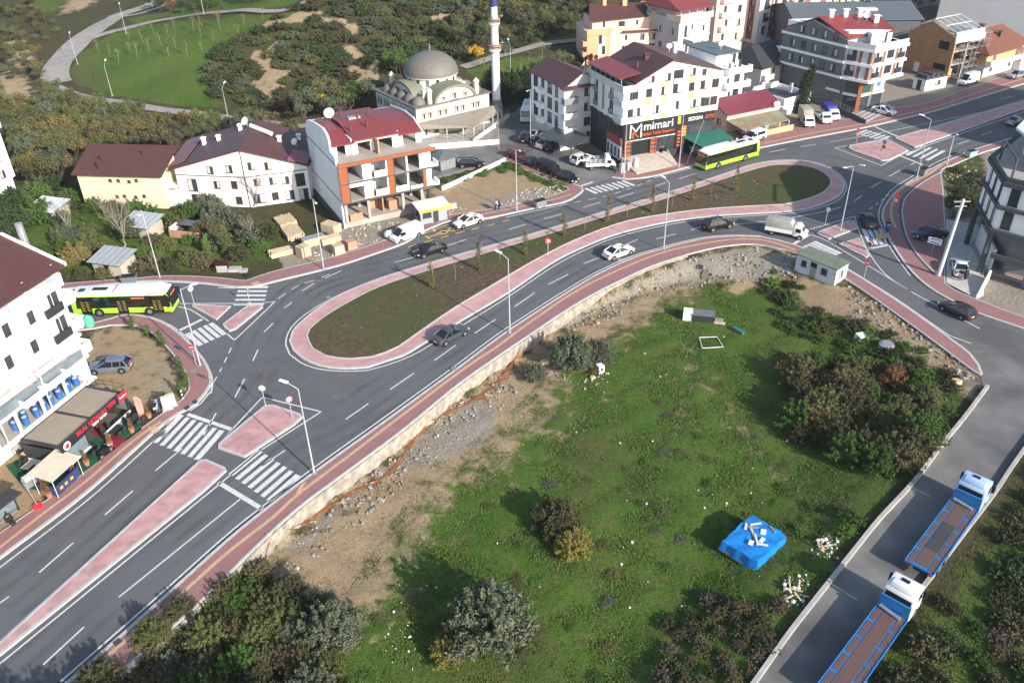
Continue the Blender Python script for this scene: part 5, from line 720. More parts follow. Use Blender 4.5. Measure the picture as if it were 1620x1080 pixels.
T = thing('minaret', 'slender white minaret with two lantern balconies and a dark blue cone', 'minaret', (-1.9,161.2,0)); mw = wallm('minaret_white', (.74,.74,.745)); m_ = MB(); m_.lathe([(1.2,0),(1.2,2.2),(.85,3.6)], n=12); m_.build('base', wallm('stone_base', (.22,.21,.20)), T); m_ = MB(); m_.lathe([(.78,3.4),(.74,12.6)], n=16); m_.build('shaft', mw, T, 40); m_ = MB(); m_.lathe([(.70,13.8),(.66,17.4)], n=16); m_.build('shaft', mw, T, 40); m_ = MB(); m_.lathe([(.62,18.4),(.60,20.6)], n=16); m_.build('shaft', mw, T, 40)
for z, r in ((12.6,1.15),(17.3,1.05)): m_ = MB(); m_.lathe([(.74,0),(r*.85,.35),(r,.5),(r,.62)], (0,0,z-.4), 16); bq = m_.build('balcony', mw, T); m_ = MB(); [m_.bar((r*.93*math.cos(a),r*.93*math.sin(a),z+.2),(r*.93*math.cos(a),r*.93*math.sin(a),z+.95),.05) for a in np.linspace(0,6.0,14)]; m_.lathe([(r,.9),(r,1.05),(r-.1,1.05)], (0,0,z), 16); m_.build('railing', mat('terracotta_trim', (.40,.22,.17), .7), bq)
m_ = MB(); m_.lathe([(.78,20.5),(.78,20.7),(.1,26.6),(.03,27.8)], n=16); m_.build('spire', mat('navy_sheet', (.035,.035,.14), .4), T, 40)
for z in (13.9,18.6): m_ = MB(); [m_.bar((0,0,z),(1.5*math.cos(a),1.5*math.sin(a),z+.1),.05) for a in (.3,2.4,4.5)]; [m_.cb((1.5*math.cos(a),1.5*math.sin(a),z+.1),(.3,.3,.3)) for a in (.3,2.4,4.5)]; m_.build('loudspeaker', FR['grey'], T)
# ---------------- modern black and white house on the right, hut, taxi booth ----------------
B = bld('house', 'modern white house with black frames and an open pillared ground floor', 'house', (59.5,94.4), 0); c = (0,0); lb = (2.1,8.2); fr_ = (10,-10); bb = (11.5,18); br = (22,6)
foot = [c, fr_, br, bb, lb]
def sc(p, k, ce=(8,4)): return [(ce[0]+(q[0]-ce[0])*k, ce[1]+(q[1]-ce[1])*k) for q in p]
m_ = MB(); m_.prism(sc(foot,.97), 6.2, 12.0); m_.build('wall', wwhite, B)
for z0, z1 in ((5.8,6.25),(8.9,9.3),(11.8,12.3)): m_ = MB(); m_.prism(sc(foot,1.03), z0, z1); m_.build('frame_band', anth, B)
m_ = MB(); m_.prism(sc(foot,.9), 0, .25); m_.build('floor', mat('tiled_floor', (.30,.25,.22), .7), B); m_ = MB(); m_.prism(sc(foot,.93), 12.3, 12.34); m_.build('terrace_floor', concw, B)
for p in (c, lb, (5,-5), fr_, (6.5,13)): m_ = MB(); q = sc([p],.97)[0]; m_.box(q[0]-.25,q[1]-.25,.1,q[0]+.25,q[1]+.25,5.8); m_.build('pillar', anth, B)
m_ = MB(); m_.hexa([(1.4,.2,0),(1.7,.2,0),(3.6,7.8,0),(3.3,7.8,0)], [(1.4,.2,3.2),(1.7,.2,3.2),(3.6,7.8,3.2),(3.3,7.8,3.2)]); m_.build('side_wall', wlgrey, B); m_ = MB(); m_.hexa([(.4,-.8,2.6),(10.2,-10.6,2.6),(10.5,-10.3,2.6),(.7,-.5,2.6)], [(.4,-.8,3.2),(10.2,-10.6,3.2),(10.5,-10.3,3.2),(.7,-.5,3.2)]); m_.build('cross_beam', anth, B)
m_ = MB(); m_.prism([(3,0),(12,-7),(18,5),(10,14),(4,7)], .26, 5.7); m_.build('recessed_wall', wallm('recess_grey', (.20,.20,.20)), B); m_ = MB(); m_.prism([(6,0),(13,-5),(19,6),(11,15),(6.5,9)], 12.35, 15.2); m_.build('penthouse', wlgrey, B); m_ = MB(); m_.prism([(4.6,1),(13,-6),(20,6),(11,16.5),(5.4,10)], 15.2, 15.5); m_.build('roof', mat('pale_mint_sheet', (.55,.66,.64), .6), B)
an = math.atan2(8.2,2.1)
for z in (6.5, 9.5):
    for u in (1.6,4.2,6.6): on(B, (c[0]+.2,c[1],0), an+math.pi, -u, z, .8, 2.2, 'dark')
    for u, w in ((1.2,1.1),(5.4,1.7),(9.5,1.5)): on(B, (.25,.05,0), -math.pi/4, u, z, w, 2.2, 'dark', k=0)
fb = MB()
for a, q in ((c,fr_),(c,lb)): a2, q2 = sc([a,q],1.0); fb.hexa([(a2[0],a2[1],12.31),(q2[0],q2[1],12.31),(q2[0]+.15,q2[1]+.15,12.31),(a2[0]+.15,a2[1]+.15,12.31)], [(a2[0],a2[1],12.9),(q2[0],q2[1],12.9),(q2[0]+.15,q2[1]+.15,12.9),(a2[0]+.15,a2[1]+.15,12.9)])
fb.build('parapet', anth, B); m_ = MB(); [m_.bar(p, q, .14, .14, 4) for p, q in (((1.0,.8,12.4),(1.0,.8,14.8)),((2.8,7.2,12.4),(2.8,7.2,14.8)),((1.0,.8,14.8),(2.8,7.2,14.8)))]; m_.build('pergola_frame', anth, B); m_ = MB(); m_.hexa([(3.2,-4.2,.3),(7.5,-8.6,.3),(8.1,-8,.3),(3.8,-3.6,.3)], [(3.2,-4.2,2.5),(7.5,-8.6,2.5),(8.1,-8,2.5),(3.8,-3.6,2.5)]); m_.build('glass_wall', mat('blue_glass', (.05,.12,.22), .12), B)
wv = P((1545,474),(1562,445)); B = thing('retaining_wall', 'short white wall beside the pillared ground floor entrance', 'wall', (*wv[0],.1), yaw(*wv)); m_ = MB(); m_.hexa([(0,-.1,0),(6,-.1,0),(6,.15,0),(0,.15,0)], [(0,-.1,.35),(6,-.1,1.3),(6,.15,1.3),(0,.15,.35)]); m_.build('wall', wwhite, B)
B = thing('site_hut', 'white panel hut with green felt roof beside the gravel bank', 'hut', (36.9,96.9,-.35), math.radians(-53)+.02); slabbox(B, 'wall', stripes('ribbed_white', (.60,.63,.66), (.50,.53,.57), 3.4, .85, 0, .5), (0,0,0,5.8,2.6,2.4)); r_ = MB(); r_.slope([(-.12,-.1,2.5),(5.95,-.1,2.5),(5.95,2.8,2.62),(-.12,2.8,2.62)], .12); r_.build('roof', rgreen, B); slabbox(B, 'corner_trim', FR['grey'], (-.03,-.04,0,.06,.02,2.37), (5.74,-.04,0,5.83,.02,2.37)); d_ = slabbox(B, 'door', mat('door_tan', (.33,.29,.26), .6), (2.2,-.05,.05,3.1,-.004,1.5)); slabbox(B, 'door_opening', mat('dark_interior', ()), (2.2,-.04,1.5,3.1,-.004,2.15)); win(B, 'f', 0, 1.25, 1.05, .8, .9, 'grey', k=0); win(B, 'f', 0, 4.2, 1.05, .9, .9, 'grey', k=0); win(B, 'r', 5.8, 1.2, 1.0, .8, .9, 'grey', k=1)
B = thing('taxi_booth', 'small grey taxi booth with a white sheet roof and yellow fascia by the kerb', 'booth', (-12.8,112.5,.12), math.radians(25)); tg = wallm('booth_grey', (.30,.32,.36)); slabbox(B, 'wall', tg, (0,0,0,4.1,2.4,2.15)); r_ = MB(); r_.slope([(-.3,-.5,2.3),(4.6,-.5,2.3),(4.6,2.7,2.6),(-.3,2.7,2.6)], .12); r_.build('roof', stripes('white_sheet', (.66,.68,.70), (.48,.5,.53), 2.5, .8, 0, .45), B); slabbox(B, 'fascia', mat('taxi_yellow', (.72,.56,.02), .5), (-.3,-.56,2.0,4.6,-.505,2.35)); text('TAKSI DURAGI', .28, 'lettering', FR['dark'], B, .01, (2.15,-.565,2.07), (math.pi/2,0,0), 1.2); win(B, 'f', 0, 1.0, .95, 1.3, 1.0, 'dark', k=0); slabbox(B, 'door', glass, (1.95,-.05,.05,2.75,-.004,1.95)); win(B, 'l', 0, 1.2, .9, 1.3, 1.0, 'dark', k=0)
# off-frame neighbour on the right that shades the far street
B = bld('apartment_block', 'plain apartment block across the street beyond the right edge of the photo', 'building', (100,122), 28); slabbox(B, 'wall', wlgrey, (0,0,0,34,14,17)); slabbox(B, 'roof', rmar, (-.4,-.4,17,34.4,14.4,17.4)); [wins(B, 'f', 0, np.arange(3,33,4), (z,), 1.4, 1.5, 'dark') for z in (1.5,4.6,7.7,10.8,13.9)]
# walls of the setting
kd = MB(); wo = [p for p in WALL]; inn = offs(wo, .44); inn = inn if inside(inn[5][0], inn[5][1], FIELD) else offs(wo, -.44); o_ = len(wo)
def wallstrip(a, c, z0, z1): kd2 = MB(); n_ = len(a); kd2.add([(p[0],p[1],z1) for p in a]+[(p[0],p[1],z1) for p in c]+[(p[0],p[1],z0) for p in a]+[(p[0],p[1],z0) for p in c], [(i,n_+i,n_+i+1,i+1) for i in range(n_-1)]+[(2*n_+i,i,i+1,2*n_+i+1) for i in range(n_-1)]+[(n_+i,3*n_+i,3*n_+i+1,n_+i+1) for i in range(n_-1)]+[(0,2*n_,3*n_,n_),(n_-1,2*n_-1,4*n_-1,3*n_-1)]); return kd2
q = spline(wo, 1.0); qi = offs(q, .44); qi = qi if inside(qi[40][0], qi[40][1], FIELD) else offs(q, -.44); T = thing('retaining_wall', 'long rough stone retaining wall between the red pavement and the sunken field', 'wall', (0,0,0)); wallstrip([tuple(np.array(a)*.9+np.array(b_)*.1) for a, b_ in zip(q, qi)], qi, -1.9, .10).build('wall', mat('rubble_stone', (.40,.35,.28), .9, var=.4, scale=2.6, bump=.9, detail=9, var2=((.25,.23,.20), 1.3)), T); wallstrip(q, [tuple(np.array(a)*.5+np.array(b_)*.5) for a, b_ in zip(q, qi)], .05, .20).build('coping', kerbm, T)
q = spline(P((1559,612),(1523,660),(1491,699),(1440,765),(1389,820),(1350,868),(1308,921),(1246,1000),(1189,1080),(1100,1200)), 1.0); T = thing('low_wall', 'low concrete edge wall between the field and the narrow asphalt side road', 'wall', (0,0,0)); wallstrip(q, offs(q, -.32) if False else offs(q, .32), -.9, .38).build('wall', concr, T)
q = spline(P((1632,690),(1600,735),(1569,781),(1520,845),(1456,929),(1414,975),(1361,1075),(1285,1200)), 1.0); T = thing('low_wall', 'low concrete edge wall along the far side of the side road behind the trucks', 'wall', (0,0,0)); wallstrip(q, offs(q, .3), -.3, .35).build('wall', concr, T)
for a, c_, lab, h, mm in (((700,302),(800,256),'low white wall between the mosque car park and the vacant lot',.7,wwhite),((672,238),(790,228),'white wall along the mosque forecourt edge',.9,wwhite),((750,226),(806,186),'pale stepped wall beside the mosque canopy and the back street',.8,wlgrey)):
    q = P(a, c_); T = thing('boundary_wall', lab, 'wall', (*q[0],0), yaw(*q)); L_ = math.dist(*q); slabbox(T, 'wall', mm, (0,0,0,L_,.22,h))
    if lab[0] != 'l': rail(T, [(0,.1,h),(L_,.1,h)], .9, FR['grey'])
# ---------------- vehicles ----------------
def paint(name, col, metal=.0): return mat('paint_'+name, col, .32, var=.03, scale=.8, metal=metal, spec=.6)
PW = paint('white', (.72,.72,.71)); PAINT = {'white': PW, 'black': paint('black', (.008,.008,.010)), 'grey': paint('grey', (.075,.085,.095), .3), 'steel': paint('steel', (.17,.20,.26), .3), 'silver': paint('silver', (.36,.39,.43), .4), 'navy': paint('navy', (.012,.022,.07)), 'red': paint('red', (.20,.018,.02)), 'dark': paint('dark', (.022,.025,.028)), 'green': paint('olive', (.03,.036,.032)), 'beige': paint('beige', (.42,.39,.34)), 'blue': paint('blue', (.02,.12,.38)), 'lblue': paint('pale_blue', (.38,.52,.72))}
tyre = mat('tyre', (.012,.012,.013), .85); rimm = mat('rim', (.32,.33,.34), .35, metal=.6); blackp = mat('black_plastic', (.014,.014,.015), .6); lamp_w = mat('headlamp_lens', (.62,.64,.66), .12); lamp_r = mat('tail_lens', (.34,.012,.012), .2); plate = mat('number_plate', (.72,.72,.70), .5); cglass = mat('car_glass', (.012,.014,.017), .06, var=.05, spec=.8)
def wheels(th, xs, hw, r, wd=.21, n=2):
    for x in xs:
        for s in (-1, 1):
            y = s*(hw-wd/2+.012); m = MB(); m.wheel((0,0,0), r, wd); w_ = m.build('wheel', tyre, th, 40); w_.location = (x, y, r); m = MB(); m.bar((0,s*(wd/2-.03),0),(0,s*(wd/2+.012),0),r*.62,r*.58,12); m.build('rim', rimm, w_)
def pair(th, name, m, x0, x1, y0, y1, z0, z1):
    for s in (-1, 1): b_ = MB(); b_.box(x0, min(s*y0,s*y1), z0, x1, max(s*y0,s*y1), z1); b_.build(name, m, th)
def loft(st, name, m, th, smooth=42):
    m_ = MB(); rings = []
    for x, zt_, hw, zb in st:
        h = zt_-zb; half = [(hw*.90,zb),(hw*.985,zb+h*.28),(hw,zb+h*.62),(hw*.965,zb+h*.86),(hw*.80,zb+h*.985),(0,zt_+.012)]; rings.append([(x,-y,z) for y, z in half]+[(x,y,z) for y, z in half[::-1][1:]])
    n_ = len(rings[0]); vs = [p for r in rings for p in r]; fs = []
    for k in range(len(rings)-1): fs += [(k*n_+i, k*n_+(i+1)%n_, (k+1)*n_+(i+1)%n_, (k+1)*n_+i) for i in range(n_)]
    fs += [tuple(range(n_)), tuple(range((len(rings)-1)*n_, len(rings)*n_))[::-1]]; m_.add(vs, fs); return m_.build(name, m, th, smooth)
def car(name, label, cat, L=4.5, W=1.8, H=1.46, style='sedan', wr=.335):
    t = thing(name, label, cat); a = L/2; hw = W/2; bz = .96 if style != 'suv' else 1.06; zb = .22 if style != 'suv' else .28
    hx = a-1.25 if style != 'suv' else a-1.2; hz = bz-.12
    rear = {'sedan': [(-a+.95,bz+.03,hw*.97,zb),(-a+.12,bz+.01,hw*.90,zb+.05),(-a,bz-.2,hw*.82,zb+.16)]}.get(style, [(-a+.35,bz,hw*.96,zb),(-a+.05,bz-.05,hw*.9,zb+.05),(-a,bz-.25,hw*.84,zb+.15)])
    loft([(a,.62,hw*.66,zb+.14),(a-.06,.70,hw*.80,zb+.06),(a-.2,.76,hw*.90,zb+.02),(a-.45,hz-.05,hw*.95,zb),(hx,hz+.08,hw*.985,zb),(hx-.5,bz,hw,zb)]+rear, 'body', PW, t)
    tr = {'sedan': -a+1.5, 'hatch': -a+.62, 'suv': -a+.55, 'wagon': -a+.55}[style]; br = {'sedan': -a+.52, 'hatch': -a+.12, 'suv': -a+.14, 'wagon': -a+.12}[style]; tf = hx-.92; bf = hx+.20; tw, bw = hw*.71, hw*.94; zt_ = H-.05; g0 = bz-.06
    m_ = MB(); m_.hexa([(br,-bw,g0),(bf,-bw,g0-.06),(bf,bw,g0-.06),(br,bw,g0)], [(tr,-tw,zt_),(tf,-tw,zt_),(tf,tw,zt_),(tr,tw,zt_)]); m_.build('windows', cglass, t)
    m_ = MB(); xs = [tr-.04, tr+.12, (tr+tf)/2, tf-.15, tf+.05]; zz = [zt_-.02, zt_+.025, zt_+.05, zt_+.025, zt_-.03]; vs = []
    for x, z in zip(xs, zz): vs += [(x,-tw-.03,z-.06),(x,-tw*.92,z-.005),(x,-tw*.5,z+.02),(x,tw*.5,z+.02),(x,tw*.92,z-.005),(x,tw+.03,z-.06)]
    m_.add(vs, [(k*6+i,k*6+i+1,(k+1)*6+i+1,(k+1)*6+i) for k in range(4) for i in range(5)]+[tuple(range(6)), tuple(range(24,30)), ]); m_.build('roof', PW, t, 60)
    for s in (-1, 1):
        m_ = MB(); pl = [((bf,bw),(tf+.03,tw)),((br,bw),(tr,tw))]
        for (x0,y0), (x1,y1) in pl: m_.bar((x0,s*(y0+.012),g0),(x1,s*(y1+.012),zt_-.01),.085,.06,5)
        mid = (bf+br)/2-.1; m_.bar((mid,s*(bw+.006),g0),(mid-.08,s*(tw+.012),zt_),.05,.04,4)
        if style in ('wagon','suv'): q = br+.75; m_.bar((q,s*(bw+.006),g0),(q-.05,s*(tw+.012),zt_),.05,.04,4)
        m_.build('pillar', PW, t); m_ = MB(); m_.cb((bf-.25,s*(bw+.13),bz+.06),(.14,.2,.14)); m_.build('mirror', PW, t)
    for x in (a-.85, -a+.85):
        for s in (-1,1): m_ = MB(); m_.bar((x,s*(hw-.24),wr+.01),(x,s*(hw+.004),wr+.01),wr+.07,wr+.07,16); m_.build('wheel_arch', blackp, t)
    wheels(t, (a-.85,-a+.85), hw+.01, wr); pair(t, 'headlight', lamp_w, a-.26, a-.03, hw*.50, hw*.86, .56, .70); pair(t, 'tail_light', lamp_r, -a-.012, -a+.22, hw*.52, hw*.90, bz-.20, bz-.04)
    m_ = MB(); m_.box(a-.12,-.42,.36,a+.012,.42,.52); m_.build('grille', blackp, t); m_ = MB(); m_.box(a,-.25,.34,a+.025,.25,.44); m_.build('number_plate', plate, t); m_ = MB(); m_.box(-a-.02,-.25,.52,-a+.05,.25,.63); m_.build('number_plate', plate, t)
    m_ = MB(); m_.box(-a-.01,-hw*.78,.26,-a+.2,hw*.78,.38); m_.build('bumper', blackp, t)
    if style in ('suv','wagon'):
        for s in (-1,1): m_ = MB(); m_.bar((tr+.1,s*tw*.9,H+.05),(tf-.2,s*tw*.9,H+.05),.025); m_.build('roof_rail', steel, t)
    return t
def head(px, py, hx, hy): a, b_ = flat(px,py), flat(hx,hy); return math.atan2(b_.y-a.y, b_.x-a.x)
def put(src, px, py, hx, hy, label, col=None, z=0., ground=False, group='', mover=False):
    p = G(px,py) if ground else flat(px,py); loc = (p.x,p.y,(p.z if ground else 0)+z); rc = {'paint_white': PAINT[col]} if col else None
    return dup(src, loc, head(px,py,hx,hy), label, group, recol=rc)
cars = {'sedan': car('parked_car','x','car',4.6,1.8,1.46,'sedan'), 'hatch': car('parked_car','x','car',4.2,1.78,1.5,'hatch'), 'suv': car('parked_car','x','car',4.5,1.86,1.68,'suv',.36), 'wagon': car('parked_car','x','car',4.6,1.8,1.5,'wagon')}
GQ = 'cars queued on the side street'; GP = 'cars parked on the back street'
for k, px, py, hx, hy, lab, col, grp in (
 ('wagon',176,585,145,587,'steel blue estate car parked on the gravel lot beside the white block','steel',None),
 ('sedan',713,535,738,522,'dark grey saloon driving along the near carriageway towards the lamp post','grey',None),
 ('sedan',681,401,655,409,'black saloon driving on the far carriageway below the white van','black',None),
 ('sedan',741,355,716,363,'white saloon stopped in the yellow marked taxi bay','white',None),
 ('sedan',978,404,1001,396,'white saloon driving on the near carriageway left of the black SUV','white',None),
 ('suv',1135,361,1158,356,'black SUV driving behind the white box truck','black',None),
 ('sedan',1373,354,1366,338,'dark olive saloon leaving the crossing beside the triangular islands','green',None),
 ('sedan',1469,377,1443,379,'navy blue car parked on the red brick plaza','navy',None),
 ('sedan',1516,430,1513,412,'white hatchback on the pale forecourt with two people behind it','white',None),
 ('hatch',1512,496,1488,484,'black hatchback turning off the narrow side road by the brick kerb','dark',None),
 ('sedan',1606,196,1622,190,'grey silver saloon at the right edge on the far street','silver',None),
 ('sedan',1397,181,1415,185,'white saloon parked on the checkered forecourt of the slate building','white',None),
 ('sedan',1091,237,1104,245,'white saloon parked on the pavement left of the green canopy','white',None),
 ('sedan',1124,224,1111,216,'silver saloon under the green canopy','silver',None),
 ('suv',819,252,842,262,'dark red SUV last in the queue on the side street','red',GQ),
 ('sedan',841,262,862,270,'dark grey saloon second from last in the side street queue','dark',GQ),
 ('sedan',895,285,915,293,'black saloon at the head of the side street queue','black',GQ),
 ('suv',921,257,935,252,'white SUV under the dark lean-to canopy','white',None),
 ('suv',835,222,846,213,'black SUV at the bend of the back street by the thin lamp','black',GP),
 ('sedan',848,217,860,210,'white saloon beside the black SUV on the back street','white',GP),
 ('sedan',864,232,878,226,'beige saloon parked beside the pale apartment house','beige',GP),
 ('hatch',877,236,890,230,'black hatchback parked beside the beige saloon','black',GP),
 ('sedan',847,165,865,160,'white saloon nearer the camera of the two by the hedge','white',GP),
 ('sedan',860,158,876,153,'white saloon farther from the camera of the two by the hedge','white',GP),
 ('wagon',745,263,770,262,'black estate car in the mosque car park next to the kiosk','black',None),
 ('suv',916,79,926,82,'black SUV parked behind the caravans','black',None),
 ('wagon',1607,124,1590,128,'silver estate car parked on the far brick pavement','silver',None),
 ('sedan',826,205,838,199,'dark saloon standing behind the white minibus','dark',GP) if False else ('hatch',845,186,852,176,'dark hatchback standing behind the white minibus','dark',GP)):
    put(cars[k], px, py, hx, hy, lab, col, group=grp or '', z=.15 if (px,py) in ((1091,237),(1124,224),(1397,181),(1516,430),(1469,377),(1607,124)) else .01)
for c in cars.values():
    for ch in list(c.children):
        for g in list(ch.children): bpy.data.objects.remove(g)
        bpy.data.objects.remove(ch)
    bpy.data.objects.remove(c)
def pbody(prof, W, m, th, name='body', taper=.06, z0=.9, smooth=35, bev=.06):
    """side outline (x,z) given width, leaning in a little towards the roof, edges rounded"""
    bm = bmesh.new(); zs = [p[1] for p in prof]; zm = max(zs)
    hw = lambda z: W/2*(1-taper*max(0,(z-z0))/max(.1,zm-z0)); L_ = [bm.verts.new((x,-hw(z),z)) for x, z in prof]; R_ = [bm.verts.new((x,hw(z),z)) for x, z in prof]; n_ = len(prof)
    bm.faces.new(L_); bm.faces.new(R_[::-1])
    for i in range(n_): bm.faces.new((L_[i],R_[i],R_[(i+1)%n_],L_[(i+1)%n_]))
    bmesh.ops.recalc_face_normals(bm, faces=bm.faces)
    if bev: bmesh.ops.bevel(bm, geom=list(bm.edges), offset=bev, segments=2, affect='EDGES', profile=.6)
    me = bpy.data.meshes.new(name); bm.to_mesh(me); bm.free(); me.materials.append(m); me.polygons.foreach_set('use_smooth', [True]*len(me.polygons)); me.set_sharp_from_angle(angle=math.radians(smooth)); o = bpy.data.objects.new(name, me); COL.objects.link(o); o.parent = th; return o
def spane(th, x0, x1, z0, z1, y, name='side_window', m=None, sides=(-1,1), lean=.0):
    for s in sides: b_ = MB(); yo = s*(y+.012); yi = s*(y-.03); lo = s*lean; b_.hexa([(x0,yi,z0),(x1,yi,z0),(x1,yo,z0),(x0,yo,z0)], [(x0,yi-lo,z1),(x1,yi-lo,z1),(x1,yo-lo,z1),(x0,yo-lo,z1)]); b_.build(name, m or cglass, th)
def screen(th, x0, z0, x1, z1, hw, name='windscreen', off=.02):
    b_ = MB(); d = Vector((z1-z0, 0, -(x1-x0))).normalized()*off*(1 if x0 >= x1 else 1); b_.hexa([(x0-d.x,-hw,z0-d.z),(x0+d.x,-hw,z0+d.z),(x0+d.x,hw,z0+d.z),(x0-d.x,hw,z0-d.z)], [(x1-d.x,-hw*.94,z1-d.z),(x1+d.x,-hw*.94,z1+d.z),(x1+d.x,hw*.94,z1+d.z),(x1-d.x,hw*.94,z1-d.z)]); return b_.build(name, cglass, th)
def fin(t, L, W, wr, xs, hz=.75, tz=.95, wd=.22):
    a = L/2; wheels(t, xs, W/2, wr, wd); pair(t, 'headlight', lamp_w, a-.16, a+.012, W*.28, W*.44, hz-.1, hz+.08); pair(t, 'tail_light', lamp_r, -a-.012, -a+.06, W*.40, W*.47, tz-.2, tz+.1); b_ = MB(); b_.box(a-.05,-.26,.4,a+.03,.26,.5); b_.build('number_plate', plate, t); b_ = MB(); b_.box(-a-.03,-.26,.5,-a+.02,.26,.6); b_.build('number_plate', plate, t)
    for x in xs:
        for s in (-1,1): m_ = MB(); m_.bar((x,s*(W/2-.25),wr+.01),(x,s*(W/2+.002),wr+.01),wr+.07,wr+.07,16); m_.build('wheel_arch', blackp, t)
    pair(t, 'mirror', blackp, a-1.0, a-.85, W/2+.02, W/2+.2, 1.1, 1.4)
def van(name, label, cat, col='white', L=4.9, W=1.74, H=1.95, glass_side=False):
    t = thing(name, label, cat); a = L/2; pm_ = PAINT[col]; pbody([(-a,.3),(-a,1.0),(-a+.12,H-.06),(-a+.3,H),(a-1.75,H),(a-1.5,H-.05),(a-.62,1.05),(a-.08,.86),(a,.5),(a,.3)], W, pm_, t, taper=.12); screen(t, a-.60, 1.08, a-1.46, H-.12, W*.40, off=.03); spane(t, a-1.75, a-.95, 1.05, 1.55, W/2*.985, lean=.03)
    if glass_side: spane(t, -a+.5, a-1.95, 1.08, 1.62, W/2*.98, lean=.05)
    b_ = MB(); b_.box(-a-.012,-.55,1.1,-a+.12,.55,1.6); b_.build('rear_window', cglass, t); fin(t, L, W, .32, (a-.85,-a+.95)); return t
def setat(t, px, py, hx, hy, z=.01): p = flat(px,py); t.location = (p.x,p.y,z); t.rotation_euler = (0,0,head(px,py,hx,hy)); return t
setat(van('panel_van','white panel van parked on the kerb in front of the building site','van'), 644, 377, 615, 388)
setat(van('panel_van','white panel van parked in front of the scaffolded house','van',H=2.2,L=5.2), 1531, 133, 1512, 139, .1)
setat(van('minivan','white people carrier parked on the brick pavement in front of the orange wall','van',L=4.5,H=1.8,glass_side=True), 1193, 223, 1174, 229, .15)
setat(van('minivan','black people carrier third in the queue on the side street','van','black',L=4.9,H=1.9,glass_side=True), 867, 273, 889, 281)['group'] = GQ
t = thing('minibus', 'white minibus facing the camera on the back street', 'minibus'); pbody([(-3.4,.4),(-3.4,2.5),(-3.2,2.75),(2.9,2.75),(3.2,2.6),(3.45,1.2),(3.5,.4)], 2.2, PW, t, taper=.08); screen(t, 3.46, 1.25, 3.22, 2.4, .95, off=.04); spane(t, -3.1, 2.9, 1.35, 2.3, 1.08, lean=.05); b_ = MB(); b_.cb((-.4,0,2.85),(1.8,1.2,.25)); b_.build('roof_unit', wlgrey, t); fin(t, 6.9, 2.2, .4, (2.2,-2.0), .7); setat(t, 835, 187, 830, 203)
def caravan(px, py, hx, hy, label, kk=0):
    t = thing('caravan', label, 'caravan', group='caravans on the parking area'); pr = [(-2.2,.45),(-2.3,1.3),(-2.0,2.3),(-1.4,2.55),(1.5,2.5),(2.1,2.0),(2.25,1.1),(2.1,.45)] if kk != 1 else [(-2.1,.45),(-2.2,1.1),(-1.6,2.1),(-.6,2.6),(1.0,2.5),(1.9,1.8),(2.2,1.0),(2.1,.45)]
    pbody(pr, 2.1, PW, t, taper=.05); spane(t, -1.5, -.5, 1.3, 1.95, 1.03); spane(t, .6, 1.5, 1.3, 1.9, 1.03); spane(t, -.3, .35, .6, 2.1, 1.035, 'door', wlgrey, (-1,)); spane(t, -2.0, 2.0, .75, .92, 1.045, 'stripe', PAINT['grey'] if kk != 2 else PAINT['red']); wheels(t, (-.1,), 1.08, .3, .2); b_ = MB(); b_.bar((2.1,0,.55),(3.2,0,.5),.05); b_.build('drawbar', steel, t); setat(t, px, py, hx, hy, .03)
for i, q in enumerate(((817,101,828,97,'white caravan nearest the lawn lamp'),(825,94,836,90,'white caravan behind the nearest one, second from the lawn lamp'),(845,93,858,89,'white caravan in the middle of the row'),(861,88,873,84,'rounded white caravan with a dark front window'),(892,81,905,78,'white caravan with a red stripe apart from the row'))): caravan(*q, kk=(0,0,0,1,2)[i])
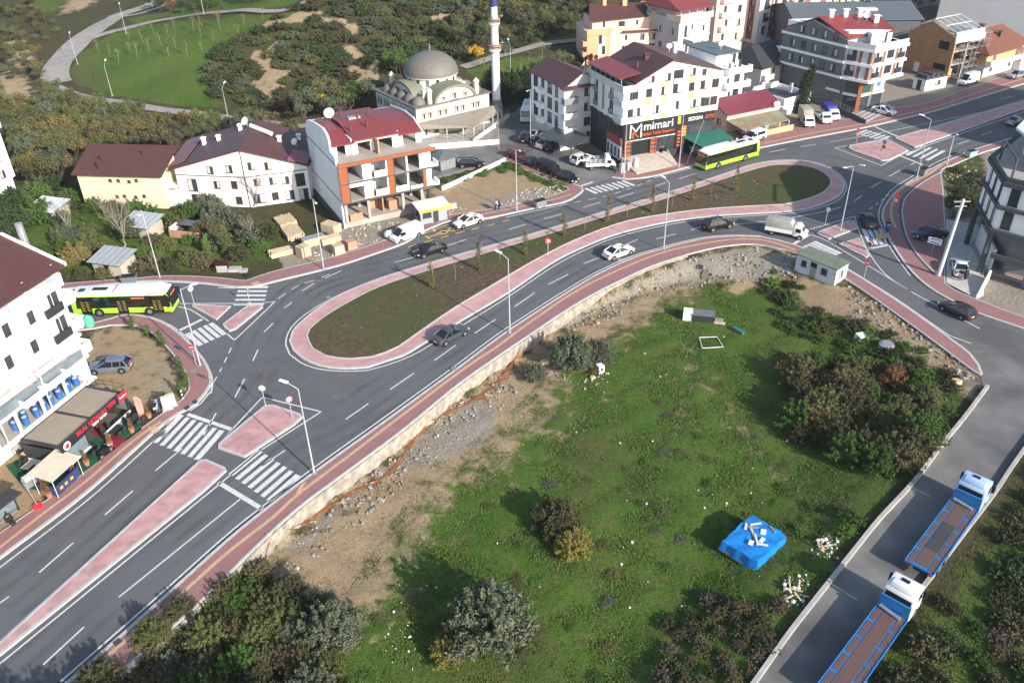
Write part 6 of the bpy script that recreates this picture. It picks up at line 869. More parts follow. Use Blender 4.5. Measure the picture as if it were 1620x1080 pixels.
def lorry(label, px, py, hx, hy, cargo, col='white', L=5.4, z=.16, cat='truck', name='box_truck'):
    t = thing(name, label, cat); a = L/2; W = 1.78; pbody([(a-1.75,.45),(a-1.75,1.95),(a-1.25,2.0),(a-1.0,1.95),(a-.38,1.15),(a-.02,.95),(a,.45)], W, PAINT[col], t, 'cab', taper=.12); screen(t, a-.40, 1.18, a-1.0, 1.86, W*.41, off=.03); spane(t, a-1.45, a-.75, 1.1, 1.6, W/2*.98, lean=.04); fin(t, L, W, .33, (a-.8,-a+1.0)); b_ = MB(); b_.box(-a,-.4,.45,a-1.7,.4,.62); b_.build('chassis', blackp, t); b_ = MB(); b_.box(-a,-W/2-.05,.66,a-1.82,W/2+.05,.78); b_.build('bed', PAINT[col], t)
    if cargo in ('tarp','beige','blue'):
        top = 2.75 if cargo == 'beige' else (2.35 if cargo == 'tarp' else 2.2); tm = {'tarp': mat('grey_tarpaulin', (.33,.32,.29), .8, var=.16, scale=1.2, bump=.2), 'beige': mat('beige_tarpaulin', (.36,.32,.26), .8, var=.1), 'blue': mat('blue_tarpaulin', (.035,.045,.30), .7, var=.1)}[cargo]; z0 = 1.2 if cargo != 'beige' else .8
        pr = [(-a+.03,z0),(-a+.03,top),(a-2.3,top),(a-1.84,top-.55 if cargo != 'beige' else top-.35),(a-1.84,z0)]; pbody(pr, W+.06, tm, t, 'tarpaulin', 0, bev=.05)
        if z0 > 1: [b2.build('side_board', PAINT[col], t) for b2 in [MB().box(-a,-W/2-.06,.79,a-1.83,-W/2,1.19), MB().box(-a,W/2,.79,a-1.83,W/2+.06,1.19), MB().box(-a-.02,-W/2,.79,-a+.04,W/2,1.19)]]
    elif cargo == 'rack':
        for s in (-1,1): b_ = MB(); b_.box(-a,s*W/2-.03,.79,a-1.85,s*W/2+.03,1.15); b_.build('side_board', PAINT[col], t); b_ = MB(); [b_.bar((x,s*W/2,.8),(x,s*W/2,1.75),.025) for x in np.linspace(-a+.05,a-1.9,5)]; [b_.bar((-a+.05,s*W/2,z_),(a-1.9,s*W/2,z_),.02) for z_ in (1.3,1.5,1.75)]; b_.build('rack', FR['white'], t)
        b_ = MB(); [b_.cb((x,y,.95),(.5,.4,.4)) for x in (-2.2,-1.5,-.8,-.1) for y in (-.4,.35)]; b_.build('load', mat('scrap_load', (.22,.2,.19), .8, var=.5, scale=3), t); b_ = MB(); b_.cb((a-1.3,0,2.15),(.7,1.5,.3)); b_.build('roof_fairing', PAINT[col], t)
    elif cargo == 'open':
        for s in (-1,1): b_ = MB(); b_.box(-a,s*W/2-.03,.79,a-1.85,s*W/2+.03,1.2); b_.build('side_board', PAINT[col], t)
    return setat(t, px, py, hx, hy, z)
lorry('white light truck with a tall weathered grey tarpaulin box on the near carriageway', 1243, 372, 1275, 378, 'tarp', L=5.6, z=.01); lorry('white light truck with a tall beige canvas box parked nearest the low orange wall', 1274, 197, 1284, 209, 'beige', L=5.6); lorry('small white open truck parked between the beige and the blue trucks', 1301, 193, 1311, 202, 'open', L=4.6, name='pickup_truck'); lorry('white light truck under a deep blue tarpaulin beside the dark forecourt wall', 1312, 187, 1324, 197, 'blue', L=5.4); lorry('white pickup with a loaded rail rack standing at the side street mouth', 949, 266, 969, 265, 'rack', L=5.0, z=.01, cat='pickup', name='pickup_truck')
# city buses
busg = paint('lime', (.36,.72,.035)); busb = mat('bus_glass', (.010,.012,.013), .07, var=.1, spec=.8)
def bus(label, px, py, hx, hy, doors):
    t = thing('city_bus', label, 'bus', group='lime green city buses'); L = 12.0; a = 6.0; W = 2.55
    pbody([(-a,.35),(-a,1.5),(-a+.1,2.75),(-a+.3,2.8),(a-.3,2.8),(a-.12,2.7),(a,1.2),(a,.35)], W, busg, t, 'body', .03, bev=.08)
    b_ = MB(); b_.hexa([(-a+.55,-W/2-.012,1.12),(a-.06,-W/2-.012,1.12),(a-.06,W/2+.012,1.12),(-a+.55,W/2+.012,1.12)], [(-a+.75,-W/2+.02,2.66),(a-.14,-W/2+.02,2.66),(a-.14,W/2-.02,2.66),(-a+.75,W/2-.02,2.66)]); b_.build('side_windows', busb, t)
    b_ = MB(); b_.hexa([(a-.55,-W/2-.016,.95),(a+.03,-W/2+.05,.95),(a+.03,W/2-.05,.95),(a-.55,W/2+.016,.95)], [(a-.6,-W/2+.01,2.83),(a-.02,-W/2+.09,2.83),(a-.02,W/2-.09,2.83),(a-.6,W/2-.01,2.83)]); b_.build('windscreen', busb, t)
    pbody([(-a+.15,2.66),(-a+.2,2.95),(a-.5,2.95),(a-.25,2.72),(a-.3,2.66)], W-.1, PW, t, 'roof', 0, bev=.1); pbody([(-.9,2.9),(-.5,3.32),(a-1.4,3.35),(a-.45,2.95)], W-.35, PW, t, 'gas_tank_cover', .12, 2.9, bev=.1); pbody([(-4.0,2.93),(-3.9,3.1),(-1.3,3.1),(-1.2,2.93)], 1.7, PW, t, 'air_conditioner', 0, bev=.05); b_ = MB(); b_.box(-3.5,-.35,3.105,-1.7,.35,3.13); b_.build('air_grille', blackp, t); b_ = MB(); b_.box(-5.2,-.35,2.95,-4.5,.35,3.02); b_.build('roof_hatch', cglass, t)
    if doors:
        for x in (4.35, .1, -4.3):
            b_ = MB(); b_.box(x-.65,-W/2-.02,.38,x+.65,-W/2+.02,2.6); d_ = b_.build('door', busb, t); b_ = MB(); [b_.bar((x+q-.18,-W/2-.03,.9+k*.28),(x+q+.18,-W/2-.03,.75+k*.28),.02) for q in (-.3,.3) for k in range(5)]; b_.build('grab_rails', mat('yellow_rail', (.55,.42,.05), .5), d_)
    else:
        for x in (3.6,1.2,-.4): b_ = MB(); b_.box(x-.7,-W/2-.01,.5,x+.7,-W/2+.01,1.0); b_.build('service_hatch', busg, t)
    b_ = MB(); b_.box(1.4,-W/2-.03,2.3,3.0,-W/2,2.5); b_.build('destination_display', mat('led_amber', (.5,.12,.03), .5, emit=.3), t); b_ = MB(); b_.box(a+.0,-.8,2.3,a+.03,.8,2.55) if False else b_.box(a-.06,-.8,2.35,a+.0,.8,2.58); b_.build('destination_display', mat('led_amber', ()), t)
    b_ = MB(); b_.box(-a+.5,-W/2-.005,.3,a-.3,W/2+.005,.42); b_.build('skirt', blackp, t)
    pair(t, 'headlight', lamp_w, a-.1, a+.015, .75, 1.15, .62, .8); pair(t, 'tail_light', lamp_r, -a-.015, -a+.05, .95, 1.2, .8, 1.5); pair(t, 'mirror', blackp, a-.1, a+.25, 1.25, 1.5, 1.9, 2.4)
    for x in (3.2,-2.9):
        for s in (-1,1): m_ = MB(); m_.bar((x,s*(W/2-.3),.5),(x,s*(W/2+.008),.5),.6,.6,18); m_.build('wheel_arch', blackp, t)
    wheels(t, (3.2,-2.9), W/2+.01, .48, .28); return setat(t, px, py, hx, hy)
bus('lime green and white city bus with three open black doors beside the left building', 203, 491, 283, 489, True); bus('lime green and white city bus on the far carriageway in front of the shops', 1150, 257, 1103, 270, False)
# flatbed lorries on the side road
deckm = stripes('bed_planks', (.115,.070,.060), (.085,.055,.05), 3.5, .85, 1, .85); bluep = mat('bed_blue', (.02,.165,.43), .5, var=.12, scale=1.)
def flatbed(label, rear, front, cabcol, bedlen, worn):
    A, C = flat(*rear, 0), flat(*front, 0); an = math.atan2(C.y-A.y, C.x-A.x); t = thing('flatbed_truck', label, 'truck', (A.x,A.y,.02), an, 'flatbed trucks on the side road'); W = 2.2; Lb = bedlen
    b_ = MB(); b_.box(0,-W/2,1.05,Lb,W/2,1.2); b_.build('bed', bluep, t)
    b_ = MB(); x = .15
    while x < Lb-.6: e = min(Lb-.15, x+1.7); [b_.box(x,y0,1.2,e,y1,1.225) for y0, y1 in ((-W/2+.1,-.6),(.6,W/2-.1))]; x = e+.22
    b_.box(.3,-.5,1.2,Lb-.3,.5,1.23); b_.build('deck_planks', deckm, t)
    if worn: b_ = MB(); b_.box(2.4,-.5,1.231,6.2,.5,1.245); b_.build('rubber_mat', mat('rubber_mat', (.045,.045,.045), .9, var=.2), t)
    b_ = MB(); b_.box(0,-W/2-.03,.98,Lb,-W/2,1.28).box(0,W/2,.98,Lb,W/2+.03,1.28); [b_.box(x_,s*W/2-.06,1.2,x_+.1,s*W/2+.06,1.3) for x_ in np.arange(.8,Lb,1.9) for s in (-1,1)]; b_.build('side_rail', bluep, t); b_ = MB(); b_.box(Lb-.05,-W/2,1.2,Lb+.12,W/2,2.3); b_.build('headboard', bluep, t); b_ = MB(); b_.bar((Lb-.5,-.7,1.35),(Lb-.25,.9,1.4),.14,.14,8); b_.build('spare_roll', steel, t)
    x0 = Lb+.3; pbody([(x0,.7),(x0,2.7),(x0+.25,3.05),(x0+1.5,3.15),(x0+1.9,2.9),(x0+2.2,1.7),(x0+2.25,.55),(x0+.2,.55)], 2.25, PAINT[cabcol], t, 'cab', .05, bev=.1); screen(t, x0+2.2, 1.75, x0+1.95, 2.75, 1.0, off=.05); spane(t, x0+1.1, x0+1.85, 1.75, 2.5, 1.1, lean=.02); b_ = MB(); b_.box(x0+.1,-1.05,2.2,x0+.2,1.05,2.95) if False else b_.box(x0-.03,-.95,1.8,x0-.001,.95,2.6); b_.build('rear_panel', blackp, t); b_ = MB(); b_.cb((x0+1.0,.1,3.13),(.7,.6,.1)); b_.build('roof_hatch', cglass, t); pbody([(x0+.15,3.0),(x0+.3,3.35),(x0+.9,3.2),(x0+1.2,3.08)], 1.75, PAINT[cabcol], t, 'wind_deflector', .1, 3., bev=.05)
    b_ = MB(); b_.box(.2,-.45,.6,x0+1,.45,1.04); b_.build('chassis', blackp, t); wheels(t, (1.6,2.9,x0+1.2), 1.12, .5, .3); pair(t, 'headlight', lamp_w, x0+2.15, x0+2.27, .7, 1.05, .75, .95); pair(t, 'mirror', blackp, x0+1.75, x0+1.95, 1.15, 1.4, 1.8, 2.5); pair(t, 'tail_light', lamp_r, -.03, .02, .7, 1.05, .85, 1.0); return t
flatbed('long blue and brown flatbed truck with a pale blue cab, farther of the two', (1448,914), (1555,766), 'lblue', 9.6, True); flatbed('long blue and brown flatbed truck with a white cab, nearer the camera', (1310,1118), (1438,940), 'white', 9.6, False)
# two wheelers
def bike(label, px, py, hx, hy, col, z=.01, big=False, name='motorcycle'):
    t = thing(name, label, 'motorcycle')
    for x in (-.62,.62): b_ = MB(); b_.wheel((0,0,0),.3,.12,14); w_ = b_.build('wheel', tyre, t, 40); w_.location = (x,0,.3); b_ = MB(); b_.bar((0,-.065,0),(0,.065,0),.17,.17,10); b_.build('rim', rimm, w_)
    loft([(.5,.75,.12,.45),(.25,.85,.18,.35),(-.2,.78,.2,.3),(-.75,.82,.14,.55)], 'body', PAINT[col], t); b_ = MB(); b_.cb((-.35,0,.86),(.75,.26,.09)); b_.build('seat', blackp, t); b_ = MB(); b_.bar((.62,0,.3),(.42,0,1.0),.04); b_.bar((.40,-.36,1.02),(.40,.36,1.02),.022); b_.build('fork', steel, t); b_ = MB(); b_.cb((.55,0,.85),(.1,.16,.16)); b_.build('headlight', lamp_w, t)
    if big: b_ = MB(); b_.cb((-.75,0,1.12),(.48,.48,.46)); b_.build('delivery_box', PAINT['blue'], t); b_ = MB(); b_.cb((-.75,0,1.36),(.3,.3,.02)); b_.build('box_label', PAINT['lblue'], t)
    return setat(t, px, py, hx, hy, z)
bike('delivery motorcycle with a blue box ridden beside the brick plaza kerb', 1402, 366, 1399, 350, 'black', big=True); bike('long black and chrome motorcycle parked by the restaurant red carpet', 170, 722, 182, 711, 'black', .16); bike('mint green scooter parked beside the utility cabinets', 249, 650, 251, 640, 'lblue', .16, name='scooter')
t = thing('quad_bike', 'black quad bike parked on the ramp in front of the shop', 'quad bike'); loft([(.7,.75,.3,.4),(.2,.85,.3,.35),(-.7,.8,.3,.4)], 'body', PAINT['black'], t); b_ = MB(); b_.cb((-.15,0,.9),(.8,.3,.12)); b_.build('seat', blackp, t); b_ = MB(); b_.cb((.65,0,.82),(.55,1.0,.06)); b_.cb((-.65,0,.84),(.6,1.0,.06)); b_.build('mudguards', PAINT['black'], t); b_ = MB(); b_.bar((.35,-.4,1.1),(.35,.4,1.1),.03); b_.bar((.35,0,1.1),(.5,0,.7),.03); b_.build('handlebar', steel, t)
for x in (-.65,.65):
    for s in (-1,1): b_ = MB(); b_.wheel((0,0,0),.3,.26,12); w_ = b_.build('wheel', tyre, t, 40); w_.location = (x,s*.5,.3)
setat(t, 1046, 245, 1057, 250, .35); t.location = flat(1045,241,.85)
# ---------------- vegetation ----------------
bark = mat('bark', (.10,.08,.06), .9, var=.2, scale=4); bark2 = mat('pale_bark', (.27,.23,.19), .9, var=.2, scale=4)
def leafm(name, col, isl=.45): 
    m = mat('leaf_'+name, col, .75, var=.2, scale=.9, spec=.15, island=isl)
    return m
LM = {k: leafm(k, tuple(min(.6,v*1.25) for v in c)) for k, c in dict(olive=(.080,.092,.058), grey=(.085,.095,.066), dark=(.030,.046,.020), green=(.048,.085,.020), bright=(.070,.125,.025), brown=(.088,.078,.040), rust=(.140,.080,.032), yellow=(.150,.132,.034), gold=(.36,.21,.025), moss=(.084,.092,.034), ochre=(.125,.100,.036), scrub=(.044,.062,.024), scrub2=(.055,.056,.028), cypress=(.022,.038,.016), dead=(.10,.078,.06), plum=(.05,.02,.022), pink=(.26,.13,.11)).items()}
def leaves(name, m, clumps, size, parent, shell=.55, flat=.0):
    """leaf sized faces scattered through clumps (cx,cy,cz,rx,ry,rz,count)"""
    C_, N_ = [], []
    for cx, cy, cz, rx, ry, rz, k in clumps:
        d = rng.normal(size=(k,3)); d /= np.linalg.norm(d, axis=1)[:,None]; r = (shell+(1-shell)*rng.random(k))**.8*(1+.16*rng.normal(size=k)); C_.append(np.array([cx,cy,cz])+d*r[:,None]*np.array([rx,ry,rz])); N_.append(d)
    C_ = np.concatenate(C_); N_ = np.concatenate(N_); k = len(C_); keep = C_[:,2] > .03; C_, N_ = C_[keep], N_[keep]; k = len(C_)
    nn = N_*.7+rng.normal(size=(k,3))*.75+np.array([0,0,flat]); nn /= np.linalg.norm(nn, axis=1)[:,None]; a = np.cross(nn, rng.normal(size=(k,3))); a /= np.linalg.norm(a, axis=1)[:,None]; b = np.cross(nn, a)
    s = size*(.6+.8*rng.random((k,1))); l_ = s*(1.0+.5*rng.random((k,1))); V = np.stack([C_-a*s*.33, C_-b*l_*.62, C_+a*s*.33, C_+b*l_*.7], 1).reshape(-1,3)
    me = bpy.data.meshes.new(name); me.vertices.add(4*k); me.vertices.foreach_set('co', V.astype('f4').ravel()); me.loops.add(4*k); me.loops.foreach_set('vertex_index', np.arange(4*k, dtype='i4')); me.polygons.add(k); me.polygons.foreach_set('loop_start', np.arange(0,4*k,4,dtype='i4')); me.update(calc_edges=True); me.materials.append(m); o = bpy.data.objects.new(name, me); COL.objects.link(o); o.parent = parent; return o
def limbs(h, n, spread, r0, parent, m=bark, up=.55, twigs=0, lean=.0, name='trunk'):
    b_ = MB(); tips = []; p = Vector((0,0,-.4)); segs = 5; pts = [p.copy()]
    for i in range(segs): p = p+Vector((random.gauss(lean,.05)*h, random.gauss(0,.05)*h, h*up/segs+(.4/segs))); pts.append(p.copy())
    for i, (a, c) in enumerate(zip(pts, pts[1:])): b_.bar(a, c, r0*(1-.13*i), r0*(1-.13*(i+1)), 6)
    for k in range(n):
        st = pts[random.randint(2, segs)]; an = 2*math.pi*k/n+random.random()*.8; e = st+Vector((math.cos(an)*spread*(.6+.5*random.random()), math.sin(an)*spread*(.6+.5*random.random()), (h-st.z)*(.55+.4*random.random()))); mid = (st+e)/2+Vector((0,0,.1*h)); b_.bar(st, mid, r0*.45, r0*.32, 5); b_.bar(mid, e, r0*.32, r0*.12, 4); tips.append(e)
        for _ in range(twigs):
            q = mid.lerp(e, random.random()); e2 = q+Vector((random.gauss(0,.25)*spread, random.gauss(0,.25)*spread, abs(random.gauss(.2,.12))*h)); b_.bar(q, e2, r0*.13, r0*.04, 3)
            for _ in range(2 if twigs > 3 else 0): q2 = q.lerp(e2, .3+.6*random.random()); b_.bar(q2, q2+Vector((random.gauss(0,.1)*spread, random.gauss(0,.1)*spread, .09*h)), r0*.06, r0*.03, 3)
    b_.build(name, m, parent); return tips
def crown_tree(nm, h, spread, n, leaf, per, lm, r0=.12, up=.5, cr=.42, bm_=bark, cat='tree'):
    t = thing(nm, 'x', cat); tips = limbs(h, n, spread, r0, t, bm_, up); c = [(p.x,p.y,min(p.z,h*.92),spread*cr*(.7+.6*random.random()),spread*cr*(.7+.6*random.random()),h*.15*(.7+.6*random.random()),per) for p in tips]+[(0,0,h*.82,spread*.5,spread*.5,h*.16,per)]; leaves('crown', lm, c, leaf, t); return t
def bush_proto(nm, r, h, k, leaf, per, lm, cat='bush', core=True):
    t = thing(nm, 'x', cat); limbs(h*.8, 6, r*.6, .06, t, bark, .3, 1, name='stem'); c = []
    for _ in range(k*3):                        # loose sprays that stick out of the mass
        a = random.random()*6.28; e = random.uniform(.15,1.45); L_ = random.uniform(.75,1.18)
        for f in (.62,.78,.92,1.05): q = L_*f; c.append((math.cos(a)*math.cos(e)*r*q, math.sin(a)*math.cos(e)*r*q, h*(.12+.82*math.sin(e)*q), r*.10*(1.3-f*.6), r*.10*(1.3-f*.6), h*.07, max(4,per//12)))
    for _ in range(k): a = random.random()*6.28; q = math.sqrt(random.random())*r*.75; z = h*(.18+.62*random.random()*(1-.45*(q/r)**2)); c.append((math.cos(a)*q, math.sin(a)*q, z, r*.30*(.7+.7*random.random()), r*.30*(.7+.7*random.random()), h*.17*(.7+.6*random.random()), per))
    leaves('foliage', lm, c, leaf, t); return t
def column_proto(nm, h, r, n, leaf, lm, cat='tree', base=.2, bm_=bark, taper=.7, ragged=.25):
    t = thing(nm, 'x', cat); b_ = MB(); b_.bar((0,0,-.2),(0,0,h*.9),.05+.012*h,.015,5); b_.build('trunk', bm_, t); c = []
    for i in range(14): f = i/13; z = base+f*(h-base); rr = r*(math.sin(math.pi*min(1,.12+f*.88))**taper)*(1-.25*f); c.append((random.gauss(0,ragged*r),random.gauss(0,ragged*r),z,rr,rr,h*.07,n//14))
    leaves('crown', lm, c, leaf, t, .5); return t
def purge(*ts):
    for t in ts:
        for ch in list(t.children): bpy.data.objects.remove(ch)
        bpy.data.objects.remove(t)
def recolor(src_key, key): return {'leaf_'+src_key: LM[key]}
def scat(poly_px, n, hill=True, mind=0.):
    poly = PG(*poly_px) if hill else P(*poly_px); xs = [p[0] for p in poly]; ys = [p[1] for p in poly]; out = []; tries = 0
    while len(out) < n and tries < n*60:
        tries += 1; x, y = random.uniform(min(xs),max(xs)), random.uniform(min(ys),max(ys))
        if not bool(inside([x],[y],poly)[0]): continue
        if mind and any((x-a)**2+(y-b)**2 < mind*mind for a, b in out): continue
        out.append((x,y))
    return out
def stand(src, x, y, s, lab, grp, key, to, sz=1.): return dup(src, (x,y,float(zt(x,y))-.02), random.random()*6.28, lab, grp, (s*random.uniform(.9,1.1),s*random.uniform(.9,1.1),s*sz), recolor(key,to))
AT = [crown_tree('autumn_tree', 5.2, 1.9, 8, .21, 150, LM['moss'], .09, .5) for _ in range(3)]; SH = [bush_proto('shrub', 2.1, 2.2, 16, .22, 110, LM['scrub'], 'shrub') for _ in range(3)]
gl = 'thin stemmed autumn tree in the grove between the park path and the pale houses'
for x, y in scat(((0,190),(50,175),(90,165),(130,180),(180,196),(250,208),(330,214),(400,212),(470,222),(485,235),(400,220),(330,222),(290,240),(270,245),(180,245),(115,262),(100,300),(45,300),(30,230),(0,215)), 150, mind=1.8): stand(random.choice(AT), x, y, random.uniform(.62,1.0), gl, 'autumn trees in the grove', 'moss', random.choice(('moss','moss','moss','ochre','olive','brown')))
for x, y in scat(((0,20),(60,10),(90,60),(60,110),(70,140),(0,120)), 17, mind=3.2): stand(random.choice(AT), x, y, random.uniform(.45,.75), 'small autumn tree on the earth slope at the upper left corner', 'trees on the upper left slope', 'moss', random.choice(('moss','ochre','brown','scrub2')))
for x, y in scat(((0,10),(60,5),(100,40),(60,100),(40,135),(0,120)), 30, mind=2.2): stand(random.choice(SH), x, y, random.uniform(.4,.7), 'low shrub on the earth slope at the upper left corner', 'shrubs on the upper left slope', 'scrub', random.choice(('scrub2','olive','moss')))
trp = [p for q in trk for p in spline(q, 1.5)]
k_ = 0
for x, y in scat(((330,120),(330,95),(360,75),(400,55),(440,30),(500,0),(560,-12),(700,-14),(800,-14),(935,-10),(940,20),(840,70),(740,100),(690,75),(645,110),(600,140),(560,165),(500,180),(420,172),(360,162),(335,150)), 330, mind=2.1):
    if min((x-a)**2+(y-b)**2 for a, b in trp) < 1.5**2: continue
    if k_ < 290: stand(random.choice(SH), x, y, random.uniform(.7,1.2), 'dark evergreen shrub on the scrub covered hill behind the mosque', 'shrubs on the scrub hill', 'scrub', random.choice(('scrub','scrub','scrub2','scrub2','olive','moss')), .72); k_ += 1
for x, y in scat(((745,95),(800,80),(860,62),(930,48),(940,10),(860,0),(740,30),(720,80)), 46, mind=3.): stand(random.choice(AT), x, y, random.uniform(.8,1.2), 'olive brown tree on the wooded slope beyond the minaret', 'trees on the slope beyond the minaret', 'moss', random.choice(('moss','olive','brown','scrub2')))
for x, y in scat(((480,185),(520,165),(590,160),(590,185),(500,200),(460,205)), 14, mind=2.2): stand(random.choice(AT), x, y, random.uniform(.8,1.15), 'mixed tree in the strip between the scrub hill and the mosque', 'trees below the scrub hill', 'moss', random.choice(('moss','green','olive','brown')))
for px, py, s, to, lab in ((508,182,1.0,'gold','golden yellow tree left of the mosque behind the red roof'),(555,172,.7,'gold','smaller orange yellow tree beside the mosque side wall'),(759,105,.85,'gold','lone golden tree on the path left of the minaret'),(455,186,.7,'plum','dark plum leaved small tree below the scrub hill'),(638,128,1.3,'green','big yellowish green tree behind the small domes'),(930,112,.7,'plum','dark plum shrub at the caravan parking edge'),(893,118,1.0,'moss','loose green tree at the caravan parking edge'),(898,222,.8,'green','vine covered tree in front of the pale apartment house')): p = G(px,py); stand(AT[0], p.x, p.y, s, lab, None, 'moss', to)
SP = thing('sapling','x','sapling'); tips = limbs(3.4, 5, .5, .035, SP, bark2, .7, 1); leaves('crown', LM['ochre'], [(p.x,p.y,p.z,.3,.3,.35,14) for p in tips], .16, SP)
for x, y in scat(((150,90),(200,55),(300,42),(420,32),(400,60),(345,85),(250,100),(180,110)), 26, mind=4): stand(SP, x, y, random.uniform(.8,1.3), 'thin young tree planted on the green park lawn', 'saplings on the park lawn', 'ochre', random.choice(('ochre','moss','yellow')))
for x, y in scat(((740,112),(800,95),(860,92),(850,112),(780,132)), 9, mind=4): stand(SP, x, y, random.uniform(.8,1.1), 'thin young tree on the small lawn beside the minaret', 'saplings beside the minaret', 'ochre', 'ochre')
for x, y in scat(((220,22),(330,-5),(460,-18),(470,8),(260,25)), 30, mind=3): stand(random.choice(AT), x, y, random.uniform(.6,.9), 'dark young tree in the upper park beside the winding path', 'trees in the upper park', 'moss', random.choice(('dark','green','scrub','rust')))
CY = column_proto('cypress', 7.5, 1.25, 3200, .20, LM['cypress'], taper=.5); p = flat(1273,176); dup(CY, (p.x,p.y,0), 0, 'tall dark cypress between the annex and the slate building', '', (1.25,1.25,1.15)); dup(CY, (p.x-1.2,p.y-1.0,0), 2, 'shorter dark cypress leaning against the taller one', '', (.9,.9,.85))
for px, py in ((778,158),(789,163),(800,166),(812,163),(822,160),(832,158),(843,156),(854,154)): p = flat(px,py); dup(CY, (p.x,p.y,0), random.random()*6, 'rounded dark conifer in the hedge behind the minaret', 'conifers behind the minaret', (1.5,1.5,.82+.1*random.random()))
# garden and left side
BB = [bush_proto('bush', 2.2, 2.6, 22, .17, 150, LM['olive']) for _ in range(3)]
gs = ((30,330,1.5,'dark'),(62,322,1.4,'green'),(5,345,1.7,'dark'),(95,330,1.1,'dark'),(60,352,1.5,'green'),(20,365,1.4,'dark'),(100,355,.9,'olive'),(85,300,1.1,'dark'),(70,285,1.0,'olive'),(110,320,.9,'green'),(105,380,1.0,'olive'),(140,372,.8,'moss'),(120,415,1.2,'ochre'),(145,395,1.0,'moss'),(100,405,1.1,'green'),(205,375,1.4,'olive'),(235,350,1.1,'green'),(215,340,1.0,'green'),(180,335,.8,'scrub2'),(150,335,.9,'green'),(245,388,.8,'brown'),(265,395,.7,'moss'),(280,362,1.0,'moss'),(300,345,1.1,'green'),(330,335,1.2,'grey'),(345,355,1.3,'grey'),(372,362,1.2,'olive'),(325,372,1.0,'brown'),(340,392,.8,'olive'),(300,415,.9,'moss'),(240,422,.8,'brown'),(270,425,.7,'scrub2'),(205,428,.7,'scrub2'),(325,420,.8,'brown'),(395,380,1.0,'olive'),(410,398,.8,'green'),(380,410,.9,'scrub2'),(425,375,.9,'scrub2'),(130,440,.6,'scrub2'),(165,438,.6,'brown'),(350,425,.6,'plum'),(300,385,.6,'bright'),(250,405,.6,'bright'),(225,400,.6,'bright'))
for px, py, s, to in gs: p = flat(px,py); stand(random.choice(BB), p.x, p.y, s*random.uniform(.8,.95), 'leafy garden bush between the pale houses and the bus street', 'bushes in the gardens', 'olive', to)
for px, py, h, lab in ((192,395,1.25,'pale bare tree standing beside the grey roofed shed'),(400,330,1.0,'bare grey tree in front of the wide gabled house'),(112,368,.8,'bare leaning tree near the left end of the garden'),(397,382,.6,'small bare trunk between the garden and the lumber')): 
    t = thing('bare_tree', lab, 'tree', tuple(flat(px,py))); limbs(6.2*h, 11, 1.9*h, .12*h, t, bark2, .35, 7)
PO = column_proto('poplar', 5.2, 1.0, 2600, .17, LM['bright'], ragged=.2); p = flat(361,402); dup(PO, (p.x,p.y,0), 0, 'conical yellowish green tree in the middle of the garden', '', recol=recolor('bright','moss')); p = flat(330,402); dup(PO, (p.x,p.y,0), 1, 'small conical bright green tree left of the taller conical one', '', .6)
# median trees
MC = [column_proto('columnar_tree', 3.9, .42, 420, .15, LM['ochre'], taper=.35, ragged=.35) for _ in range(3)]; ML = 'narrow autumn tree with upright branches on the grassy traffic island'
for i, (px, py, to, s) in enumerate(((684,455,'yellow',.95),(759,428,'brown',1.05),(831,402,'brown',1.),(892,373,'ochre',1.05),(961,352,'ochre',1.1),(1032,335,'rust',1.1),(1095,317,'ochre',1.0),(1164,301,'ochre',1.05))): p = flat(px,py,.17); dup(MC[i%3], tuple(p), random.random()*6, ML, 'columnar trees on the traffic island', (1,1,s), recolor('ochre',to))
TS = thing('sapling','x','sapling'); b_ = MB(); b_.bar((0,0,-.1),(0,0,2.0),.03,.02,5); b_.build('trunk', bark2, TS); leaves('crown', LM['rust'], [(0,0,2.2,.35,.35,.45,60)], .12, TS)
for px, py, to in ((721,443,'moss'),(791,413,'rust'),(866,392,'plum'),(925,363,'moss'),(992,344,'plum'),(1063,327,'rust'),(1125,311,'brown'),(762,400,'plum')): p = flat(px,py,.17); dup(TS, tuple(p), random.random()*6, 'slim staked sapling between the columnar trees of the traffic island', 'saplings on the traffic island', None, recolor('rust',to))
LS = column_proto('conifer_shrub', 1.9, .38, 500, .12, LM['green'], cat='shrub', base=.1)
for px, py in ((211,522),(235,532),(257,548),(285,583),(292,600),(296,612),(286,625),(262,640)): p = G(px,py); dup(LS, tuple(p), random.random()*6, 'small conical evergreen along the curved edge of the gravel lot', 'evergreens round the gravel lot', (random.uniform(.9,1.3),)*2+(random.uniform(.8,1.15),))
# field
OB = [bush_proto('olive_bush', 2.3, 3.3, 30, .125, 330, LM['olive'], 'bush') for _ in range(3)]
for px, py, s, sz, to, lab in ((905,580,1.15,1.0,'olive','large grey green olive bush beside the rubble at the retaining wall'),(945,570,.8,.9,'grey','smaller grey bush touching the right side of the large olive bush'),(846,598,.6,.8,'olive','small sparse bush left of the large olive bush'),(940,585,.45,.6,'rust','low rusty shrub at the foot of the large olive bush'),(880,835,.95,.85,'scrub2','dark thorny bush in the middle of the field behind a yellow shrub'),(906,872,.72,.9,'yellow','yellow green shrub in front of the dark thorny bush'),(775,1010,1.35,1.05,'olive','large grey green olive tree in the lower field with a yellow shrub at its foot'),(735,1020,.85,.9,'scrub2','olive bush on the left flank of the large lower olive tree'),(707,1040,.62,.85,'yellow','yellow shrub at the foot of the large lower olive tree'),(528,1015,1.05,.95,'olive','grey green olive bush on the right edge of the roadside thicket'),(500,980,.75,.8,'dark','dark bush between the thicket and the grey green olive bush')): p = G(px,py); stand(OB[hash(lab)%2 if False else len(lab)%2], p.x, p.y, s, lab, None, 'olive', to, sz)
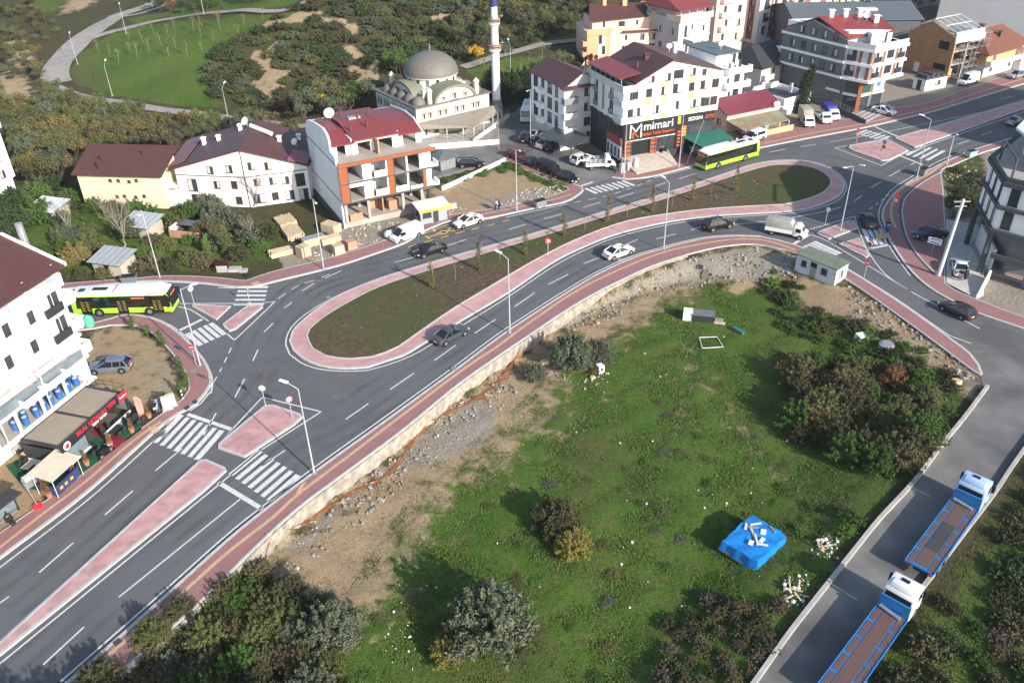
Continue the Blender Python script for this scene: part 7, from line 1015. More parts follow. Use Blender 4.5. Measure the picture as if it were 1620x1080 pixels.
for i, (x, y) in enumerate(scat(((168,1075),(235,1005),(330,935),(400,905),(470,925),(490,965),(510,1010),(540,1050),(560,1130),(120,1130)), 52, mind=1.1)): stand(OB[i%3], x, y, random.uniform(.45,.82), 'dense dark olive bush in the roadside thicket at the bottom left', 'bushes in the bottom left thicket', 'olive', random.choice(('moss','scrub2','scrub2','brown','green','olive')), random.uniform(.8,1.05))
TT = crown_tree('broad_tree', 7.6, 2.6, 10, .22, 300, LM['brown'], .22, .42)
for x_, y_, s in ((-19,28.2,1.0),(-24,26.6,1.05),(-14.5,29.5,.9),(-28.5,25.5,1.05)): p = Vector((x_,y_,0)); stand(TT, p.x, p.y, s, 'tall tree below the lower edge of the photo shading the road', 'trees below the lower edge', 'brown', 'moss')
for i, (x, y) in enumerate(scat(((1240,605),(1290,580),(1370,580),(1430,600),(1470,635),(1475,680),(1435,735),(1390,765),(1330,725),(1265,695)), 40, mind=1.4)): stand(OB[i%3], x, y, random.uniform(.55,1.05), 'large olive and rust tinted bush in the thicket at the right of the field', 'bushes in the right thicket', 'olive', random.choice(('moss','scrub2','scrub2','brown','rust','green','moss')), random.uniform(.8,1.0))
LBu = [bush_proto('weed_bush', 1.4, .9, 14, .11, 110, LM['moss'], 'weeds') for _ in range(2)]
for x, y in scat(((1050,990),(1130,950),(1230,960),(1215,1030),(1170,1090),(1040,1090)), 34, mind=1.0): stand(random.choice(LBu), x, y, random.uniform(.4,.75), 'low dark weedy bush at the bottom edge beside the side road', 'weedy bushes at the bottom edge', 'moss', random.choice(('scrub2','brown','moss','dead')))
for x, y in scat(((1640,740),(1580,810),(1475,945),(1385,1010),(1300,1150),(1700,1150),(1720,760)), 62, mind=1.3):
  if float(pdist([x],[y],P((1632,690),(1569,781),(1456,929),(1361,1075),(1285,1200)))[0]) > 2.2: stand(random.choice(LBu), x, y, random.uniform(.6,1.35), 'rough weedy bush on the slope beyond the parked flatbed trucks', 'weedy bushes beyond the trucks', 'moss', random.choice(('scrub2','brown','dead','dark','green','scrub')))
for x, y in scat(((1225,430),(1260,440),(1300,500),(1400,520),(1500,580),(1520,640),(1480,700),(1350,850),(1330,840),(1420,700),(1300,560),(1240,520),(1200,460)), 85, mind=1.05): stand(random.choice(LBu), x, y, random.uniform(.45,1.0), 'leafy green weed clump along the field bank', 'weed clumps along the field bank', 'moss', random.choice(('green','bright','green','scrub2','dark')))
for x, y in scat(((480,1080),(560,960),(680,800),(800,720),(900,640),(1050,620),(1200,680),(1300,760),(1330,850),(1240,980),(1180,1080)), 80, mind=1.2): stand(random.choice(LBu), x, y, random.uniform(.3,.6), 'low dull weed clump scattered through the rough field grass', 'weed clumps in the field', 'moss', random.choice(('moss','green','moss','olive','bright')), .45)
for x, y in scat(((1490,265),(1555,245),(1560,330),(1500,345)), 12, hill=False, mind=1.2): stand(random.choice(LBu), x, y, random.uniform(.8,1.4), 'dry bush on the rubble lot beside the modern house', 'bushes on the rubble lot', 'moss', random.choice(('moss','olive','brown')))
for x, y in scat(((690,290),(800,258),(860,272),(900,300),(870,292),(800,272),(720,288)), 22, hill=False, mind=1.0): stand(random.choice(LBu), x, y, random.uniform(.4,.75), 'low green weeds on the vacant earth lot', 'weeds on the vacant lot', 'moss', random.choice(('green','bright')))
for px, py, s, to in ((1212,52,1.3,'moss'),(1240,48,1.2,'dark'),(1225,62,1.0,'olive'),(1500,34,1.2,'moss'),(1250,168,.7,'green'),(1230,165,.6,'scrub2'),(1262,178,.7,'dark')): p = flat(px,py); stand(BB[0], p.x, p.y, s, 'green bush growing between the buildings', 'bushes between the buildings', 'olive', to)
purge(*AT, *SH, SP, CY, *BB, PO, *MC, TS, LS, *OB, TT, *LBu)
# grass of the field: too many blades to count
def blades(name, polys, n, hmin, hmax, m, wd=.05, excl=()):
    pts = []
    for poly, k in polys:
        xs = [p[0] for p in poly]; ys = [p[1] for p in poly]; got = np.zeros((0,2))
        while len(got) < k: q = np.column_stack([rng.uniform(min(xs),max(xs),k*2), rng.uniform(min(ys),max(ys),k*2)]); q = q[inside(q[:,0],q[:,1],poly)]; got = np.concatenate([got,q])
        pts.append(got[:k])
    p = np.concatenate(pts)
    dn = np.sin(p[:,0]*.55+1.2*np.sin(p[:,1]*.4))*np.sin(p[:,1]*.62+.8*np.sin(p[:,0]*.31))+.6*np.sin(p[:,0]*1.9)*np.sin(p[:,1]*1.7); p = p[dn+rng.normal(0,1.0,len(p)) > -.3]
    for e in excl: p = p[~inside(p[:,0],p[:,1],e)]
    k = len(p); z = zt(p[:,0], p[:,1]); a = rng.uniform(0,6.28,k); h = rng.uniform(hmin,hmax,k); d = np.stack([np.cos(a),np.sin(a),np.zeros(k)],1)*wd; base = np.column_stack([p,z-.03]); ln = np.stack([rng.normal(0,.45,k),rng.normal(0,.45,k),np.ones(k)],1)*h[:,None]; V = np.stack([base-d, base+d, base+ln],1).reshape(-1,3)
    me = bpy.data.meshes.new(name); me.vertices.add(3*k); me.vertices.foreach_set('co', V.astype('f4').ravel()); me.loops.add(3*k); me.loops.foreach_set('vertex_index', np.arange(3*k,dtype='i4')); me.polygons.add(k); me.polygons.foreach_set('loop_start', np.arange(0,3*k,3,dtype='i4')); me.update(calc_edges=True); me.materials.append(m); o = bpy.data.objects.new(name, me); COL.objects.link(o); kind(o,'stuff'); o['label'] = 'rough grass growing over the sunken field and verges'; o['category'] = 'grass'; return o
gb = leafm('grass', (.080,.128,.028), .5); blades('grass', [(fgreen, 170000), (wild, 26000), (gardn, 14000)], 0, .06, .18, gb)
blades('dry_grass', [(fgreen, 46000), (fdirt, 9000), (wild, 16000), (gardn, 6000)], 0, .06, .17, leafm('dry_grass', (.13,.135,.055), .3))['label'] = 'dry straw coloured grass scattered over the field'
# ---------------- street furniture ----------------
ledm = mat('lamp_glass', (.80,.82,.82), .2)
def hz(x, y, py):
    lo, hi = 0, 60
    for _ in range(40):
        m = (lo+hi)/2; v = np.array([x, y, m-CH]); q = 540+FPX*(v@CD)/(v@CF)
        if q > py: lo = m
        else: hi = m
    return lo
def lamp(base, heads, label, h=9.5, z=.14, r=.10, ground=False, m=None):
    p = G(*base) if ground else flat(*base); t = thing('street_lamp', label, 'street lamp', (p.x,p.y,p.z if ground else z), 0, 'street lamps'); b_ = MB(); b_.bar((0,0,0),(0,0,h),r*.9,r*.45,8); b_.build('pole', m or steel2, t, 40); b_ = MB(); b_.cb((0,0,.03),(.45,.45,.06)); b_.build('base_plate', steel, t)
    for hx, hy in heads:
        q = flat(hx,hy,h+.55 if z < 1 else h); d = Vector((q.x-p.x,q.y-p.y,0)); L_ = min(max(d.length,.5),2.6); d = d.normalized(); e = d*L_; b_ = MB(); b_.bar((0,0,h-.03),(e.x,e.y,h+.5),r*.5,r*.35,6); b_.build('arm', m or steel2, t); b_ = MB(); b_.hexa([(-.1,-.16,-.05),(.75,-.13,-.05),(.75,.13,-.05),(-.1,.16,-.05)], [(-.1,-.14,.05),(.7,-.1,.03),(.7,.1,.03),(-.1,.14,.05)]); l_ = b_.build('lamp_head', ledm, t); l_.location = (e.x,e.y,h+.52); l_.rotation_euler = (0,-.2,math.atan2(d.y,d.x))
    return t
for b_, hs, lab in (((497.5,749.2),((454,606),),'street lamp on the near pavement beside the zebra crossing'),((806.8,527.5),((792,401),),'street lamp on the near pavement above the stone wall, right of the dark grey saloon'),((1049.8,395.2),((1051,282),),'street lamp on the near pavement between the white saloon and the black SUV'),((1329.2,366.1),((1338,266),(1361,262)),'double armed street lamp standing on the small triangular island'),((317.2,578.9),((302,452),),'street lamp at the curved kerb of the gravel lot in front of the bus'),((253.5,439.9),((220,351),),'street lamp between the garden bushes and the bus street'),((1449.4,284.4),((1461.5,184),),'street lamp beside the dumpster at the brick plaza tip'),((817.7,335.6),((821,239),),'street lamp on the pavement of the vacant earth lot'),((512.5,427),((500,323),),'street lamp among the lumber stacks by the building site'),((1074,265.5),((1064,213),),'street lamp on the pavement in front of the shop block'),((987,281),((980,201),),'street lamp at the side street corner beside the white cabinets'),((839.5,227),((827,157),),'street lamp at the bend of the back street behind the queue'),((1505,167),((1531,104),),'street lamp by the fence of the scaffolded house')): lamp(b_, hs, lab, 9.5 if b_[0] not in (512.5,) else 10)
p = flat(1497,262); lamp((1497,262), ((1513,213.5),), 'thick short lamp post on the pavement above the rubble lot', hz(p.x,p.y,216), r=.14)
for (bx, by), ty, lab in (((360,182),139,'park lamp at the lower edge of the lawn beside the scrub'),((178,152),105,'park lamp on the left part of the lawn'),((123,102),60,'park lamp beside the widest bend of the park path'),((200,53),13,'park lamp where the two park paths part'),((323,24),-2,'park lamp on the upper winding path'),((512,176),143,'park lamp below the scrub hill'),((808,130),72,'park lamp on the lawn right of the minaret'),((1005,26),10,'park lamp behind the peach building')): p = G(bx,by); lamp((bx,by), ((bx-4,ty),), lab, max(4.5,min(9,hz(p.x,p.y,ty)-p.z)), 1.5, .08, True)
p = flat(1484,437); t = thing('utility_pole', 'tall thick concrete utility pole with wires on the brick plaza edge', 'utility pole', (p.x,p.y,.14)); b_ = MB(); b_.bar((0,0,0),(.6,.3,10.2),.26,.17,10); b_.build('pole', wlgrey, t, 40); b_ = MB(); b_.cb((.5,.3,9.9),(2.0,.14,.14)); b_.cb((.5,.3,9.3),(1.4,.14,.12)); b_.build('crossarm', steel, t); b_ = MB(); [b_.bar((.5+x,.3,9.95),(.5+x,.3,10.2),.06) for x in (-.9,-.3,.3,.9)]; b_.build('insulator', mat('insulator', (.2,.08,.06), .4), t); b_ = MB(); [b_.tube([(.5,.3,9.6-k*.35),(4,2.6,8.4-k*.3),(8.5,4.0,7.6-k*.25)], .012, 3) for k in range(6)]; b_.build('wires', blackp, t)
for a, c, lab, h, h2 in (((789,237),(822,250),'thin wooden cable pole at the mosque corner of the back street',6.4,0),((1085,263),(0,0),'thin leaning pole beside the lamp in front of the shop block',7.6,2.2),((985,278),(0,0),'thin leaning wooden pole at the side street corner',6.2,-.6)): p = flat(*a); t = thing('cable_pole', lab, 'pole', (p.x,p.y,.1)); b_ = MB(); b_.bar((0,0,0),(h2,0,h),.08,.06,6); b_.build('pole', bark2, t); b_ = MB(); b_.bar((h2-.2,0,h-.3),(h2+.2,0,h-.3),.03); b_.build('bracket', steel, t)
# road signs
sred = mat('sign_red', ()); swht = mat('sign_white', ()); sblu = mat('sign_blue', (.02,.10,.45), .5); sgry = mat('sign_back', (.42,.44,.46), .5); syel = mat('chevron_orange', (.75,.30,.01), .5)
def disc(t, r, z, m, fill_=None, n=20, y=-.05, x=0, name='plate', bar=None):
    b_ = MB(); b_.lathe([(r,0),(r,.02)], n=n); d = b_.build(name, m, t); d.location = (x,y,z); d.rotation_euler = (math.pi/2, 0, 0)
    if fill_: b_ = MB(); b_.lathe([(r*.76,0),(r*.76,.012)], n=n); f = b_.build('face', fill_, d); f.location = (0,0,.021)
    if bar: b_ = MB(); b_.cb((0,0,.04),(r*1.3,r*.3,.012)); f = b_.build('symbol', bar, d)
    return d
def roadsign(px, py, face_px, label, parts, h=2.6, z=.15):
    p = flat(px,py); t = thing('road_sign', label, 'road sign', (p.x,p.y,z), head(px,py,*face_px)+math.pi/2); b_ = MB(); b_.bar((0,0,0),(0,0,h),.035,.035,6); b_.build('post', sgry, t)
    for q in parts:
        if q == 'noentry': disc(t, .36, h-.3, sred, None, bar=swht)
        elif q == 'noturn': disc(t, .36, h-.3, sred, swht, bar=sred)
        elif q == 'stop': disc(t, .38, h-.3, sred, None, 8); text('DUR', .26, 'lettering', swht, t, .005, (0,-.085,h-.4), (math.pi/2,0,0))
        elif q == 'round2': disc(t, .32, h-1.05, sred, swht)
        elif q == 'blue': disc(t, .34, h-.3, sblu, None, bar=swht)
        elif q == 'chevron': b_ = MB(); b_.cb((0,-.05,h-1.1),(.6,.03,.65)); pl = b_.build('plate', syel, t); b_ = MB(); [b_.bar((s*.28,-.075,h-1.3+k*.22),(0,-.075,h-1.1+k*.22),.05,.05,4) for s in (-1,1) for k in (0,1)]; b_.build('chevrons', blackp, pl)
        elif q == 'curve': b_ = MB(); b_.cb((0,-.05,h-.3),(.7,.03,.7)); pl = b_.build('plate', sred, t); b_ = MB(); [b_.bar((x,-.08,h-.55),(x+.22,-.08,h-.3),.045,.045,4) for x in (-.2,.05)]; [b_.bar((x+.22,-.08,h-.3),(x,-.08,h-.05),.045,.045,4) for x in (-.2,.05)]; b_.build('chevrons', swht, pl)
        elif q == 'back': disc(t, .36, h-.3, sgry)
        elif q == 'board': b_ = MB(); b_.cb((0,-.05,h-.4),(1.7,.04,.42)); b_.cb((0,-.05,h-.85),(1.7,.04,.42)); pl = b_.build('plate', swht, t); b_ = MB(); [b_.cb((.05,-.085,h-z_),(1.2,.02,.12)) for z_ in (.4,.85)]; b_.build('lettering', sblu, pl)
    return t
cv = (820,1080)
for q in ((1354,228,(1300,260),'red stop sign with a round sign below it beside the far zebra crossing',('stop','round2')),(1395,247,(1300,290),'blue round sign over an orange chevron plate on the far pink island',('blue','chevron')),(1372,404,(1300,440),'blue round sign over an orange chevron plate on the small triangular island tip',('blue','chevron')),(1414,334,(1350,380),'red stop sign with a round sign below it at the brick plaza kerb',('stop','round2')),(1366,443,(1300,480),'red no entry sign on the near pavement right of the hut',('noentry',)),(1473,404,(1440,450),'white direction board on the brick plaza in front of the navy car',('board',)),(1305,357,(1340,330),'grey backed sign at the kerb of the triangular island',('back',)),(867,407,cv,'red and white curve chevron sign on the grassy traffic island',('curve',)),(421,645,(440,600),'grey backed sign pair on the large pink splitter island',('back',)),(463,662,cv,'round red no left turn sign on the large pink splitter island',('noturn',)),(308,484,(330,500),'bare sign post on the left small pink island',('back',)),(397,487,(430,470),'bare sign post on the right small pink island',('back',)),(311,578,(290,600),'low red and white sign at the foot of the gravel lot lamp',('noentry',))): roadsign(*q)
def block(name, label, cat, px, py, toward, boxes, z=.15, grp=None):
    p = flat(px,py); t = thing(name, label, cat, (p.x,p.y,z), head(px,py,*toward), grp)
    for nm, mm, q in boxes: b_ = MB(); b_.box(*q); b_.build(nm, mm, t)
    return t
def skip(label, px, py, tw, m=None):
    p = flat(px,py); t = thing('dumpster', label, 'dumpster', (p.x,p.y,.15), head(px,py,*tw)); m = m or steel; b_ = MB(); b_.hexa([(-.75,-.45,.2),(.75,-.45,.2),(.75,.45,.2),(-.75,.45,.2)], [(-.95,-.6,1.15),(.95,-.6,1.15),(.95,.6,1.15),(-.95,.6,1.15)]); b_.build('bin', m, t); b_ = MB(); b_.box(-.9,-.55,1.151,.9,.55,1.16); b_.build('opening', mat('dark_interior', ()), t); [MB().wheel((x,y,.1),.1,.06,8).build('castor', tyre, t) for x in (-.6,.6) for y in (-.35,.35)]
skip('galvanised dumpster on the pavement of the vacant earth lot', 854, 329, (880,322)); skip('dark dumpster beside the lamp at the brick plaza tip', 1459, 278, (1475,268), FR['grey']); skip('grey dumpster on the pavement behind the left city bus', 207, 450, (230,448)); skip('blue white dumpster on the pavement above the rubble lot', 1534, 250, (1550,246), mat('bin_blue', (.35,.48,.56), .5))
p = flat(143,516); t = thing('recycling_bell', 'green and white recycling bell on the pavement corner by the white block', 'recycling bin', (p.x,p.y,.14)); b_ = MB(); b_.lathe([(.55,0),(.6,.65),(.48,1.1),(.15,1.4)], n=16); b_.build('bell', mat('bell_green', (.10,.45,.28), .5), t, 40); b_ = MB(); b_.box(-1.1,-.55,0,-.62,.55,1.2); b_.build('side_panel', wwhite, t)
for i, (px, py, h, lab) in enumerate(((984,274,1.5,'white street cabinet nearest the lamp at the side street corner'),(994,270,1.3,'short white street cabinet between the two others'),(1005,269,1.9,'tallest white street cabinet below the ramp wall'),(266,648,1.5,'white utility cabinet beside the mint green scooter'),(273,643,1.4,'white utility cabinet nearer the kerb than its twin'))): block('street_cabinet', lab, 'cabinet', px, py, (px+20,py-6), (('housing',mat('cabinet_grey',(.50,.50,.49),.6),(-.42,-.25,0,.42,.25,h)),('plinth',concr,(-.55,-.35,-.05,.55,.35,.1)),('door_seam',steel,(-.01,-.305,.15,.01,-.3,h-.1))))
b_ = MB(); p = flat(290,632); t = thing('bollard', 'black and white striped bollard at the gravel lot corner', 'bollard', (p.x,p.y,.14)); [b2.build(nm, mm, t) for nm, mm, b2 in ((('band'), FR['dark'] if k % 2 else FR['white'], MB().bar((0,0,k*.22),(0,0,k*.22+.22),.07,.07,8)) for k in range(5))]
for i, (px, py) in enumerate(((703,266),)): t = block('kiosk', 'small kiosk with a grey hipped roof in the mosque car park', 'kiosk', px, py, (730,258), (('wall',FR['grey'],(-1.5,-1.2,0,1.5,1.2,2.0)),)); b_ = MB(); b_.add([(-2.3,-1.9,2.0),(2.3,-1.9,2.0),(2.3,1.9,2.0),(-2.3,1.9,2.0),(0,0,3.0)], [(0,1,4),(1,2,4),(2,3,4),(3,0,4),(3,2,1,0)]); b_.build('roof', rgrey, t)
# bus shelter
p = flat(14,838); t = thing('bus_shelter', 'dark bus shelter with a bench at the left edge of the photo', 'bus shelter', (p.x,p.y,.14), head(14,838,44,814)); b_ = MB(); b_.box(-2.2,-.2,2.3,2.2,1.3,2.42); b_.build('roof', FR['dark'], t); [MB().box(x,1.0,0,x+.12,1.2,2.3).build('post', FR['dark'], t) for x in (-2.1,0,1.98)]; b_ = MB(); b_.box(-2,1.1,.4,2,1.14,2.1); b_.build('glass_wall', glass2, t); b_ = MB(); b_.box(-1.6,.6,.42,1.6,.95,.48); b_.build('bench', bark2, t)
# ---------------- people ----------------
skinm = mat('skin', (.27,.155,.11), .6); hairm = mat('hair', (.02,.015,.012), .7)
def skinmesh(name, verts, edges, radii, m, parent):
    me = bpy.data.meshes.new(name); me.from_pydata(verts, edges, []); o = bpy.data.objects.new(name, me); COL.objects.link(o); o.modifiers.new('s','SKIN')
    for i, r in enumerate(radii): me.skin_vertices[0].data[i].radius = (r, r)
    me.skin_vertices[0].data[0].use_root = True; sb = o.modifiers.new('u','SUBSURF'); sb.levels = 1; dg = bpy.context.evaluated_depsgraph_get(); m2 = bpy.data.meshes.new_from_object(o.evaluated_get(dg)); bpy.data.objects.remove(o); bpy.data.meshes.remove(me); m2.name = name; m2.materials.clear(); m2.materials.append(m); m2.polygons.foreach_set('use_smooth', [True]*len(m2.polygons)); q = bpy.data.objects.new(name, m2); COL.objects.link(q); q.parent = parent; return q
def person(label, loc, rz, top, legs, pose='stand', grp=None):
    t = thing('person', label, 'person', loc, rz, grp); si = pose in ('sit','ride'); hp = .93 if not si else (.50 if pose == 'sit' else .92); kx = .42 if si else .03; kz = hp-.04 if pose == 'sit' else (.60 if pose == 'ride' else .50); fx = .40 if pose == 'sit' else (.05 if pose == 'ride' else 0); fz = .05 if pose != 'ride' else .22
    lean = .10 if pose == 'ride' else .02; S = hp+.50; V = [(0,0,hp),(lean*.5,0,hp+.25),(lean,0,S),(lean+.01,0,S+.09),(lean+.03,0,S+.22),(lean+.03,0,S+.30)]; E = [(0,1),(1,2),(2,3),(3,4),(4,5)]; Rr = [.15,.14,.16,.055,.10,.07]
    for s in (-1,1):
        k = len(V); ax, az = ((.34,S-.20) if pose == 'ride' else ((.25,S-.32) if s > 0 else (.08,S-.52))); V += [(lean,s*.2,S-.03),(lean+.02,s*.27,S-.28),(lean+ax,s*.24,az),(lean+ax+.07,s*.23,az-.05)]; E += [(2,k),(k,k+1),(k+1,k+2),(k+2,k+3)]; Rr += [.075,.055,.042,.04]
        k = len(V); V += [(0,s*.1,hp-.06),(kx,s*.12,kz),(fx,s*.12,fz+.05),(fx+.18,s*.13,fz)]; E += [(0,k),(k,k+1),(k+1,k+2),(k+2,k+3)]; Rr += [.105,.075,.05,.045]
    skinmesh('body', V, E, Rr, skinm, t); up = [i for i in range(len(V)) if i in (0,1,2) or i in (6,7,8) or i in (14,15,16)]; ix = {v: j for j, v in enumerate(up)}; skinmesh('jacket', [V[i] for i in up], [(ix[a],ix[b]) for a, b in E if a in ix and b in ix], [Rr[i]+.045 for i in up], top, t); lo = [0]+[i for i in range(10,13)]+[i for i in range(18,21)]; ix = {v: j for j, v in enumerate(lo)}; skinmesh('trousers', [V[i] for i in lo], [(ix[a],ix[b]) for a, b in E if a in ix and b in ix], [Rr[i]+.04 for i in lo], legs, t)
    b_ = MB(); b_.lathe([(.05,-.08),(.108,-.02),(.115,.05),(.09,.11),(.03,.135)], (0,0,0), 12); h_ = b_.build('hair' if pose != 'ride' else 'helmet', hairm if pose != 'ride' else blackp, t, 60); h_.location = (lean+.02,0,S+.25); h_.scale = (1,.9,1); return t
cl = {k: mat('cloth_'+k, c, .9, var=.1, scale=5) for k, c in dict(white=(.6,.6,.58), black=(.015,.015,.017), jeans=(.10,.15,.25), grey=(.15,.15,.16)).items()}
for px, py, rz, a, b_, lab in ((785,334,.6,'white','jeans','person in a white shirt and jeans on the pavement of the vacant lot'),(789.5,333.5,2.6,'black','black','person dressed in black beside the person in white'),(1518,446,1.2,'black','grey','person in a dark jacket behind the white hatchback, left one'),(1526,445,2.0,'black','black','person all in black behind the white hatchback, right one')): p = flat(px,py); person(lab, (p.x,p.y,.16), rz, cl[a], cl[b_])
p = flat(1402,366); person('person in black riding the delivery motorcycle', (p.x+.1*math.cos(head(1402,366,1399,350)),p.y,-.02), head(1402,366,1399,350), cl['black'], cl['black'], 'ride')
p = flat(19,832); person('person in black sitting on the bus shelter bench', (p.x,p.y,.14), head(14,838,44,814)-math.pi/2, cl['black'], cl['black'], 'sit'); 
# ---------------- restaurant clutter ----------------
def table(px, py, tm, label, chairs, grp):
    p = flat(px,py); t = thing('table', label, 'table', (p.x,p.y,.16), math.radians(73), grp); b_ = MB(); b_.box(-.75,-.42,.72,.75,.42,.76); b_.build('tabletop', tm, t); [MB().bar((x,y,0),(x,y,.72),.03,.03,6).build('leg', FR['dark'], t) for x in (-.65,.65) for y in (-.34,.34)]
    for s in (-1,1):
        for x in (-.35,.38):
            c = thing('chair', 'dark chair pulled up to a terrace table on the green carpet', 'chair', loc_in((p.x,p.y), math.radians(73), x, s*.72, .16), math.radians(73)+(0 if s > 0 else math.pi), 'terrace chairs'); b_ = MB(); b_.box(-.22,-.22,.43,.22,.22,.47); b_.build('seat', FR['dark'], c); b_ = MB(); b_.box(-.22,.18,.47,.22,.22,.88); b_.build('backrest', FR['dark'], c); [MB().bar((a,b2,0),(a,b2,.43),.018,.018,4).build('leg', FR['dark'], c) for a in (-.19,.19) for b2 in (-.19,.19)]
for i, (px, py) in enumerate(((37,716),(51,723),(52,745))): table(px, py, mat('pale_tabletop', (.52,.50,.48), .5), 'pale topped terrace table left of the restaurant pergola', 2, 'pale terrace tables')
for px, py in ((119,737),(143,720),(184,690),(214,672)): table(px, py, FR['dark'], 'black terrace table on the green carpet in front of the pergola', 2, 'black terrace tables')
p = flat(102,768); t = thing('snack_stall', 'blue snack stall with a beige canopy on the terrace corner', 'stall', (p.x,p.y,.15), math.radians(73)); b_ = MB(); b_.box(-1.5,-.6,0,1.5,-.5,1.0).box(-1.5,-.5,0,-1.4,1.2,1.0).box(1.4,-.5,0,1.5,1.2,1.0); b_.build('counter', mat('stall_navy', (.03,.045,.13), .5), t); b_ = MB(); [b_.cb((x,-.615,.5),(.35,.01,.3)) for x in (-.8,-.2,.5)]; b_.build('counter_picture', mat('sign_yellow', ()), t); b_ = MB(); b_.slope([(-1.8,-1.0,2.1),(1.8,-1.0,2.1),(1.8,1.5,2.5),(-1.8,1.5,2.5)], .08); b_.build('canopy', mat('beige_canvas', (.50,.43,.34), .85), t); [MB().bar((x,y,0),(x,y,2.2),.03,.03,6).build('post', FR['white'], t) for x in (-1.6,1.6) for y in (-.8,1.3)]
DP = thing('potted_shrub','x','planter'); b_ = MB(); b_.lathe([(.2,0),(.28,.45),(.3,.5),(.25,.5)], n=12); b_.build('pot', mat('terracotta', (.40,.17,.10), .8), DP); leaves('foliage', LM['rust'], [(0,0,.8+.25*k,.26-.05*k,.26-.05*k,.2,70) for k in range(4)], .09, DP)
for px, py in ((119,754),(139,737),(176,707),(210,685),(237,662),(74,783),(80,788)): p = flat(px,py); dup(DP, (p.x,p.y,.15), random.random()*6, 'potted brown conifer along the edge of the restaurant terrace', 'potted conifers of the terrace')
purge(DP); p = flat(14,720); t = thing('parasol', 'closed purple parasol at the left end of the terrace', 'parasol', (p.x,p.y,.15)); b_ = MB(); b_.bar((0,0,0),(0,0,2.8),.03); b_.build('pole', FR['white'], t); b_ = MB(); b_.lathe([(.1,.9),(.3,1.1),(.22,1.9),(.05,2.7)], n=10); b_.build('canopy', mat('purple_cloth', (.20,.12,.26), .9), t, 60); b_ = MB(); b_.lathe([(.35,0),(.3,.15),(.08,.2)], n=14); b_.build('foot', sred, t)
p = flat(61,803); t = thing('banner_stand', 'red round stand with a bare leaning pole on the pavement', 'stand', (p.x,p.y,.14)); b_ = MB(); b_.lathe([(.42,0),(.4,.2),(.1,.28)], n=16); b_.build('foot', sred, t); b_ = MB(); b_.bar((0,0,.2),(-.5,.2,2.6),.03); b_.build('pole', steel, t)
block('grill_cart', 'steel grill cart beside the beige canopied stall', 'grill', 54, 770, (70,760), (('body',steel,(-.7,-.4,.3,.7,.4,1.0)),('hood',wlgrey,(-.6,-.3,1.0,.6,.3,1.3)),('leg',steel,(-.65,-.35,0,-.58,-.28,.3)),('leg',steel,(.58,-.35,0,.65,-.28,.3)),('leg',steel,(-.65,.28,0,-.58,.35,.3)),('leg',steel,(.58,.28,0,.65,.35,.3))))
p = flat(223,668); t = thing('feather_banner', 'orange pink feather banner at the right end of the terrace', 'banner', (p.x,p.y,.15), .8); b_ = MB(); b_.bar((0,0,0),(0,0,3.0),.02); b_.build('pole', steel, t); b_ = MB(); b_.extr([(0,.5),(.6,.7),(.65,2.4),(.3,2.95),(0,3.0)], -.012, .012, 'y'); b_.build('flag', mat('banner_cloth', (.55,.22,.17), .8, var=.3, scale=2), t)
# ---------------- building yard, field objects, litter ----------------
wood = stripes('sawn_timber', (.52,.38,.23), (.38,.26,.15), 5, .8, 2, .8); wood2 = mat('pale_timber', (.54,.42,.28), .85, var=.25, scale=3); bagm = mat('bag_white', (.62,.62,.60), .8)
def stack(px, py, tw, l_, w_, h_, label, m=None, ragged=True, top=None, ground=False):
    p = G(px,py) if ground else flat(px,py); t = thing('lumber_stack', label, 'stack', (p.x,p.y,p.z+.02 if ground else .02), head(px,py,*tw)); n_ = max(2,int(h_/.22)); k = max(3,int(w_/.25))
    for i in range(n_):
        b_ = MB()
        for j in range(k): o_ = random.uniform(-.25,.25) if ragged else 0; b_.box(-l_/2+o_, -w_/2+j*w_/k, i*h_/n_, l_/2+o_, -w_/2+(j+.86)*w_/k, (i+.86)*h_/n_)
        q = b_.build('plank_layer', m or wood2, t); q['kind'] = 'stuff'
    if top: b_ = MB(); b_.box(-l_/2+.1,-w_/2,h_,l_/2-.1,w_/2,h_+.05); b_.build('cover_sheet', top, t)
for q in ((452,352,(470,372),3.4,2.6,.6,'loose pale planks spread on the grass nearest the gabled house'),(464,372,(480,392),3.6,2.4,.8,'large loose plank pile in the middle of the yard'),(445,402,(470,396),3.0,1.6,.7,'jumble of brown boards behind the street lamp foot')): stack(*q)
for q in ((525,366,(545,372),2.6,1.6,1.3,'tall strapped timber bale nearest the blue white side wall'),(497,386,(520,380),3.2,1.3,1.1,'timber bale under a grey sheet beside the lamp'),(523,384,(545,378),2.8,1.4,1.0,'long timber bale right of the lamp'),(481,404,(495,398),1.5,1.5,1.5,'square brick pallet with a blue label left of the lamp')): stack(*q, ragged=False, m=wood2 if q[2] != (495,398) else mat('hollow_brick_pale', (.50,.36,.24), .9), top=steel if 'grey sheet' in q[-1] else None)
block('pallet_load', 'wrapped block pallet with a blue white label near the kerb', 'pallet', 536, 401, (550,397), (('blocks',mat('hollow_brick_pale', ()),(-.7,-.6,.12,.7,.6,1.2)),('pallet_board',wood2,(-.75,-.65,0,.75,.65,.11)),('label',PAINT['lblue'],(-.25,-.62,.4,.25,-.605,.9)))); block('pallet_load', 'orange brick pallet beside the labelled block pallet', 'pallet', 556, 393, (572,388), (('bricks',mat('hollow_brick', ()),(-.7,-.6,.12,.6,.5,1.1)),('pallet_board',wood2,(-.75,-.65,0,.75,.65,.11))))
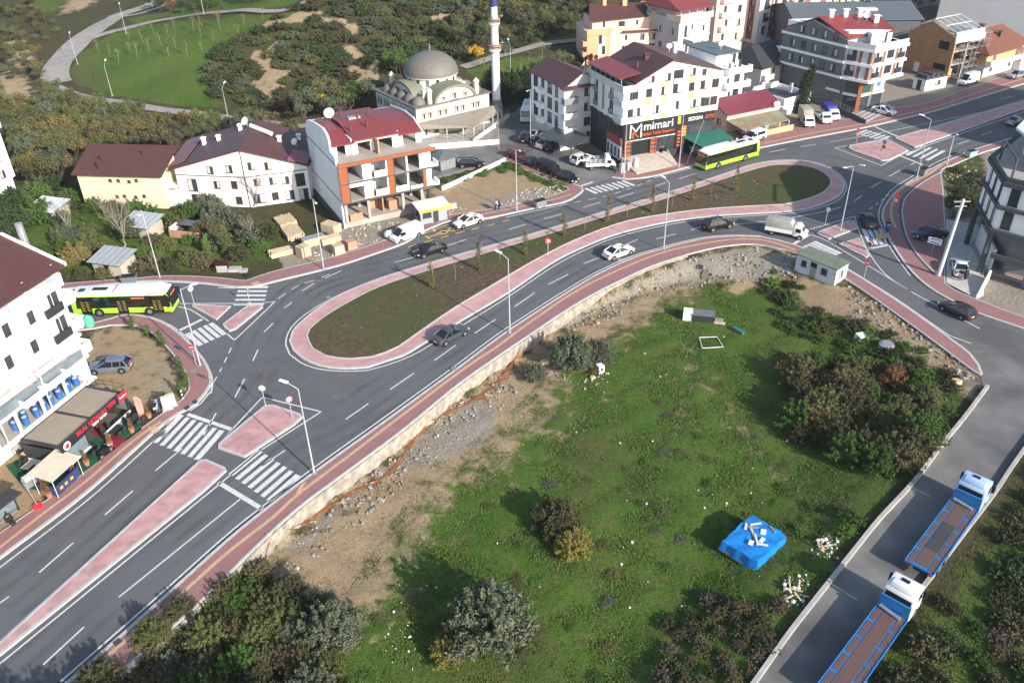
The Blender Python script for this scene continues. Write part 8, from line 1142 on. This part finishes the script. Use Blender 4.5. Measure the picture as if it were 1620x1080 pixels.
p = flat(617,376); t = thing('bulk_bag', 'round white bulk bag behind the white panel van', 'bag', (p.x,p.y,0)); b_ = MB(); b_.lathe([(.55,0),(.8,.3),(.8,.8),(.5,1.05),(.15,1.2)], n=14); b_.build('bag', bagm, t, 60); b_ = MB(); b_.lathe([(.12,1.15),(.2,1.4)], n=8); b_.build('neck', blackp, t)
for q, lab, c_ in (((185,428),'small shed with a patched grey metal roof beside the bus street',(.34,.36,.36)),((230,370),'tiny tin roofed shelter in the middle of the garden',(.40,.42,.43)),((83,345),'white sheet roofed shed behind the white block',(.62,.64,.66))): 
    t = block('shed', lab, 'shed', q[0], q[1], (q[0]+30,q[1]+4), (('wall',wallm('shed_boards', (.42,.37,.30), .2),(-2.2,-1.5,0,2.2,1.5,1.9)),('doorway',mat('dark_interior', ()),(-.5,-1.53,0,.3,-1.505,1.6))), 0); b_ = MB(); b_.slope([(-2.6,-2,2.0),(2.6,-2,2.0),(2.6,1.9,2.6),(-2.6,1.9,2.6)], .07); b_.build('roof', stripes('tin_%d' % q[0], c_, tuple(x*.75 for x in c_), 1.1, .7, 0, .5), t)
t = block('hen_house', 'ruined brick pen with broken walls in the garden', 'pen', 300, 372, (320,374), (('wall',mat('hollow_brick', ()),(-2.4,-1.2,0,2.4,-1.0,1.1)),('wall',wlgrey,(-2.4,-1,0,-2.2,1.5,1.5)),('wall',mat('hollow_brick', ()),(2.2,-1,0,2.4,1.5,.9)),('roof',rgrey,(-1.6,0,1.5,1.2,1.6,1.58))), 0)
# tarpaulin pile
A_, B_, C_, D_ = [G(*q) for q in ((1140,868),(1197,824),(1241,860),(1186,912))]; ce = (A_+B_+C_+D_)/4; an = yaw(D_, C_); t = thing('tarpaulin_pile', 'bright blue tarpaulin covered pile weighted with boards in the grass', 'covered pile', tuple(ce), an); L_ = (C_-D_).length*.93; W_ = (A_-D_).length*.93
nx_, ny_ = 26, 20; vs = []; 
for j in range(ny_+1):
    for i in range(nx_+1):
        u, v = i/nx_*2-1, j/ny_*2-1; ed = max(abs(u)**6, abs(v)**6); top = 1.0+.05*math.sin(u*3.1+v*2)+.04*math.sin(v*7+u*5)+.022*random.gauss(0,1); f = min(1, max(0, (1-max(abs(u),abs(v)))/.06)); vs.append((u*L_/2*(1+.02*math.sin(v*9)), v*W_/2*(1+.02*math.sin(u*11)), .12+top*f*(1-.10*max(0,-u*v))))
b_ = MB(); b_.add(vs, [(j*(nx_+1)+i,j*(nx_+1)+i+1,(j+1)*(nx_+1)+i+1,(j+1)*(nx_+1)+i) for j in range(ny_) for i in range(nx_)]); b_.build('tarpaulin', mat('bright_tarp', (.01,.19,.54), .4, var=.1, scale=1.5, bump=.3, spec=.5), t, 40); b_ = MB(); b_.box(-L_/2+.05,-W_/2+.05,0,L_/2-.05,W_/2-.05,.3); b_.build('timber_base', wood2, t)
for x, y, l_, w_, a_, m in ((.2,.3,1.9,.28,.9,wood2),(-.2,-.3,1.6,.25,.8,wlgrey),(.9,.8,1.3,.25,2.3,bark2),(.5,1.3,1.1,.3,.5,dish),(1.5,.9,1.4,.22,-.5,dish),(-.9,-.2,.7,.6,.3,dish),(1.1,-.2,.8,.7,.5,dish),(-.3,-1.0,1.3,.3,2.2,wlgrey),(2.0,-.6,1.0,.25,1.2,bark2),(.1,-.7,.9,.5,.1,dish)): b_ = MB(); b_.cb((0,0,0),(l_,w_,.06)); q = b_.build('weight_board', m, t); q.scale = (.72,.62,1); q.location = (x*.9,y*.9,1.19+random.random()*.08); q.rotation_euler = (random.uniform(-.1,.1),random.uniform(-.1,.1),a_)
# hutch, goal frame, appliances
p = G(1104,506); t = thing('animal_hutch', 'black and white animal hutch with loose boards in the upper field', 'hutch', tuple(p), head(1104,506,1125,508)); [MB().box(*q).build(nm, m, t) for nm, m, q in (('cabinet',dish,(-1.8,-.5,0,-.7,.5,1.3)),('hutch_body',FR['dark'],(-.69,-.6,0,1.8,.6,1.0)),('roof',mat('roof_felt', ()),(-.75,-.7,1.0,1.9,.7,1.1)),('board',wood2,(1.9,-.6,0,3.2,-.2,.12)),('board',bark2,(2.0,-.1,0,3.0,.5,.25)))]
p = G(1127,545); t = thing('goal_frame', 'white pipe goal frame lying on the grass', 'goal frame', tuple(p)); q = [G(*c)-p+Vector((0,0,.12)) for c in ((1106,535),(1134,534),(1144,550),(1111,552))]; [MB().bar(a, c, .05, .05, 6).build('pipe', FR['white'], t) for a, c in zip(q, q[1:]+q[:1])]
p = G(1168,526); t = thing('bench', 'small blue green bench in the upper field', 'bench', tuple(p), 2.2); [MB().box(*q).build(nm, mat('bench_teal', (.03,.16,.20), .6), t) for nm, q in (('seat',(-.8,-.2,.4,.8,.2,.46)),('leg',(-.7,-.18,0,-.62,.18,.4)),('leg',(.62,-.18,0,.7,.18,.4)))]
p = G(949,588); t = thing('washing_machine', 'dumped white appliance at the foot of the olive bush', 'appliance', tuple(p), .5); [m_.build(nm, mm, t) for nm, mm, m_ in (('cabinet',dish,MB().box(-.35,-.35,0,.35,.35,.95)),('door',glass,MB().bar((0,-.36,.5),(0,-.355,.5),.2,.2,12)))]
p = G(1402,550); t = thing('manhole_ring', 'round concrete manhole ring half hidden in the right thicket', 'manhole', (p.x,p.y,p.z)); b_ = MB(); b_.lathe([(.85,0),(.85,.5),(.65,.55)], n=20); b_.build('ring', concr, t); b_ = MB(); b_.lathe([(.62,.55),(.62,.6)], n=20); b_.build('lid', steel, t)
p = G(1362,536); b_ = MB(); b_.cb((0,0,.35),(1.5,.9,.6)); t = thing('rubble_bag', 'white rubble bag lying among the right thicket bushes', 'bag', tuple(p), .4); o_ = b_.build('bag', bagm, t); o_.rotation_euler = (.15,.1,0)
# orange fence netting
netm = mat('orange_net', ()); nn = netm.node_tree; tcn = nn.nodes.new('ShaderNodeTexCoord'); wv_ = nn.nodes.new('ShaderNodeTexChecker'); wv_.inputs['Scale'].default_value = 9; nn.links.new(tcn.outputs['Object'], wv_.inputs['Vector']); mrn = nn.nodes.new('ShaderNodeMapRange'); mrn.inputs[3].default_value = .72; mrn.inputs[4].default_value = 1; nn.links.new(wv_.outputs[1], mrn.inputs[0]); nn.links.new(mrn.outputs[0], nn.nodes['Principled BSDF'].inputs['Alpha'])
t = thing('safety_netting', 'fallen orange safety netting strung along the top of the stone wall and the dirt bank', 'netting', (0,0,0)); q = spline([tuple(G(*c)) for c in ((397,893),(415,872),(428,850),(455,828),(490,806),(545,786),(598,760),(622,742),(640,716),(665,682),(690,660),(735,640),(770,620),(795,596),(812,572),(822,545))], .6); b_ = MB(); vs = []
for k, c in enumerate(q): g = Vector(c); z0 = max(g.z, float(zt(g.x,g.y))); hh = .42+.22*math.sin(k*.9)+.12*math.sin(k*2.3); n2 = .18*math.sin(k*1.3); vs += [(g.x-.1,g.y+.1,z0+.10),(g.x+n2*.6+.28+.14*math.sin(k*1.9),g.y+n2*.6-.24-.12*math.sin(k*1.9),z0+.11+hh*.3)]
b_.add(vs, [(2*i,2*i+2,2*i+3,2*i+1) for i in range(len(q)-1)]); b_.build('netting', netm, t)
for k, c in enumerate(((425,855),(598,758),(740,633),(823,560),(545,788))): 
    g = G(*c); b_ = MB(); d = (.0,.0,1.2) if k in (0,3) else (1.3*math.cos(k*2),-.9,.35); b_.bar((0,0,-.1),d,.05,.05,5); s_ = b_.build('stake', wood2 if k != 3 else netm, t); s_.location = g
# rubble and litter
def stones(name, polys, smin, smax, m, label, cat='rubble'):
    b_ = MB(); base = [(math.cos(a)*math.cos(e), math.sin(a)*math.cos(e), math.sin(e)) for e in (-.6,.7) for a in (0,1.6,3.1,4.7)]
    for poly, k in polys:
        for x, y in scat(poly, k): 
            s = smin+(smax-smin)*random.random()**3; z = float(zt(x,y)); a = random.random()*6.28; ca, sa = math.cos(a), math.sin(a); w1, w2, w3 = random.uniform(.7,1.3), random.uniform(.6,1.1), random.uniform(.5,.9)
            vs = [(x+s*(w1*p[0]*ca-w2*p[1]*sa)*random.uniform(.8,1.2), y+s*(w1*p[0]*sa+w2*p[1]*ca)*random.uniform(.8,1.2), z+s*.3+s*w3*p[2]*random.uniform(.8,1.2)) for p in base]; b_.add(vs, [(3,2,1,0),(4,5,6,7),(0,1,5,4),(1,2,6,5),(2,3,7,6),(3,0,4,7)])
    o = b_.build(name, m, None); kind(o,'stuff'); o['label'] = label; o['category'] = cat; return o
bank = ((420,880),(500,800),(560,765),(640,700),(720,640),(800,590),(820,620),(760,680),(700,730),(640,770),(540,860),(450,915)); bank2 = ((880,500),(1000,445),(1090,408),(1190,390),(1258,404),(1270,440),(1130,450),(1030,470),(960,510),(900,530))
stones('rubble', [(bank,620),(bank2,820),(((1340,450),(1420,502),(1500,560),(1548,596),(1520,610),(1440,560),(1350,510)),420),(((840,570),(900,580),(960,590),(950,610),(870,600)),60)], .04, .30, mat('rubble_stone_grey', (.33,.30,.26), .9, var=.35, scale=.8, island=.35), 'loose grey and tan stones on the dirt bank along the retaining wall')
stones('rubble', [(((470,390),(560,355),(640,350),(700,350),(690,372),(600,392),(500,415)),420),(((830,300),(880,290),(900,305),(850,320),(800,330),(760,335)),300),(((690,320),(740,330),(720,342),(690,340)),80),(((1490,265),(1540,255),(1560,300),(1520,345),(1497,340)),260)], .04, .26, mat('rubble_pale', (.46,.40,.33), .9, var=.3, scale=.8, island=.35), 'pale broken masonry scattered over the building yard and the vacant lots')
stones('litter', [(((480,1080),(560,1000),(660,880),(860,640),(1000,560),(1150,470),(1240,560),(1330,840),(1200,1060)),110),(((1285,850),(1325,845),(1325,885),(1290,885)),40),(((1240,915),(1280,905),(1275,960),(1240,960)),45),(((600,950),(640,930),(660,1040),(610,1050)),22),(((870,575),(970,580),(960,610),(880,610)),14)], .05, .17, mat('litter_white', (.66,.67,.68), .8, var=.2), 'white scraps of litter scattered over the field', 'litter')
stones('planted_litter', [(((490,540),(600,460),(900,370),(1230,265),(1300,285),(1200,325),(950,365),(620,560)),60)], .04, .08, mat('litter_white', ()), 'tiny white scraps on the grassy traffic island', 'litter').location.z = .22
for px, py, lab in ((1305,868,'heap of boards and white rubbish by the side road wall, upper one'),(1259,935,'heap of boards and white rubbish by the side road wall, lower one')):
    p = G(px,py); t = thing('rubbish_heap', lab, 'rubbish heap', tuple(p)); [ (lambda b2, s: setattr(s(b2), 'rotation_euler', (random.uniform(-.3,.3),random.uniform(-.3,.3),random.random()*3)))(MB().cb((0,0,0),(random.uniform(.5,1.3),.12,.04)), lambda b2: b2.build('board', wood2, t)) for _ in range(6)]
    for o_ in t.children: o_.location = (random.uniform(-1,1),random.uniform(-.8,.8),random.uniform(.05,.35))
    [MB().lathe([(.07,0),(.2*random.uniform(.6,1.2),.07),(.13,.2),(.03,.25)], (random.uniform(-.9,.9),random.uniform(-1.2,1),0), 7).build('bag', bagm, t) for _ in range(6)]
for px, py, s, lab in ((862,575,.5,'big tan boulder left of the olive bush'),(883,580,.35,'long pale rock below the olive bush'),(938,598,.3,'flat white slab lying on the grass'),(1512,606,.55,'pale tan boulder on the bank below the pavement end'),(848,588,.3,'small tan rock beside the wall rubble')): p = G(px,py); b_ = MB(); base = [(math.cos(a)*math.cos(e)*random.uniform(.8,1.2), math.sin(a)*math.cos(e)*random.uniform(.8,1.2), math.sin(e)*.7) for e in (-.6,.1,.8) for a in np.arange(0,6.2,1.05)]; b_.add([(q[0]*s*1.3,q[1]*s,q[2]*s+s*.3) for q in base], [(k*6+i,k*6+(i+1)%6,(k+1)*6+(i+1)%6,(k+1)*6+i) for k in (0,1) for i in range(6)]+[tuple(range(12,18))]); o = b_.build('boulder', mat('tan_rock', (.48,.36,.24), .9, var=.25, scale=2), None, 30); tag(o, lab, 'rock'); o.location = p
p = flat(390,437); t = thing('old_tyre', 'black tyre lying beside the pavement near the garden', 'tyre', (p.x,p.y,.1)); b_ = MB(); b_.wheel((0,0,0),.34,.2,16); q = b_.build('rubber', tyre, t, 40); q.rotation_euler = (math.pi/2,0,0)
p = flat(352,430); t = thing('rubble_heap', 'pale broken slab leaning on a rubble heap by the garden pavement', 'rubble', (p.x,p.y,0)); [MB().cb((x,y,z),(l_,w_,h_)).build('slab', concr, t) for x, y, z, l_, w_, h_ in ((0,0,.4,1.4,.2,.9),(1.6,.3,.2,1.6,1.1,.4),(2.8,0,.15,1.0,.8,.3))]
# road covers
cov = MB(); 
for px, py in ((718,584),(1157,379),(306,588),(300,557),(245,470),(262,690),(1420,342),(520,470),(640,520),(330,880),(980,410),(787,335)): p = flat(px,py); z = .155 if (px,py) not in ((520,470),(640,520),(330,880),(980,410)) else .007; cov.lathe([(.36,z-.02),(.36,z+.004)], (p.x,p.y,0), 18)
kind(cov.build('manhole_cover', mat('iron_cover', (.20,.21,.22), .6)))
cov = MB(); [cov.quad(*[(p[0],p[1],.16) for p in P(*q)]) for q in (((303,637),(309,633),(314,637),(308,641)),((290,647),(297,642),(302,646),(295,651)),((178,1018),(189,1010),(195,1016),(184,1024)))]; kind(cov.build('drain_grate', mat('iron_grate', (.05,.05,.05), .7)))
# ---------------- thin autumn haze over the whole place ----------------
b_ = MB(); b_.box(-2900, -1400, -4, 2900, 3900, 58); hb = b_.build('haze', mat('haze_air', (.8,.8,.8)), None); kind(hb, 'stuff'); hm = bpy.data.materials['haze_air']; hn = hm.node_tree; hn.nodes.clear(); ho = hn.nodes.new('ShaderNodeOutputMaterial'); pv = hn.nodes.new('ShaderNodeVolumePrincipled'); pv.inputs['Color'].default_value = (.86,.90,.96,1); pv.inputs['Density'].default_value = .00013; pv.inputs['Anisotropy'].default_value = .2; hn.links.new(pv.outputs[0], ho.inputs['Volume']); hb['label'] = 'thin pale autumn haze over the town'; hb['category'] = 'haze'
